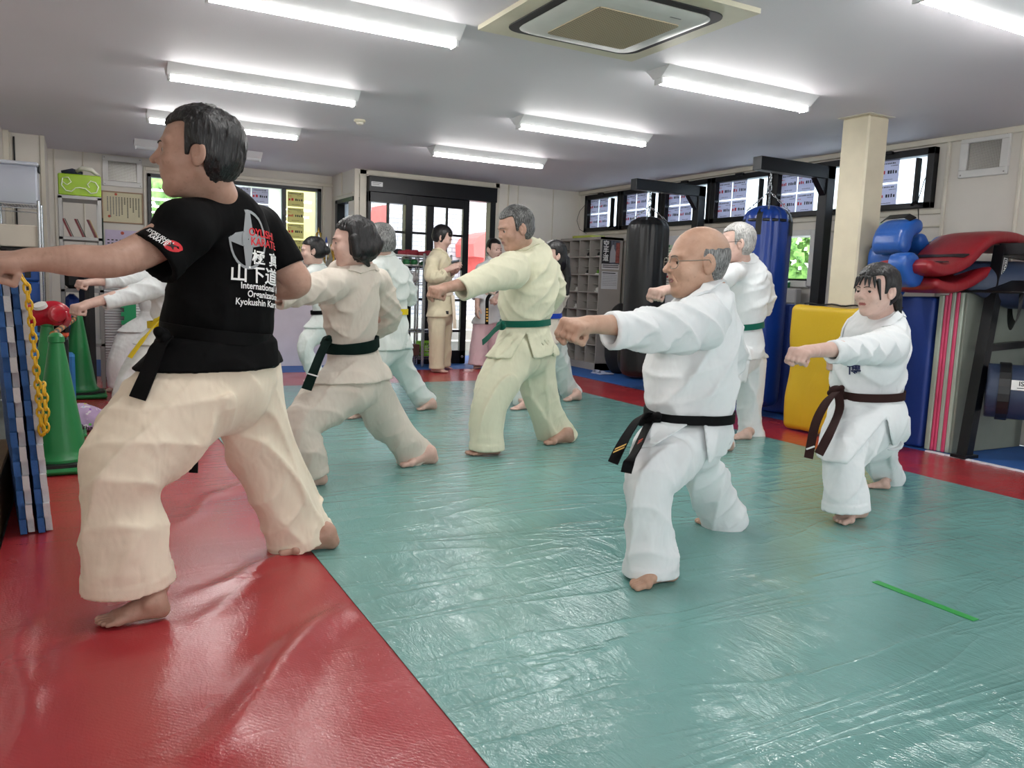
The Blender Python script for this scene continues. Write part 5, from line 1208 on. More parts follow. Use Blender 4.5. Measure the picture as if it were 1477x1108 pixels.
solo(MB().box((2.2, 12.5, -.06), (3.3, 12.7, 3.0)), 'hoarding', mat('hoarding_yellow', '#e0d388', .7), 'yellow panel outside the right-hand pane of the back window', 'panel')
# --- ceiling fittings
def emit(name, s, c=(1, .985, .96)):
    t = NT(name); t.set(color=(.9, .9, .9), emis=c, estr=s); return t.m
M_TUBE = emit('led_tube', 20.0); M_FIX = mat('fixture_white', '#d5d5d6', .45); M_TOFF = mat('tube_off', '#c9cacd', .35)
def light(x0, x1, y, on, label):
    r = thing('ceiling_light', label, 'ceiling light', ((x0+x1)/2, y, CEIL-.085), 'tube lights on the ceiling')
    mb = MB(); xa, xb = x0-.02, x1+.02
    mb.poly([(xa, y-.105, CEIL), (xa, y+.105, CEIL), (xa, y+.035, CEIL-.058), (xa, y-.035, CEIL-.058)], (xb-xa, 0, 0)); mb.build('housing', M_FIX, r)
    n = 8; P = [(x0, y+.032*math.cos(math.pi+math.pi*k/n), CEIL-.058+.030*math.sin(math.pi+math.pi*k/n)) for k in range(n+1)]
    MB().poly(P, (x1-x0, 0, 0)).build('tube', M_TUBE if on else M_TOFF, r, smooth='auto')
    for xe in (x0-.012, x1): MB().box((xe, y-.034, CEIL-.088), (xe+.012, y+.034, CEIL-.056)).build('end_cap', M_FIX, r)
for k, y in enumerate((2.15, 3.77, 5.41, 7.02, 8.62)): light(.52, 1.66, y, k != 4, '%s tube light in the left row on the ceiling%s' % (('front', 'second', 'third', 'fourth', 'farthest')[k], ', lit' if k != 4 else ', switched off'))
for k, y in enumerate((2.12, 3.72, 5.36, 7.0)): light(2.91, 4.06, y, True, '%s lit tube light in the right row on the ceiling' % ('front', 'second', 'third', 'farthest')[k])
# ceiling cassette
ac = thing('air_conditioner', 'square cream ceiling cassette air conditioner with beige grille', 'air conditioner', (2.19, 3.17, CEIL-.05))
AC0, AC1, AY0, AY1 = 1.73, 2.65, 2.71, 3.64
M_AC = mat('ac_cream', '#cfc9b2', .45); M_ACW = mat('ac_white', '#c4c6c0', .4); M_DK = mat('slot_black', '#0c0c0d', .5)
MB().poly([(AC0, AY0, CEIL-.001), (AC1, AY0, CEIL-.001), (AC1, AY1, CEIL-.001), (AC0, AY1, CEIL-.001)], (0, 0, -.022)).build('panel', M_AC, ac)
def rr(cx, cy, hx, hy, rad, z, n=6):
    return [(cx+sx*(hx-rad)+rad*math.cos(a0+math.pi/2*k/n), cy+sy*(hy-rad)+rad*math.sin(a0+math.pi/2*k/n), z) for (sx, sy, a0) in ((1, 1, 0), (-1, 1, math.pi/2), (-1, -1, math.pi), (1, -1, 1.5*math.pi)) for k in range(n+1)]
cx, cy = (AC0+AC1)/2, (AY0+AY1)/2
MB().poly(rr(cx, cy, .375, .375, .09, CEIL-.022), (0, 0, -.006)).build('air_slot', M_DK, ac)
mb = MB()
A_, B_, C_ = rr(cx, cy, .325, .325, .08, CEIL-.024), rr(cx, cy, .335, .335, .08, CEIL-.034), rr(cx, cy, .29, .29, .06, CEIL-.052)
n = len(A_); mb.add(A_+B_+C_, [tuple(range(2*n, 3*n))]+[(k*n+i, k*n+(i+1) % n, (k+1)*n+(i+1) % n, (k+1)*n+i) for k in range(2) for i in range(n)]); mb.build('face', M_ACW, ac, smooth='auto')
t = NT('grille_beige'); w = t.node('ShaderNodeTexWave'); w.inputs['Scale'].default_value = 22; w.bands_direction = 'Y'; t.l.new(t.coord(kind='World'), w.inputs['Vector'])
w2 = t.node('ShaderNodeTexWave'); w2.inputs['Scale'].default_value = 22; w2.bands_direction = 'X'; t.l.new(t.coord(kind='World'), w2.inputs['Vector'])
t.set(color=t.ramp(t.math('MULTIPLY', w.outputs[1], w2.outputs[1]), [(.1, srgb('#b3a488')), (.5, srgb('#7d705c'))]), rough=.6); gm = t.m
MB().poly(rr(cx, cy, .22, .22, .02, CEIL-.053), (0, 0, -.004)).build('grille', gm, ac)
MB().box((2.30, AY0+.18, CEIL-.0535), (2.36, AY0+.187, CEIL-.0525)).build('marking', mat('mark_grey', '#777777', .5), ac)
q_ = aZ(519, 173, CEIL)
sd = thing('smoke_detector', 'small round cream smoke detector on the ceiling', 'smoke detector', q_-np.array([0, 0, .03])); MB().lathe(q_, [(.045, 0), (.045, -.012), (.036, -.02)], 20).build('base', M_AC, sd, smooth='auto'); MB().lathe(q_-np.array([0, 0, .02]), [(.030, 0), (.028, -.012), (.018, -.018)], 16).build('sensor', M_TRIM, sd, smooth='auto')
# ventilation hatches
def vent(axis, p0, p1, label, group='square ventilation hatches'):
    """axis 'x': on the right wall, 'y': on the back wall"""
    a0, a1, z0, z1, s = p0[0], p1[0], p0[1], p1[1], p0[2]
    B = (lambda u, d, z: (s-d, u, z)) if axis == 'x' else (lambda u, d, z: (u, s-d, z))
    r = thing('vent_hatch', label, 'vent', B((a0+a1)/2, 0, z0), group)
    mb = MB(); w = .055
    mb.rbox(B(a0, .0, z0), B(a1, .03, z0+w), .004); mb.rbox(B(a0, .0, z1-w), B(a1, .03, z1), .004); mb.rbox(B(a0, .0, z0+w), B(a0+w, .029, z1-w), .001); mb.rbox(B(a1-w, .0, z0+w), B(a1, .029, z1-w), .001); mb.build('frame', M_WHITEF, r)
    MB().box(B(a0+w, .001, z0+w), B(a1-w, .004, z1-w)).build('backing', mat('vent_grey', '#6f6a66', .5, .3), r)
    mb = MB(); n = 22
    for k in range(n+1):
        u = a0+w+(a1-a0-2*w)*k/n; z = z0+w+(z1-z0-2*w)*k/n
        mb.box(B(u-.0012, .012, z0+w), B(u+.0012, .014, z1-w)); mb.box(B(a0+w, .0125, z-.0012), B(a1-w, .0145, z+.0012))
    mb.build('mesh_screen', mat('screen_steel', '#b9b6b0', .35, .7), r)
    mb = MB()
    for (u, z) in ((a0+.02, z0+.02), (a1-.02, z0+.02), (a0+.02, z1-.02), (a1-.02, z1-.02)): mb.lathe(B(u, .03, z), [(.006, 0), (.005, .003)], 8, axis=(np.array(B(0, 1, 0))-np.array(B(0, 0, 0))))
    mb.build('screw', mat('screw', '#8d8a86', .4, .7), r)
vent('x', (3.44, 1.91, 5.85), (3.80, 2.215, 5.85), 'square vent hatch with mesh screen high on the right wall'); vent('y', (.26, 1.90, 9.9), (.65, 2.22, 9.9), 'square vent hatch with mesh screen on the back wall above the certificate')
# the camera end of the room: unseen wall, its opening sized for the daylight fill
struct(MB().box((-.78, -3.0, 0), (6.05, -2.85, .7)).box((-.78, -3.0, 1.9), (6.05, -2.85, CEIL)).box((-.78, -3.0, .7), (2.4, -2.85, 1.9)), 'wall_front', M_WALL)
# --- light
w = bpy.data.worlds.new('sky'); SC.world = w; w.use_nodes = True; nt = w.node_tree; bg = nt.nodes['Background']
bg.inputs[0].default_value = (.93, .97, 1.0, 1); bg.inputs[1].default_value = 2.3
SC.view_settings.view_transform = 'Standard'; SC.view_settings.look = 'None'; SC.view_settings.exposure = 1.40; SC.view_settings.gamma = 1.0
# ------------------------------------------------------------------ equipment and furniture
M_CHROME = mat('chrome', '#b9bcc0', .22, .95); M_BLK = mat('black_plastic', '#111214', .45); M_STEEL = mat('grey_steel', '#9b9a98', .4, .4)
M_BLKM = mat('black_powder_coat', '#15171c', .35, .3, bump=.1, bscale=90); M_GREENC = mat('cone_green', '#1c7a3e', .35); M_YEL = mat('chain_yellow', '#e2b41c', .4)
def leather(name, c, rough=.28):
    t = NT(name); v = t.coord(); a = srgb(c); n = t.noise(v, 3, 3)
    t.set(color=t.ramp(n, [(.3, tuple(x*.9 for x in a)), (.7, a)]), rough=rough, spec=.5)
    cr = t.noise(t.coord((1, 1, .35)), 9, 4, .6, 1.0); t.set(normal=t.bump(t.noise(v, 90, 2), .1, .002, t.bump(cr, .35, .012))); return t.m
L_BLK = leather('leather_black', '#0c0d0f', .42); L_BLUE = leather('leather_blue', '#12398c', .28); L_NAVY = leather('leather_navy', '#2a3852', .5); L_RED = leather('leather_red', '#8f1a24', .4); L_BLU2 = leather('shield_blue', '#1f55a4', .3)
L_YEL = leather('mat_yellow', '#d9b31e', .5); L_DBL = leather('mat_blue', '#23408f', .5); L_CRED = leather('kick_red', '#b5182c', .22)

# --- T-shirt print
def shirt_print(root, D):
    f = D['tor']; fs = D['jraw']; n = nrm(RT*.62-FW*.78); e2 = UP; e1 = nrm(np.cross(e2, n)); 
    if e1@RT < 0: e1 = -e1
    W = mat('print_white', '#e8e8e6', .7); Rd = mat('print_red', '#c9222c', .7); Gy = mat('print_grey', '#8e9294', .7)
    def put(s, px, py, size, m, name, st=1.0):
        V, Fc = text_geo(s, size); V = V.copy(); V[:, 0] *= st; decal(V, Fc, P3(px, py, 2.55), e1, e2, n, f, m, root, name, off=.0045)
    put('極 真', 389, 374, .046, W, 'shirt_lettering'); put('山下道場', 384, 399, .056, W, 'shirt_lettering')
    put('International Karate', 392, 415, .028, W, 'shirt_lettering', .85); put('Organization', 385, 426, .028, W, 'shirt_lettering', .85); put('Kyokushin Karate Kan', 389, 438, .028, W, 'shirt_lettering', .85)
    put('OYLISHI', 384, 336, .034, Rd, 'shirt_lettering', .8); put('KARATE', 387, 350, .034, Rd, 'shirt_lettering', .8)
    V = []; Fc = []; k = 28
    def ring(r0, r1, cx, cy, rx, ry, a0=0, a1=2*math.pi):
        b = len(V)
        for i in range(k+1):
            a = a0+(a1-a0)*i/k
            for r in (r0, r1): V.append((cx+rx*r*math.cos(a), cy+ry*r*math.sin(a)))
        for i in range(k): Fc.append((b+2*i, b+2*i+1, b+2*i+3, b+2*i+2))
    ring(.90, 1.0, 0, 0, .060, .092); ring(0.02, .33, 0, 0, .060, .092)
    for a in (math.pi/2, math.pi*1.5, math.pi*.0+.0, math.pi):
        b = len(V); c_, s_ = math.cos(a), math.sin(a); w_ = .42
        for (r, o) in ((.25, -w_*.6), (.95, -w_*.28), (.95, w_*.28), (.25, w_*.6)): V.append((.060*(r*c_-o*s_), .092*(r*s_+o*c_)))
        Fc.append((b, b+1, b+2, b+3))
    decal(np.array(V), Fc, P3(359, 345, 2.55), e1, e2, n, f, Gy, root, 'shirt_emblem', off=.0040)
    # sleeve lettering
    n2 = nrm(-FW+UP*.15); a1_ = nrm(RT*.86-UP*.5); b1_ = nrm(np.cross(n2, a1_)); b1_ = b1_ if b1_@UP > 0 else -b1_
    for s, px, py in (('KYOKUSHIN', 213, 328), ('KARATE', 214, 336)):
        V2, F2 = text_geo(s, .015); decal(V2*[.9, 1], F2, P3(px, py, 2.35), a1_, b1_, n2, fs, W, root, 'sleeve_lettering')
    V = [(0, 0)]+[((.017*math.cos(2*math.pi*i/20)), .017*math.sin(2*math.pi*i/20)) for i in range(20)]
    decal(np.array(V), [(0, 1+i, 1+(i+1) % 20) for i in range(20)], P3(236, 345, 2.35), a1_, b1_, n2, fs, Rd, root, 'sleeve_emblem')
    V2 = []; 
    for i in range(8): r = (.013, .004)[i % 2]; V2.append((r*math.cos(math.pi*i/4+.78), r*math.sin(math.pi*i/4+.78)))
    decal(np.array([(0, 0)]+V2), [(0, 1+i, 1+(i+1) % 8) for i in range(8)], P3(236, 345, 2.35), a1_, b1_, n2, fs, mat('print_black', '#101010', .7), root, 'sleeve_emblem', off=.0028)

# --- punching bags on their stands
def bag_stand(xb, yb, xp, ztop, label, s=1.0):
    """floor-standing arm: base, post near the wall, arm reaching over the bag"""
    r = thing('bag_stand', label, 'punching bag stand', (xp, yb, 0))
    h = .046*s
    MB().rbox((xp-h, yb-h, .0), (xp+h, yb+h, ztop), .004).build('post', M_BLKM, r, smooth=False)
    MB().rbox((xb-.07, yb-h, ztop-.105*s), (xp+h, yb+h, ztop+.0), .004).build('arm', M_BLKM, r)
    MB().poly([(xp-h, yb-.03, ztop-.10), (xp-h-.12, yb-.03, ztop-.10), (xp-h, yb-.03, ztop-.24)], (0, .06, 0)).build('gusset', M_BLKM, r)
    MB().rbox((xp-.30, yb-.30, .0), (xp+.24, yb-.23, .05), .004).build('base_bar', M_BLKM, r); MB().rbox((xp-.30, yb+.23, .0), (xp+.24, yb+.30, .05), .004).build('base_bar', M_BLKM, r); MB().rbox((xp-h, yb-.30, .0), (xp+h, yb+.30, .05), .004).build('base_bar', M_BLKM, r)
    return r
def chain(mb, a, b, n, r=.0045, L=.014):
    a, b = np.asarray(a, float), np.asarray(b, float); t = nrm(b-a); u = nrm(np.cross(t, (0.3, 1, .2))); v = np.cross(t, u)
    for i in range(n):
        c = a+(b-a)*(i+.5)/n; w = u if i % 2 else v; hl = np.linalg.norm(b-a)/n*.5+r*1.4
        mb.tube([c+t*hl*math.cos(q)+w*L*.62*math.sin(q) for q in np.linspace(0, 2*math.pi, 10)[:-1]], r, 5, closed=True)
def punch_bag(x, y, z0, z1, rad, m, label, ztop, band=False):
    r = thing('punching_bag', label, 'punching bag', (x, y, z0))
    H = z1-z0; n = 40; prof = [(rad*.55, 0), (rad*.86, .02), (rad*.97, .06), (rad, .14), (rad*1.01, H*.4), (rad, H*.75), (rad*.985, H-.17), (rad*.97, H-.12), (rad*.93, H-.085), (rad*.80, H-.045), (rad*.55, H-.015), (rad*.25, H)]
    V = []; m_ = []
    fine = []
    for (a, b) in zip(prof[:-1], prof[1:]):
        for k in range(4): t = k/4; fine.append((a[0]*(1-t)+b[0]*t, a[1]*(1-t)+b[1]*t))
    fine.append(prof[-1])
    for (rr_, h) in fine:
        for j in range(n*2):
            a = math.pi*j/n; g = max(0, (h-H*.55)/(H*.45)); pl = .010*g*math.sin(a*13+2*math.sin(a*3))*min(1, rr_/rad)
            V.append((x+(rr_+pl)*math.cos(a), y+(rr_+pl)*math.sin(a), z0+h))
    N = n*2; Fc = [(i*N+j, i*N+(j+1) % N, (i+1)*N+(j+1) % N, (i+1)*N+j) for i in range(len(fine)-1) for j in range(N)]+[tuple(range(N-1, -1, -1)), tuple((len(fine)-1)*N+j for j in range(N))]
    mesh_obj('cover', V, Fc, m, r)
    top = np.array([x, y, ztop-.02]); ring = np.array([x, y, z1+(ztop-z1)*.52])
    mb = MB(); mb.tube([ring+np.array([.018*math.cos(q), 0, .03*math.sin(q)]) for q in np.linspace(0, 2*math.pi, 13)[:-1]], .005, 6, closed=True); mb.build('shackle', M_CHROME, r, smooth=True)
    mb = MB(); chain(mb, top, ring+np.array([0, 0, .02]), 4, .004, .013); mb.build('hanging_chain', M_CHROME, r, smooth=True)
    for k in range(4):
        a = math.pi/4+k*math.pi/2; e = np.array([x+rad*.86*math.cos(a), y+rad*.86*math.sin(a), z1-.06]); mb = MB(); chain(mb, ring-np.array([0, 0, .03]), e+np.array([0, 0, .02]), 7, .003, .011); mb.build('chain', M_CHROME, r, smooth=True)
    if band:
        mb = MB(); mb.lathe((x, y, z0), [(rad*.99, H-.135), (rad*1.005, H-.133), (rad*1.0, H-.115), (rad*.975, H-.113)], 40); mb.build('piping', M_BLK, r, smooth=True)
        for k in range(4):
            a = math.pi/4+k*math.pi/2+(-.35); d = np.array([math.cos(a), math.sin(a), 0]); sd = np.array([-d[1], d[0], 0]); c = np.array([x, y, 0])
            MB().ribbon([c+d*rad*.70+(0, 0, z1-.035), c+d*rad*.93+(0, 0, z1-.075), c+d*(rad*1.02)+(0, 0, z1-.13), c+d*(rad*1.03)+(0, 0, z1-.24)], sd, .045, .008).build('strap', M_BLK, r)
    return r
bag_stand(4.83, 6.4, 5.60, 2.06, 'black steel stand whose arm holds the black punching bag')
punch_bag(4.97, 6.40, .12, 1.71, .205, L_BLK, 'tall black leather punching bag hanging on chains', 1.965)
bag_stand(4.79, 4.75, 5.53, 2.07, 'black steel stand whose arm holds the blue punching bag')
punch_bag(4.88, 4.75, .08, 1.70, .190, L_BLUE, 'tall glossy blue punching bag hanging on chains', 1.975, band=True)

# --- shoe locker
def locker():
    x0, x1, y0, y1, z0, z1 = 5.47, 5.80, 7.93, 8.84, .0, 1.60; m = mat('locker_grey', '#a29d97', .5); t = .012
    r = thing('shoe_locker', 'grey open-fronted shoe locker with rows of pigeonholes, poster on its side', 'shoe locker', ((x0+x1)/2, (y0+y1)/2, 0))
    mb = MB(); mb.box((x0, y0, z0), (x1, y0+t, z1)).box((x0, y1-t, z0), (x1, y1, z1)).box((x0, y0, z1-.03), (x1, y1, z1)).box((x1-.01, y0, z0), (x1, y1, z1)).box((x0, y0, z0), (x1, y1, .085)); mb.build('carcass', m, r)
    ny, nz = 4, 7; cw = (y1-y0-t)/ny; ch = (z1-.03-.085)/nz
    for k in range(1, ny): MB().box((x0, y0+k*cw, .085), (x1-.01, y0+k*cw+t, z1-.03)).build('divider', m, r)
    for j in range(1, nz): MB().box((x0, y0+t, .085+j*ch), (x1-.01, y1-t, .085+j*ch+t)).build('shelf', m, r)
    for k in range(ny):
        for j in range(nz): MB().box((x0+.07, y0+k*cw+t, .085+(j+.48)*ch), (x1-.01, y0+(k+1)*cw, .085+(j+.48)*ch+.005)).build('half_shelf', m, r)
    return x0, y0, y1, cw, ch
lx, ly0, ly1, lcw, lch = locker()
def shoe_mesh(L=.22, w=.08):
    def f(p):
        d = cone(p, (0, -.05, .03), (0, .06, .028), .034, .030); d = smin(d, cone(p, (0, -.07, .045), (0, -.055, .05), .032, .034), .03); d = smax(d, -ell(p, (0, -.055, .085), (.022, .04, .035)), .006); return smax(d, -p[:, 2]+.002, .004)
    return sdf_mesh(f, (-.05, -.12, -.01), (.05, .11, .1), .0075)
SHV, SHQ = shoe_mesh()
def shoe(c, rot, m1, label, grp, first=[None]):
    r = thing('shoe', label, 'shoe', c, grp, rot); me = mesh_obj('upper', SHV, SHQ, m1, r, local=True); mb = MB(); mb.box((-.034, -.095, 0), (.034, .088, .012)); mb.build('sole', mat('sole_white', '#dcdcd8', .5), r, local=True); return r
rng = random.Random(3); scl = [mat('shoe_black', '#1c1c1e', .5), mat('shoe_white', '#d6d4d0', .5), mat('shoe_navy', '#23304e', .5), mat('shoe_green', '#5c8f2e', .5)]
for (k, j, up_, ci, w) in ((1, 6, 0, 0, 'black'), (0, 6, 0, 0, 'black'), (3, 6, 0, 1, 'white'), (1, 5, 0, 0, 'black'), (0, 5, 0, 3, 'green'), (2, 4, 0, 1, 'white'), (0, 4, 0, 1, 'white'), (2, 3, 0, 1, 'white'), (0, 2, 0, 0, 'black')):
    for s in (0, 1): shoe((lx+.17, ly0+(k+.32+.4*s)*lcw+.012, .085+j*lch+.013), math.pi/2, scl[ci], '%s %s shoe in the grey locker, shelf %d up, column %d from the near end' % (('near', 'far')[s], w, j+1, k+1), 'shoes in the grey locker')
# poster and sheet on the locker side
r = thing('poster', 'karate poster with large brush characters and a figure in white on the locker side', 'poster', (5.63, 7.925, 1.22))
MB().box((5.49, 7.923, 1.22), (5.745, 7.929, 1.565)).build('sheet', mat('poster_dark', '#25242a', .4), r)
MB().box((5.615, 7.9215, 1.285), (5.742, 7.923, 1.562)).build('picture', mat('poster_figure', '#5f6472', .4, var=.5, vscale=22), r); MB().box((5.685, 7.9205, 1.30), (5.742, 7.9215, 1.54)).build('picture', mat('poster_orange', '#93504a', .4, var=.4, vscale=30), r)
MB().poly([(5.60, 7.921, 1.30), (5.70, 7.921, 1.31), (5.69, 7.921, 1.42), (5.66, 7.921, 1.47), (5.655, 7.921, 1.51), (5.635, 7.921, 1.515), (5.62, 7.921, 1.48), (5.605, 7.921, 1.43)], (0, .0006, 0)).build('picture', mat('poster_grey', '#a9a9ae', .5), r)
MB().box((5.49, 7.9205, 1.22), (5.745, 7.923, 1.283)).build('caption_strip', mat('poster_white', '#d9d9d9', .5), r)
for k, s in enumerate('空手道'): text_on(s, (5.542, 7.922, 1.515-.083*k), (1, 0, 0), (0, 0, 1), .085, mat('print_white', '#e8e8e6', .7), r, lift=.001)
for k in range(2): MB().box((5.50, 7.9195, 1.262-.022*k), (5.735, 7.9205, 1.272-.022*k)).build('caption_line', M_INK, r)
o = solo(MB().box((5.50, 7.925, .985), (5.735, 7.929, 1.195), 0).box((5.51, 7.924, 1.17), (5.70, 7.925, 1.18), 1), 'notice_sheet', None, 'white printed notice under the karate poster on the locker side', 'notice', mats=[mat('sheet_white', '#cfd0d4', .6), M_INK])
for k in range(7): MB().box((5.515, 7.9235, 1.15-.02*k), (5.72, 7.9245, 1.153-.02*k)).build('print_line', mat('ink_soft', '#5c5d66', .7), o)
solo(MB().rbox((5.5, 8.2, 1.60), (5.72, 8.62, 1.632), .01), 'tray', mat('tray_lime', '#b7c24a', .5), 'flat lime tray lying on top of the shoe locker', 'tray')
# whiteboard with papers
r = thing('notice_board', 'white notice board with papers and coloured magnets behind the black bag', 'notice board', (5.845, 6.95, .62))
MB().rbox((5.825, 6.05, .62), (5.848, 7.45, 1.60), .003).build('board', mat('board_white', '#cfcfd2', .35), r)
rng = random.Random(9)
for k in range(9):
    y = 7.36-.17*(k % 5)-.02; z = 1.50-.34*(k//5); MB().box((5.822, y-.14, z-.20), (5.825, y, z)).build('paper', mat('paper_%d' % (k % 3), ('#e3e2dc', '#c8dcc4', '#e8cfd2')[k % 3], .7), r)
    MB().lathe((5.822, y-.07, z-.012), [(.014, 0), (.012, .008)], 12, axis=(-1, 0, 0)).build('magnet', mat('magnet_%d' % (k % 2), ('#c22c34', '#2c7a4e')[k % 2], .4), r)
    for q in range(4): MB().box((5.821, y-.125, z-.05-.03*q), (5.822, y-.02, z-.044-.03*q)).build('print_line', mat('ink_soft', '#5c5d66', .7), r)
for k in range(2):
    o = solo(MB().box((5.843, 4.30+.02*k, 1.35-.40*k), (5.847, 4.56, 1.62-.38*k)), 'notice_sheet', (mat('paper_1', '#c8dcc4', .7), mat('sheet_lilac', '#cfc8dc', .7))[k], ('green-tinted', 'lilac')[k]+' notice sheet on the right wall beside the cream column', 'notice')
    for q in range(6): MB().box((5.842, 4.34, 1.57-.40*k-.035*q), (5.843, 4.54, 1.58-.40*k-.035*q)).build('print_line', M_INK, o)
# things on the ledge below the small window
solo(MB().rbox((5.70, 5.30, .92), (5.80, 5.52, 1.12), .008), 'folder_box', mat('folder_green', '#2f8a5a', .4), 'green document holder on the blue mat below the small window', 'box')
solo(MB().rbox((5.70, 5.14, .92), (5.78, 5.27, 1.06), .01), 'tissue_box', mat('box_grey', '#b9b7b2', .5), 'pale grey box next to the green document holder', 'box')

# --- big foam mats at the right
def slab(name, pts, thick, m, label, cat='mat', rad=.03, wob=.008, seed=0, group=None):
    """upholstered slab: base corner, width vector, height vector, thickness vector"""
    c, a, b, t = [np.asarray(q, float) for q in (pts[0], pts[1], pts[2], thick)]
    A, B, T = np.linalg.norm(a), np.linalg.norm(b), np.linalg.norm(t); R = np.stack([a/A, b/B, t/T], 1); hs = np.array([A, B, T])/2; ctr = c+(a+b+t)/2
    def f(p):
        q = (p-ctr)@R; w = (vnoise(q[:, 0]*4+seed, q[:, 1]*4, q[:, 2]*2)-.5)*wob*2+ (np.abs(2*vnoise(q[:, 0]*5+q[:, 1]*4+seed, q[:, 1]*3-q[:, 0]*2, q[:, 2]*0)-1) < .07)*(-.0)
        d = np.abs(q)-(hs-rad); return np.sqrt((np.maximum(d, 0)**2).sum(1))+np.minimum(d.max(1), 0)-rad-w
    ext = np.abs(R)@hs+.03; V, Q = sdf_mesh(f, ctr-ext, ctr+ext, .018); V[:, 2] = np.maximum(V[:, 2], .0)
    o = mesh_obj(name, V, Q, m, base=np.array([ctr[0], ctr[1], max(V[:, 2].min(), 0)])); return setp(o, label, cat, group)
slab('crash_mat', ((4.630, 4.22, .0), (.0, -.90, .0), (.012, .0, .93)), (.082, .0, 0), L_YEL, 'bulging yellow crash mat leaning in front of the cream column', rad=.045, wob=.012, seed=2)
mb = MB(); P = [np.array([4.715, 4.16-.80*k/20, .938+.005*math.sin(k*1.3)]) for k in range(21)]; mb.tube(P, .006, 6); o = solo(mb, 'mat_zip', M_BLK, 'black zip along the top edge of the yellow crash mat', 'zip')
slab('crash_mat', ((5.10, 5.56, .0), (.02, -.90, .0), (.02, .0, .92)), (.62, .0, 0), L_DBL, 'dark blue mat block standing behind the blue punching bag', rad=.03, wob=.006, seed=4)
# folded blue mat and folding pink/grey mat standing by the woman with brown belt
slab('crash_mat', ((4.975, 3.63, .0), (.0, -.32, .0), (.0, .0, 1.02)), (.78, .02, 0), L_DBL, 'royal blue gym mat standing behind the woman with the brown belt', rad=.02, wob=.006, seed=7)
def fold_mat():
    r = thing('folding_mat', 'grey folding gym mat with pink edges standing upright by the black rack', 'mat', (5.4, 3.2, 0))
    G = mat('mat_greygreen', '#7a8076', .6); Pk = mat('mat_pink', '#d2466e', .5); L = mat('mat_edge_grey', '#a9b3a6', .6)
    x0 = 4.985; y = 3.295; w = 0.0
    for k, (dy, m, top) in enumerate(((.036, L, 1.035), (.020, Pk, 1.035), (.020, Pk, 1.05), (.026, L, 1.055), (.024, Pk, 1.055), (.026, L, 1.055))):
        MB().rbox((x0+.004*k, y-dy, .0), (5.80, y, top), .006).build('layer', m, r); y -= dy+.001
    MB().rbox((x0+.03, y-.018, .0), (5.80, y, 1.052), .004).build('face_panel', G, r)
    return y-.02
fy = fold_mat()
# --- steel rack with hanging body shields
def rack():
    r = thing('equipment_rack', 'black steel rack with hanging navy body shields at the right edge', 'rack', (5.3, 2.6, 0))
    a, b = P3(1391, 655, 3.02), P3(1446, 355, 3.02); a[2] = 0.0; h = .030
    def post(a, b, nm='post', hx=.034): t = nrm(b-a); u = np.cross(t, (0, 1, 0)); u = nrm(u); v = np.cross(t, u); return MB().obox((a+b)/2, u*hx, v*hx, t*np.linalg.norm(b-a)/2).build(nm, M_BLKM, r)
    post(a, b)
    lab = b+(a-b)*.12; 
    MB().box(a+np.array([-.07, -.05, 0]), a+np.array([.07, .05, .02])).build('foot_plate', M_BLKM, r)
    b2 = b+np.array([.02, -1.0, .0]); post(b+np.array([0, .0, -.02]), b2+np.array([0, 0, -.02]), 'top_bar'); a2 = a+np.array([0, -1.0, 0]); post(a2, b2)
    m1 = a+(b-a)*.52; post(m1, m1+np.array([.66, .10, .02]), 'cross_bar', .022); post(b+np.array([0, 0, -.035]), b+np.array([.60, .06, -.05]), 'top_bar', .030); 
    c2 = np.array([5.74, 3.0, 0]); post(c2, c2+np.array([0, 0, 1.2]))
    # label on the post
    t = nrm(b-a); c = a+(b-a)*.905+np.array([0, -.036, 0]); s = nrm(np.cross(t, (0, 1, 0))); s = s if s[0] > 0 else -s
    MB().obox(c, s*.020, t*.052, np.array([0, .0008, 0])).build('label_plate', mat('label_silver', '#c9c9c9', .5), r)
    MB().obox(c+np.array([0, -.001, 0]), s*.016, t*.047, np.array([0, .0006, 0])).build('label_plate', M_BLK, r)
    text_on('ISAMI', c+np.array([0, -.0022, 0]), -t, s, .034, mat('print_white', '#e8e8e6', .7), r, lift=.0008)
    return a, b
ra, rb = rack()
def body_shield(c, R_, L_, axis, label):
    """half-round padded shield hanging on the rack"""
    r = thing('body_shield', label, 'body shield', (c[0], c[1], c[2]-R_)); ax = nrm(axis); u = np.array([0, 0, 1.0]); v = nrm(np.cross(ax, u))
    def f(p):
        q = p-c; z = q@ax; x = q@v; y = q@u; d = np.sqrt(x*x+y*y)-R_; d = np.maximum(d, np.abs(z)-L_/2); return smax(d, -(np.sqrt(x*x+y*y)-R_*.45), .02)-.012*(vnoise(p[:, 0]*7, p[:, 1]*7, p[:, 2]*7)-.5)
    V, Q = sdf_mesh(f, np.array(c)-R_*1.3-L_*.55, np.array(c)+R_*1.3+L_*.55, .014); mesh_obj('cover', V, Q, L_NAVY, r)
    for s in (-.62, .62):
        mb = MB(); P = [c+ax*L_*.5*s+(v*math.cos(q)+u*math.sin(q))*(R_+.008) for q in np.linspace(0, 2*math.pi, 25)[:-1]]
        k = len(P); V = []
        for p_ in P: V += [p_-ax*.03, p_+ax*.03, p_+ax*.03+nrm(p_-c)*.006, p_-ax*.03+nrm(p_-c)*.006]
        mb.add(V, [(i*4+j, i*4+(j+1) % 4, ((i+1) % k)*4+(j+1) % 4, ((i+1) % k)*4+j) for i in range(k) for j in range(4)]); mb.build('strap', M_BLK, r)
    return r, ax, u, v
cA = P3(1490, 568, 2.72); r, ax, u, v = body_shield(cA, .168, .50, (.52, -.85, 0), 'navy padded body shield with white maker label, hanging low on the rack')
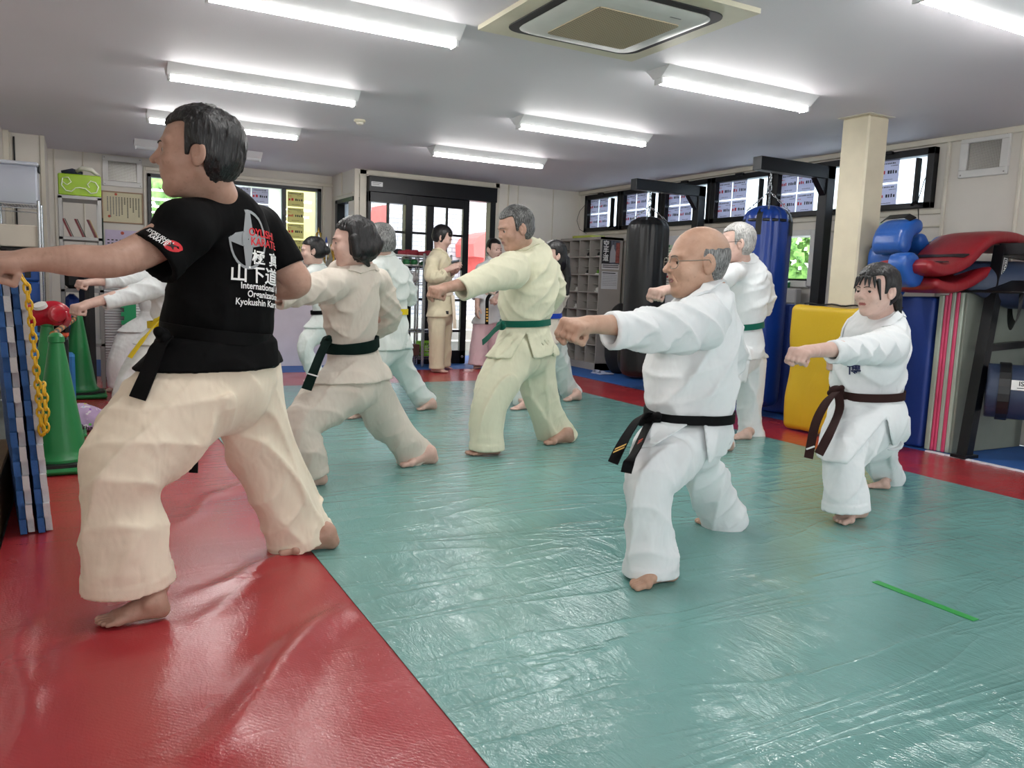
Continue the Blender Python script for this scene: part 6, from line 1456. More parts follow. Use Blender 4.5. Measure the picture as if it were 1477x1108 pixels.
n_ = nrm(CAM-cA); n_ = nrm(n_-ax*(n_@ax)); th_ = nrm(v*(n_@v)+u*(n_@u)*.0+u*.30) ; th_ = nrm(n_*1.0+u*.25); e2 = nrm(np.cross(th_, ax)); e2 = e2 if e2[2] > 0 else -e2
e1_ = ax if ax@RT > 0 else -ax; lc = cA+th_*.174-e1_*.06
mb = MB(); mb.obox(lc+e1_*.02, e1_*.085, e2*.030, th_*.006).build('maker_label', mat('label_white', '#d9d9d6', .6), r)
text_on('ISAMI', lc+e1_*.02+th_*.0065+e2*.008, e1_, e2, .040, M_INK, r, lift=.001); mb = MB(); mb.obox(lc+e1_*.02+th_*.0065-e2*.018, e1_*.055, e2*.002, th_*.0008).build('print_line', M_INK, r)
cB = P3(1478, 412, 2.95); body_shield(cB, .15, .34, (.25, -.30, .95), 'navy padded body shield hanging high on the rack at the right edge')
# --- curved red and blue kick shields on top of the mats
def curved_pad(label, c, ax, up, R0, th, wd, a0, a1, m, mback, name='kick_shield', strap=True):
    """padded arc: centre line radius R0 about c, thickness th, width wd along ax"""
    ax = nrm(ax); up = nrm(np.asarray(up, float)-ax*(np.asarray(up, float)@ax)); sd = np.cross(ax, up); P = [c+(sd*math.cos(q)+up*math.sin(q))*R0 for q in np.linspace(a0, a1, 14)]
    zmin = min(p[2] for p in P)-th; r = thing(name, label, 'kick shield', (c[0], c[1], zmin))
    T = MB(); secs = [(p, wd/2, th/wd) for p in P]; l = Loft(secs, n=2, u=ax, ends=('round', 'round'))
    def f(p):
        # rounded-box section: loft ellipse sharpened
        return l(p)-.004*np.abs(np.sin((p@sd)*60))
    lo, hi = bounds(loft_pts(l), .02); V, Q = sdf_mesh(f, lo, hi, .014); mesh_obj('cover', V, Q, m, r)
    if strap:
        for k in (4, 9): 
            o_ = P[k]; out = nrm(c-o_); MB().ribbon([o_+out*th*.45-ax*wd*.42, o_+out*(th*.45+.035)-ax*wd*.2, o_+out*(th*.45+.045), o_+out*(th*.45+.035)+ax*wd*.2, o_+out*th*.45+ax*wd*.42], np.cross(ax, out), .045, .006).build('strap', M_BLK, r)
    return r
# support surface above the mats
sup = solo(MB().rbox((5.02, 2.78, 1.058), (5.80, 3.60, 1.075), .004).poly([(5.06, 2.80, 1.075), (5.78, 2.80, 1.075), (5.70, 2.80, 1.13), (5.45, 2.80, 1.10), (5.15, 2.80, 1.14)], (0, .75, 0)), 'tarp', mat('bag_black', '#101114', .3, bump=.6, bscale=14), 'crumpled black sheet lying over the grey mat under the red shields', 'sheet')
def arc_pad(label, prof, y0, wd, th, m, name='kick_shield', straps=(), cat='kick shield', ydir=(.12, 1, 0)):
    """padded shield: its centre line runs through prof at depth y0, rounded section, depth wd away from the camera"""
    yd = nrm(ydir); A = np.array([P3(px, py, y0)+yd*wd/2 for (px, py) in prof]); m_ = len(A); out = []
    for i in range(m_-1):
        p0, p1, p2, p3 = A[max(i-1, 0)], A[i], A[i+1], A[min(i+2, m_-1)]
        for j in range(8): t = j/8; out.append(0.5*((2*p1)+(-p0+p2)*t+(2*p0-5*p1+4*p2-p3)*t*t+(-p0+3*p1-3*p2+p3)*t**3))
    out.append(A[-1]); out = np.array(out); zmin = out[:, 2].min()-th/2
    r = thing(name, label, cat, (out[len(out)//2][0], out[len(out)//2][1], zmin)); n = 28; V = []; K = len(out)
    arc = np.r_[0, np.cumsum(np.linalg.norm(np.diff(out, axis=0), axis=1))]; L = arc[-1]
    for i in range(K):
        t = nrm(out[min(i+1, K-1)]-out[max(i-1, 0)]); nn = nrm(np.cross(t, yd)); e = min(arc[i], L-arc[i]); s = math.sqrt(max(0.02, 1-(1-min(1, e/(th*.5)))**2)); pl = 1-.05*abs(math.sin(arc[i]*95))
        for j in range(n):
            q = 2*math.pi*j/n; cx_, sx_ = math.cos(q), math.sin(q); ex = .45
            V.append(out[i]+yd*(wd/2*(.86+.14*s))*math.copysign(abs(cx_)**ex, cx_)+nn*(th/2*s*pl)*math.copysign(abs(sx_)**ex, sx_))
    Fc = [(i*n+j, i*n+(j+1) % n, (i+1)*n+(j+1) % n, (i+1)*n+j) for i in range(K-1) for j in range(n)]+[tuple(range(n)), tuple((K-1)*n+j for j in range(n))]
    MB().add(V, Fc).build('cover', m, r, smooth=True)
    for (k, lift) in straps:
        o_ = A[k]; MB().ribbon([o_-yd*wd*.48+UP*th*.52, o_-yd*wd*.3+UP*(th*.55+lift), o_+UP*(th*.55+lift), o_+yd*wd*.3+UP*(th*.55+lift), o_+yd*wd*.48+UP*th*.52], nrm(A[min(k+1, len(A)-1)]-A[k-1]), .05, .006).build('strap', M_BLK, r)
    return r
arc_pad('dark red curved kick shield, the upper of two stacked above the mats', [(1341, 382), (1366, 389), (1396, 380), (1420, 357), (1440, 344), (1470, 344), (1500, 358)], 3.02, .42, .092, L_RED, straps=((1, .0), (2, .0)))
arc_pad('dark red curved kick shield under the other red one', [(1350, 408), (1376, 415), (1403, 408), (1430, 392), (1465, 386), (1495, 400)], 3.04, .40, .080, L_RED)
arc_pad('blue kick shield standing upright with black carrying strap, topmost on the pile', [(1308, 366), (1310, 346), (1318, 330), (1334, 325)], 3.36, .26, .12, L_BLU2, straps=((2, .02),))
arc_pad('wide blue curved kick shield lying behind the red ones', [(1330, 338), (1340, 358), (1362, 368), (1384, 360), (1402, 343)], 3.44, .28, .10, L_BLU2, straps=((3, .0),))
arc_pad('blue padded block leaning down in front of the blue shields', [(1310, 368), (1320, 390), (1329, 411)], 3.14, .14, .17, L_BLU2)
arc_pad('blue shield at the bottom of the pile beside the column', [(1300, 352), (1296, 380), (1300, 410), (1302, 428)], 3.50, .22, .15, L_BLU2, straps=())
arc_pad('black pad standing against the cream column', [(1282, 345), (1279, 372), (1278, 400)], 3.66, .2, .14, leather('pad_black', '#0e0f11', .35))
solo(MB().tube([aX(1325, 320, 5.83), aX(1324, 290, 5.82), aX(1334, 258, 5.82), aX(1352, 232, 5.82)], .0035, 6), 'cable', M_BLK, 'thin black cable running down from the rightmost high window', 'cable', smooth=True)
solo(MB().tube([aX(847, 292, 5.82), aX(836, 305, 5.80), aX(832, 318, 5.80), aX(836, 331, 5.80), aX(846, 337, 5.82)], .003, 6), 'cable', M_BLK, 'thin black cable looping beside the rearmost high window', 'cable', smooth=True)
# --- green tape on the teal sheet
a, b = aZ(1262, 839), aZ(1408, 895); d = nrm(b-a); s = np.array([-d[1], d[0], 0])
solo(MB().poly([a-s*.016, b-s*.016, b+s*.016, a+s*.016], (0, 0, .0015)), 'floor_tape', mat('tape_green', '#2fa04a', .4), 'strip of bright green tape stuck on the teal sheet', 'tape')

# --- left side: puzzle mats leaning, chain, cones
M_PB = mat('foam_tile_blue', '#2f5f9e', .7, bump=.3, bscale=120); M_PW = mat('foam_tile_white', '#cfcfd0', .7, bump=.3, bscale=120)
def leaning_tile(xb, y0, zt, xt, th, m, label, phase):
    """tile standing on its edge, toothed front edge towards the camera, leaning on the left wall"""
    n = 17; V = []; mb = MB(); H = 1.0
    for k in range(n):
        t0, t1 = k/n, (k+1)/n; yo = y0-(.022 if (k+phase) % 2 else 0)
        P0 = np.array([xb+(xt-xb)*t0, 0, zt*t0]); P1 = np.array([xb+(xt-xb)*t1, 0, zt*t1])
        mb.add([(P0[0], yo, P0[2]), (P0[0]+th, yo, P0[2]), (P0[0]+th-.09, y0+.9, P0[2]), (P0[0]-.09, y0+.9, P0[2]), (P1[0], yo, P1[2]), (P1[0]+th, yo, P1[2]), (P1[0]+th-.09, y0+.9, P1[2]), (P1[0]-.09, y0+.9, P1[2])], [(3,2,1,0),(4,5,6,7),(0,1,5,4),(1,2,6,5),(2,3,7,6),(3,0,4,7)])
    return solo(mb, 'puzzle_mat', m, label, 'mat', group='toothed foam mats leaning at the left')
pb = aZ(70, 768); pt = P3(30, 407, 3.42)
th = .024
for k, (m, w) in enumerate(((M_PW, 'white foam mat with toothed edge, rightmost of the leaning ones'), (M_PB, 'blue foam mat with toothed edge against the rightmost white one'))):
    leaning_tile(pb[0]-.008-th*k, 3.42, .955, pt[0]-.008-th*k, th-.002, m, w, k)
pb2 = aZ(44, 770); pt2 = P3(7, 412, 3.42)
for k, (m, w) in enumerate(((M_PW, 'white foam mat with toothed edge, in the left pair'), (M_PB, 'blue foam mat with toothed edge, leftmost of the leaning ones'))):
    leaning_tile(pb2[0]-.008-th*k, 3.42, .945, pt2[0]-.008-th*k, th-.002, m, w, k)
solo(MB().rbox((-.57, 3.30, -.035), (-.285, 4.3, .20), .006), 'wooden_step', mat('plywood', '#8f7452', .7), 'low wooden box against the left wall behind the leaning mats', 'box')
def loop_chain(P, label, r=.0045, L=.0135, name='plastic_chain'):
    P = [np.asarray(p, float) for p in P]; seg = []; acc = 0
    pts = [P[0]]; 
    for a, b in zip(P[:-1], P[1:]):
        m_ = max(1, int(np.linalg.norm(b-a)/.026)); pts += [a+(b-a)*k/m_ for k in range(1, m_+1)]
    mb = MB()
    for i, (a, b) in enumerate(zip(pts[:-1], pts[1:])):
        t = nrm(b-a); u = nrm(np.cross(t, (0.2, 1, .1))); w = u if i % 2 else np.cross(t, u); c = (a+b)/2; hl = np.linalg.norm(b-a)/2+r*1.3
        mb.tube([c+t*hl*math.cos(q)+w*L*.8*math.sin(q) for q in np.linspace(0, 2*math.pi, 10)[:-1]], r, 5, closed=True)
    return solo(mb, name, M_YEL, label, 'chain', smooth=True)
loop_chain([P3(6, 372, 3.40), P3(14, 392, 3.40), P3(30, 398, 3.385), P3(38, 410, 3.37), P3(46, 470, 3.375), P3(53, 540, 3.38), P3(58, 600, 3.385), P3(61, 627, 3.39), P3(66, 622, 3.40), P3(66, 590, 3.42), P3(63, 558, 3.45), P3(61, 553, 3.47)], 'yellow plastic chain draped over the leaning foam mats')
def traffic_cone(loc, H, label, rbase=.125):
    r = thing('traffic_cone', label, 'traffic cone', loc, 'green traffic cones at the left'); x, y, z = loc
    prof = [(rbase*1.12, .045), (rbase*1.12, .06), (rbase, .075), (rbase*.94, .10), (.033, H-.05), (.038, H-.045), (.036, H-.02), (.022, H-.004), (.008, H)]
    MB().lathe((x, y, z), prof, 32).build('body', M_GREENC, r, smooth='auto')
    MB().rbox((x-.19, y-.19, z), (x+.19, y+.19, z+.03), .012).build('base', M_GREENC, r); MB().lathe((x, y, z), [(.185, .03), (.185, .045), (.14, .048)], 8).build('weight_ring', M_BLK, r)
    for k in (.30, .42): pass
    MB().tube([np.array([x+(rbase*(1-.70)+.012)*math.cos(a), y+(rbase*(1-.70)+.012)*math.sin(a), z+H*.70]) for a in np.linspace(0, 2*math.pi, 19)[:-1]], .0025, 5, closed=True).build('ring', M_CHROME, r)
    return r
traffic_cone((-.105, 4.52, 0), .68, 'green traffic cone with black base, nearest of the cones'); traffic_cone((-.17, 5.45, 0), .70, 'green traffic cone in the middle, between the nearest and the farthest'); traffic_cone((-.015, 7.05, 0), .70, 'green traffic cone farthest back, by the black bag')
# striped bar between cones
a, b = P3(76, 482, 5.40), P3(108, 460, 6.95)
mb = MB(); n = 14
for k in range(n): p0, p1 = a+(b-a)*k/n, a+(b-a)*(k+1)/n; mb.tube([p0, p1], .017, 10, m=k % 2)
solo(mb, 'cone_bar', None, 'orange and black striped bar resting between two green cones', 'cone bar', mats=[mat('bar_orange', '#c9884a', .5), M_BLK])
# red kick target on the cone tip
r = thing('kick_target', 'glossy red rounded kicking pad with white label lying over the cones', 'kick pad', P3(68, 472, 5.50))
l = Loft([(P3(36, 456, 5.45), pxr(P3(36, 456, 5.45), 15), .9), (P3(60, 453, 5.45), pxr(P3(60, 453, 5.45), 17), .9), (P3(78, 452, 5.45), pxr(P3(78, 452, 5.45), 18), .85), (P3(86, 453, 5.45), pxr(P3(80, 453, 5.45), 15), .8)], n=4, ends=('flat', 'round'))
lo, hi = bounds(loft_pts(l), .03); V, Q = sdf_mesh(l, lo, hi, .009); mesh_obj('cover', V, Q, L_CRED, r)
MB().lathe(P3(57, 439, 5.38), [(.038, -.02), (.036, .0)], 20, axis=nrm(UP-FW*.7)).build('label', mat('label_white', '#d9d9d6', .6), r)
MB().lathe(P3(84, 453, 5.34), [(.050, -.02), (.045, .004), (.030, .010)], 20, axis=nrm(RT-FW*.6)).build('end_disc', L_CRED, r, smooth='auto')
MB().ribbon([P3(88, 445, 5.42), P3(97, 450, 5.42), P3(99, 462, 5.42), P3(94, 470, 5.42)], FW, .05, .008).build('handle', L_CRED, r)
# --- wire rack with boxes
def wire_rack(x0, x1, y0, y1, H, shelves, label, wires=14):
    r = thing('wire_rack', label, 'rack', ((x0+x1)/2, (y0+y1)/2, 0))
    for (x, y) in ((x0, y0), (x1, y0), (x0, y1), (x1, y1)): mb = MB(); mb.lathe((x, y, 0), [(.0125, 0), (.0125, H), (.0135, H), (.0135, H+.01), (.006, H+.016)], 12); mb.build('post', M_CHROME, r, smooth='auto')
    for z in shelves:
        mb = MB()
        for (a, b) in (((x0, y0), (x1, y0)), ((x0, y1), (x1, y1)), ((x0, y0), (x0, y1)), ((x1, y0), (x1, y1))): mb.tube([(a[0], a[1], z), (b[0], b[1], z)], .004, 6); mb.tube([(a[0], a[1], z-.028), (b[0], b[1], z-.028)], .004, 6)
        for k in range(1, wires): x = x0+(x1-x0)*k/wires; mb.tube([(x, y0, z), (x, y1, z)], .0022, 5)
        mb.build('shelf', M_CHROME, r, smooth=False)
    return r
wire_rack(-.52, -.245, 6.95, 7.45, 1.47, (.30, .72, 1.10, 1.45), 'chrome wire rack at far left loaded with boxes')
CB = NT('clear_plastic'); CB.set(color=(.62, .66, .78), rough=.25, alpha=.62, spec=.5); CB = CB.m
r = thing('storage_box', 'clear plastic storage box with lid on top of the wire rack', 'box', (-.385, 7.2, 1.456))
MB().rbox((-.505, 7.02, 1.456), (-.25, 7.42, 1.74), .012).build('body', CB, r); MB().rbox((-.515, 7.01, 1.74), (-.24, 7.43, 1.765), .008).build('lid', mat('lid_clear', '#c4c9d4', .35), r)
mb = MB(); mb.rbox((-.248, 7.1, 1.70), (-.235, 7.2, 1.76), .004); mb.build('latch', M_BLK, r)
solo(MB().rbox((-.49, 7.05, 1.456+.012), (-.27, 7.38, 1.57), .03), 'folded_cloth', mat('cloth_pale_green', '#b9c4b0', .9), 'pale green folded cloth inside the clear plastic box', 'cloth')
M_TB = mat('case_blue', '#1f4f9c', .4); M_TO = mat('case_orange', '#e0603c', .45); M_TLB = mat('case_light_blue', '#3a82c4', .45)
def case(a, b, m, label, grp=None):
    r = thing('tool_case', label, 'case', ((a[0]+b[0])/2, (a[1]+b[1])/2, a[2]), grp); MB().rbox(a, b, .012).build('shell', m, r); w = b[0]-a[0]
    for q in (.25, .7): MB().rbox((a[0]+w*q-.02, a[1]-.008, b[2]-.06), (a[0]+w*q+.02, a[1], b[2]-.01), .003).build('latch', M_BLK, r)
    return r
solo(MB().rbox((-.50, 6.97, 1.14), (-.255, 7.4, 1.30), .006), 'cardboard_box', mat('box_offwhite', '#c8c0b2', .8), 'off-white cardboard box under the top shelf of the wire rack', 'box')
case((-.505, 6.97, 1.104), (-.255, 7.4, 1.138), M_BLK, 'flat black case under the off-white box on the wire rack')
case((-.505, 6.97, .98), (-.255, 7.4, 1.068), M_TB, 'dark blue case, upper of the two under the white box', 'blue cases on the wire rack'); case((-.505, 6.97, .89), (-.255, 7.4, .975), M_TB, 'dark blue case, lower of the two on the wire rack', 'blue cases on the wire rack'); case((-.505, 6.97, .725), (-.255, 7.4, .885), M_TB, 'large dark blue case standing on the middle shelf of the wire rack', 'blue cases on the wire rack')
# light blue and orange cases beneath
case((-.36, 6.3, .62), (-.19, 6.6, .72), M_TLB, 'light blue case, topmost of the low pile beside the chrome post', 'light blue cases in the low pile'); case((-.36, 6.3, .52), (-.18, 6.6, .615), M_TLB, 'light blue case second in the low pile', 'light blue cases in the low pile'); case((-.36, 6.3, .30), (-.19, 6.6, .515), M_TLB, 'light blue case third in the low pile', 'light blue cases in the low pile'); case((-.36, 6.3, .0), (-.19, 6.6, .295), M_TB, 'dark blue case at the bottom of the low pile')
for k in range(3): case((-.175+.055*(k == 2), 6.35, (.615, .515, .515)[k]), (-.125+.055*(k == 2), 6.6, (.72, .61, .61)[k]), M_TO, ('orange case on top of the other orange cases', 'orange case under the topmost one', 'orange case at the right end of the low pile')[k], 'orange cases by the chrome post')
solo(MB().rbox((-.175, 6.35, 0), (-.075, 6.62, .51), .01), 'crate_stack', M_BLK, 'tall dark crate beneath the orange cases', 'crate')
# grey steel shelf with green crate and red racks
def steel_shelf():
    x0, x1, y0, y1 = -.13, .185, 7.5, 7.95; r = thing('steel_shelf', 'grey perforated steel shelf by the certificate', 'shelf', ((x0+x1)/2, (y0+y1)/2, 0))
    for (x, y) in ((x0, y0), (x1, y0), (x0, y1), (x1, y1)): 
        mb = MB(); sx = 1 if x == x0 else -1; sy = 1 if y == y0 else -1; mb.box((x, y, 0), (x+sx*.03, y+sy*.003, 1.575)).box((x, y, 0), (x+sx*.003, y+sy*.03, 1.575)); mb.build('upright', M_STEEL, r)
    for z in (.35, .80, 1.225, 1.555): MB().rbox((x0, y0, z), (x1, y1, z+.028), .003).build('shelf_board', M_STEEL, r)
    return r
steel_shelf()
LIME = NT('lime_plastic'); LIME.set(color=srgb('#93b81f'), rough=.2, alpha=.85, spec=.6); LIME = LIME.m
r = thing('carry_case', 'shiny lime green plastic case with white frame outline on top of the steel shelf', 'case', (.03, 7.7, 1.583))
MB().rbox((-.125, 7.52, 1.583), (.185, 7.9, 1.755), .008).build('body', LIME, r)
mb = MB(); P = [(-.09, 7.515, 1.72), (-.10, 7.515, 1.66), (-.07, 7.515, 1.62), (-.03, 7.515, 1.615), (.0, 7.515, 1.645), (.03, 7.515, 1.65), (.07, 7.515, 1.645), (.11, 7.515, 1.61), (.15, 7.515, 1.62), (.165, 7.515, 1.665), (.145, 7.515, 1.70), (.11, 7.515, 1.71), (.085, 7.515, 1.68), (.10, 7.515, 1.655)]
mb.tube(P, .004, 6); mb.build('moulded_outline', mat('outline_white', '#dfe3c8', .4), r, smooth=True)
mb = MB(); mb.tube([(-.085, 7.515, 1.72), (-.05, 7.515, 1.725), (-.03, 7.515, 1.69), (-.06, 7.515, 1.665), (-.095, 7.515, 1.69)], .0035, 6); mb.build('moulded_outline', mat('outline_white', '#dfe3c8', .4), r, smooth=True)
solo(MB().tube([(-.10, 7.7, 1.775), (-.02, 7.7, 1.79), (.05, 7.68, 1.775)], [.018, .028, .02], 10), 'rolled_bag', mat('bag_navy', '#1b2338', .7), 'dark navy rolled bag on top of the lime case', 'bag', smooth=True)
solo(MB().tube([(.01, 7.66, 1.79), (.05, 7.64, 1.82), (.12, 7.64, 1.81), (.17, 7.66, 1.77)], [.014, .02, .02, .012], 10), 'hose_coil', mat('hose_grey', '#b5b2a8', .5), 'pale grey curved handle piece on top of the lime case', 'hose', smooth=True)
for k in range(3):
    x = -.10+.09*k; solo(MB().obox((x+.03, 7.62, 1.325), (.008, 0, -.0), (0, .05, 0), (-.030, 0, .075)).obox((x+.045, 7.62, 1.325), (.003, 0, 0), (0, .05, 0), (-.030, 0, .075), 1), 'kick_paddle', None, ('dark red pad leaning at the left on the steel shelf', 'dark red pad leaning in the middle of the steel shelf', 'dark red and gold pad leaning at the right on the steel shelf')[k], 'pad', group='pads leaning on the steel shelf', mats=[mat('frame_red', '#6a1820', .4), (M_BLK, M_BLK, mat('frame_gold', '#c9a86a', .4))[k]])
solo(MB().rbox((-.10, 7.56, .828), (.12, 7.9, 1.18), .03), 'equipment_bag', mat('bag_black2', '#141416', .6, bump=.4, bscale=20), 'black equipment bag on the steel shelf below the folded frames', 'bag')
solo(MB().rbox((-.11, 7.53, .378), (.0, 7.9, .78), .04), 'water_jug', mat('jug_blue', '#1c49a8', .35), 'bright blue plastic jug on the lower steel shelf', 'jug')
mb = MB(); mb.rbox((.0, 7.15, .0), (.11, 7.42, .97), .04); solo(mb, 'garment_bag', mat('bag_black2', '#141416', .6, bump=.4, bscale=20), 'tall black bag standing behind the farthest green cone', 'bag')
solo(MB().rbox((-.115, 6.75, 0), (-.04, 6.95, .36), .02), 'folded_chair', M_TLB, 'light blue folded plastic seat standing behind the middle cone', 'chair')
# stack of ribbed white foam mats with black teeth
def ribbed():
    r = thing('ribbed_mat', 'tall white ribbed foam mat with black toothed edge standing by the counter', 'mat', (.5, 8.2, 0)); x0, x1 = .165, .80
    MB().box((x0, 8.20, .0), (x1, 8.28, .99)).build('core', M_PW, r); mb = MB()
    for k in range(40): z = .012+.0245*k; mb.tube([(x0, 8.20, z), (x1, 8.20, z)], .0085, 6)
    mb.build('ribs', M_PW, r, smooth=True)
    for k in range(7): MB().poly([(x0+.02+.09*k, 8.185, .0), (x0+.065+.09*k, 8.185, .0), (x0+.072+.09*k, 8.185, .022), (x0+.013+.09*k, 8.185, .022)], (0, .02, 0)).build('tooth', M_BLK, r)
ribbed()
mb = MB(); mb.box((.36, 8.12, .0), (.46, 8.14, .86))
for k in range(11): mb.box((.335, 8.12, .03+.078*k), (.361, 8.14, .068+.078*k))
o = solo(mb, 'puzzle_mat', mat('foam_green', '#1f8f5a', .7), 'green foam tile edge with teeth in front of the ribbed white mat', 'mat'); 
# printed tote bag on the red sheet
def tote():
    c = np.array([-.005, 5.62, 0])
    r = thing('tote_bag', 'crumpled lilac printed tote bag lying on the red sheet by the cones', 'bag', c)
    def f(p):
        q = p-c; d = ell(q, (0, 0, .05), (.15, .12, .10)); d = smin(d, ell(q, (.08, -.02, .02), (.13, .11, .05)), .05); d = d-(vnoise(q[:, 0]*16, q[:, 1]*16, q[:, 2]*16)-.5)*.03-(vnoise(q[:, 0]*38, q[:, 1]*38, q[:, 2]*38)-.5)*.010; return smax(d, -p[:, 2]+.002, .01)
    V, Q = sdf_mesh(f, c-.26, c+.28, .010); t = NT('tote_print'); v = t.coord(); a = srgb('#c4a9cf'); col = t.mix(t.ramp(t.noise(v, 24, 1), [(.60, 0.), (.61, 1.)]), a, srgb('#e8e0e8')); vo = t.node('ShaderNodeTexVoronoi'); vo.inputs['Scale'].default_value = 26; t.l.new(v, vo.inputs['Vector'])
    col = t.mix(t.ramp(vo.outputs['Distance'], [(.20, 1.), (.22, 0.)]), col, vo.outputs['Color']); t.set(color=col, rough=.8); mesh_obj('fabric', V, Q, t.m, r)
    MB().tube([c+np.array([.10, .03, .10]), c+np.array([.17, .05, .12]), c+np.array([.21, .02, .06]), c+np.array([.20, -.02, .01])], .006, 8).build('handle', mat('cord_red', '#7d2a3a', .6), r, smooth=True)
    lt = onto(f, [c+np.array([.06, -.14, .03])], .004)[0]; text_on('Chacott', c+np.array([.06, -.150, .025]), (1, .05, 0), (0, -.45, .9), .045, mat('ink_purple', '#3a1f4a', .7), r)
tote()
# certificate, calendar and green board on the back wall
r = thing('certificate', 'framed certificate with brown frame on the back wall under the vent', 'certificate', (.45, 9.88, 1.50))
mb = MB(); x0, x1, z0, z1 = .245, .655, 1.505, 1.845
for a, b in (((x0, 9.87, z0), (x1, 9.9, z0+.012)), ((x0, 9.87, z1-.012), (x1, 9.9, z1)), ((x0, 9.87, z0), (x0+.012, 9.9, z1)), ((x1-.012, 9.87, z0), (x1, 9.9, z1))): mb.rbox(a, b, .002)
mb.build('frame', mat('frame_brown', '#9c7a5a', .4), r); MB().box((x0+.01, 9.885, z0+.01), (x1-.01, 9.888, z1-.01)).build('sheet', mat('certificate_cream', '#d8cfae', .6), r)
for k in range(12):
    x = x1-.045-.028*k; L = (.20, .12, .16, .10, .22, .07, .19, .20, .20, .19, .21, .16)[k]; m_ = MB(); z = z1-.06
    while z > z1-.06-L: m_.box((x-.006, 9.8842, z-.010), (x+.006, 9.885, z)); z -= .016
    m_.build('calligraphy', M_INK if k < 7 else mat('ink_soft', '#5c5d66', .7), r)
for (x, z) in ((x0+.14, z1-.03), (x0+.07, z0+.07)): MB().lathe((x, 9.885, z), [(.014, 0), (.013, .001)], 16, axis=(0, -1, 0)).build('seal', mat('seal_red', '#c4553c', .6), r)
r = thing('calendar', 'lilac calendar sheet on the back wall below the certificate', 'calendar', (.44, 9.89, 1.1)); MB().box((.27, 9.893, 1.10), (.62, 9.899, 1.43)).build('sheet', mat('calendar_lilac', '#cdbfd8', .6), r)
MB().lathe((.44, 9.893, 1.40), [(.018, 0), (.017, .001)], 16, axis=(0, -1, 0)).build('seal', mat('seal_red', '#c4553c', .6), r)
mb = MB()
for k in range(8):
    for j in range(6): mb.box((.29+.04*k, 9.892, 1.14+.035*j), (.29+.04*k+.022, 9.893, 1.152+.035*j))
mb.build('print', M_INK, r)
solo(MB().rbox((.215, 9.86, 1.15), (.255, 9.895, 1.55), .004), 'chalk_board', mat('board_green', '#1d3a2b', .6), 'narrow dark green board left of the certificate', 'board')
# --- trophies on the counter at the small window
M_GOLD = mat('trophy_gold', '#c9a24a', .25, .9); M_SIL = mat('trophy_silver', '#c8c8c8', .2, .9)
rng = random.Random(21); lab = ['gold', 'silver', 'red-topped gold', 'blue-ribboned gold']
for k in range(8):
    x, y, h = 2.66-.13*(k % 2)-.02*k, 9.06+.09*k, .34+.24*rng.random()+(.12 if k % 3 == 0 else 0); m = M_GOLD if k % 2 == 0 else M_SIL
    r = thing('trophy', '%s trophy, number %d counting back from the door end of the white counter' % (('tall gold', 'silver', 'short gold', 'slim silver')[k % 4], k+1), 'trophy', (x, y, .94), 'trophies on the white counter')
    MB().rbox((x-.035, y-.035, .94), (x+.035, y+.035, .985), .004).build('base', mat('trophy_base', '#3a2a20', .4), r)
    MB().lathe((x, y, .94), [(.02, .045), (.008, .06), (.007, h*.45), (.016, h*.5), (.008, h*.55), (.030, h*.72), (.036, h*.88), (.030, h*.9), (.008, h*.82)], 16).build('cup', m, r, smooth=True)
    MB().lathe((x, y, .94+h*.84), [(.006, 0), (.014, .04), (.010, .07), (.002, .10)], 12).build('figure', (mat('ribbon_red', '#b8303a', .5), mat('ribbon_blue', '#2a4a9a', .5), M_GOLD, M_SIL)[k % 4], r, smooth=True)
# --- wire rack of shoes and bags in front of the glass door
wire_rack(3.02, 3.50, 8.62, 8.86, 1.30, (.12, .43, .98, 1.16, 1.27), 'chrome wire rack with shoes and bags in front of the glass door', 12)
wire_rack(3.53, 3.86, 8.66, 8.86, 1.30, (.12, .43, 1.16, 1.27), 'narrow chrome wire rack beside the standing woman', 9)
for i, (x0, x1, z, m, lb) in enumerate(((3.08, 3.2, 1.28, scl[0], 'dark'), (3.28, 3.40, 1.28, mat('shoe_red', '#8f2a36', .5), 'red'), (3.5, 3.68, 1.28, mat('shoe_red', '#8f2a36', .5), 'red'), (3.3, 3.4, 1.17, mat('shoe_dkgreen', '#1f6a3a', .5), 'green'), (3.5, 3.68, 1.17, mat('shoe_dkgreen', '#1f6a3a', .5), 'green'), (3.05, 3.14, .99, scl[0], 'black'))):
    for s in (0, 1): shoe(((x0+x1)/2+.09*s-.04, 8.74, z), (0 if z < 1.2 else math.pi/2+.2)+.1*s, m, '%s %s shoe on the door rack, %s' % (('left', 'right')[s], lb, ('shelf under the top, left end', 'top shelf at the left rack', 'top shelf of the narrow rack', 'second shelf of the left rack', 'second shelf of the narrow rack', 'third shelf')[i]), 'shoes on the racks by the door')
for k in range(3):
    c = np.array([(3.14, 3.30, 3.22)[k], 8.60, (1.10, 1.02, .93)[k]])
    def f(p, c=c, k=k): q = p-c; d = ell(q, (0, 0, 0), (.10, .07, .075)); return d-(vnoise(q[:, 0]*14+k, q[:, 1]*14, q[:, 2]*14)-.5)*.10-(vnoise(q[:, 0]*40+k, q[:, 1]*40, q[:, 2]*40)-.5)*.03
    V, Q = sdf_mesh(f, c-.17, c+.17, .010); o = mesh_obj('plastic_bag', V, Q, mat('bag_plastic', '#c4c2c4', .3, bump=.6, bscale=30), base=c-np.array([0, 0, .08])); setp(o, ('crumpled white plastic bag, highest of three hanging on the door rack', 'crumpled white plastic bag hanging at the right of the door rack', 'crumpled white plastic bag, lowest of three on the door rack')[k], 'bag', 'plastic bags on the door rack')
BK = NT('basket_green'); BK.set(color=srgb('#8fd42a'), rough=.35); BK = BK.m
r = thing('basket', 'bright green plastic basket on the bottom shelf by the door', 'basket', (3.66, 8.74, .13)); mb = MB()
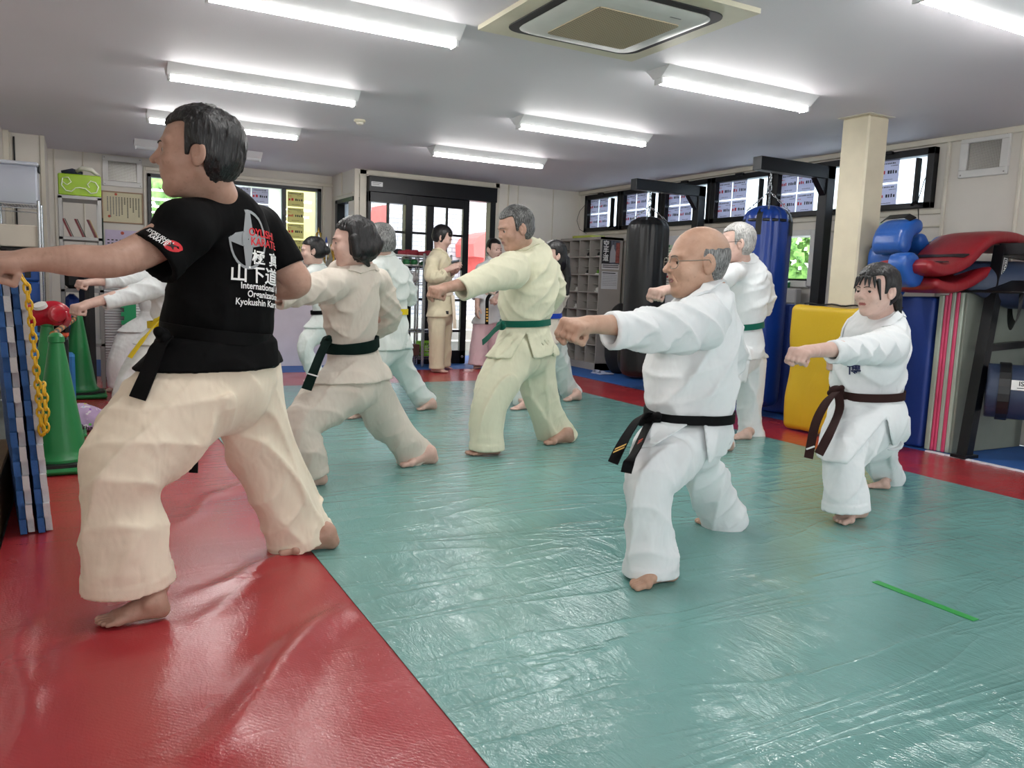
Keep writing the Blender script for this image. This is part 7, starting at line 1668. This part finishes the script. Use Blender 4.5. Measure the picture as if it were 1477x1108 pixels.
x0, x1, y0, y1 = 3.52, 3.80, 8.66, 8.84
for (a, b) in (((x0, y0), (x1, y0)), ((x1, y0), (x1, y1)), ((x1, y1), (x0, y1)), ((x0, y1), (x0, y0))):
    n = 9
    for k in range(n): 
        xa = a[0]+(b[0]-a[0])*k/n; ya = a[1]+(b[1]-a[1])*k/n; mb.tube([(xa, ya, .13), (xa, ya, .28)], .004, 5)
    for z in (.13, .18, .23, .285): mb.tube([(a[0], a[1], z), (b[0], b[1], z)], .0045 if z < .28 else .007, 6)
mb.box((x0, y0, .126), (x1, y1, .132)); mb.build('lattice', BK, r, smooth=False)
for k in range(4): shoe((3.57+.06*k, 8.75, .15+.03*k), math.pi/2+.4*k, scl[k % 2], '%s shoe heaped in the bright green basket, number %d from the left' % (('black', 'white')[k % 2], k+1), 'shoes in the green basket')
solo(MB().rbox((3.40, 8.66, .13), (3.49, 8.82, .26), .006), 'shoe_box', mat('box_brown', '#5c3a34', .6), 'small dark box beside the green basket', 'box')
# dark backpack by the locker and slippers
def blob(name, c, r3, m, label, cat, seed=0, h=.016, amp=.03):
    c = np.asarray(c, float)
    def f(p): q = p-c; return smax(ell(q, (0, 0, 0), r3)-(vnoise(q[:, 0]*9+seed, q[:, 1]*9, q[:, 2]*9)-.5)*amp, -p[:, 2]+.001, .01)
    V, Q = sdf_mesh(f, c-np.array(r3)*1.3-.03, c+np.array(r3)*1.3+.03, h); o = mesh_obj(name, V, Q, m, base=np.array([c[0], c[1], max(0, V[:, 2].min())])); return setp(o, label, cat)
blob('backpack', (5.58, 7.62, .40), (.17, .20, .42), mat('bag_black2', '#141416', .6, bump=.4, bscale=20), 'tall black backpack standing beside the shoe locker', 'bag', 2)
blob('sports_bag', (5.50, 7.15, .22), (.24, .20, .22), mat('bag_black2', '#141416', .6, bump=.4, bscale=20), 'low black sports bag behind the black punching bag', 'bag', 5)
for s in (0, 1): 
    o = solo(MB().rbox((5.26+.0*s, 7.62-.11*s, .0), (5.46, 7.70-.11*s, .012), .005).ribbon([(5.30, 7.62-.11*s, .012), (5.31, 7.64-.11*s, .04), (5.31, 7.68-.11*s, .04), (5.30, 7.70-.11*s, .012)], (1, 0, 0), .05, .004), 'slipper', mat('slipper_blue', '#c4cbe0', .6), ('pale blue slipper nearer the locker', 'pale blue slipper nearer the black bag')[s], 'slipper', group='slippers on the blue strip')
old_man(); _r, _d = instructor(); shirt_print(_r, _d); people_rest()
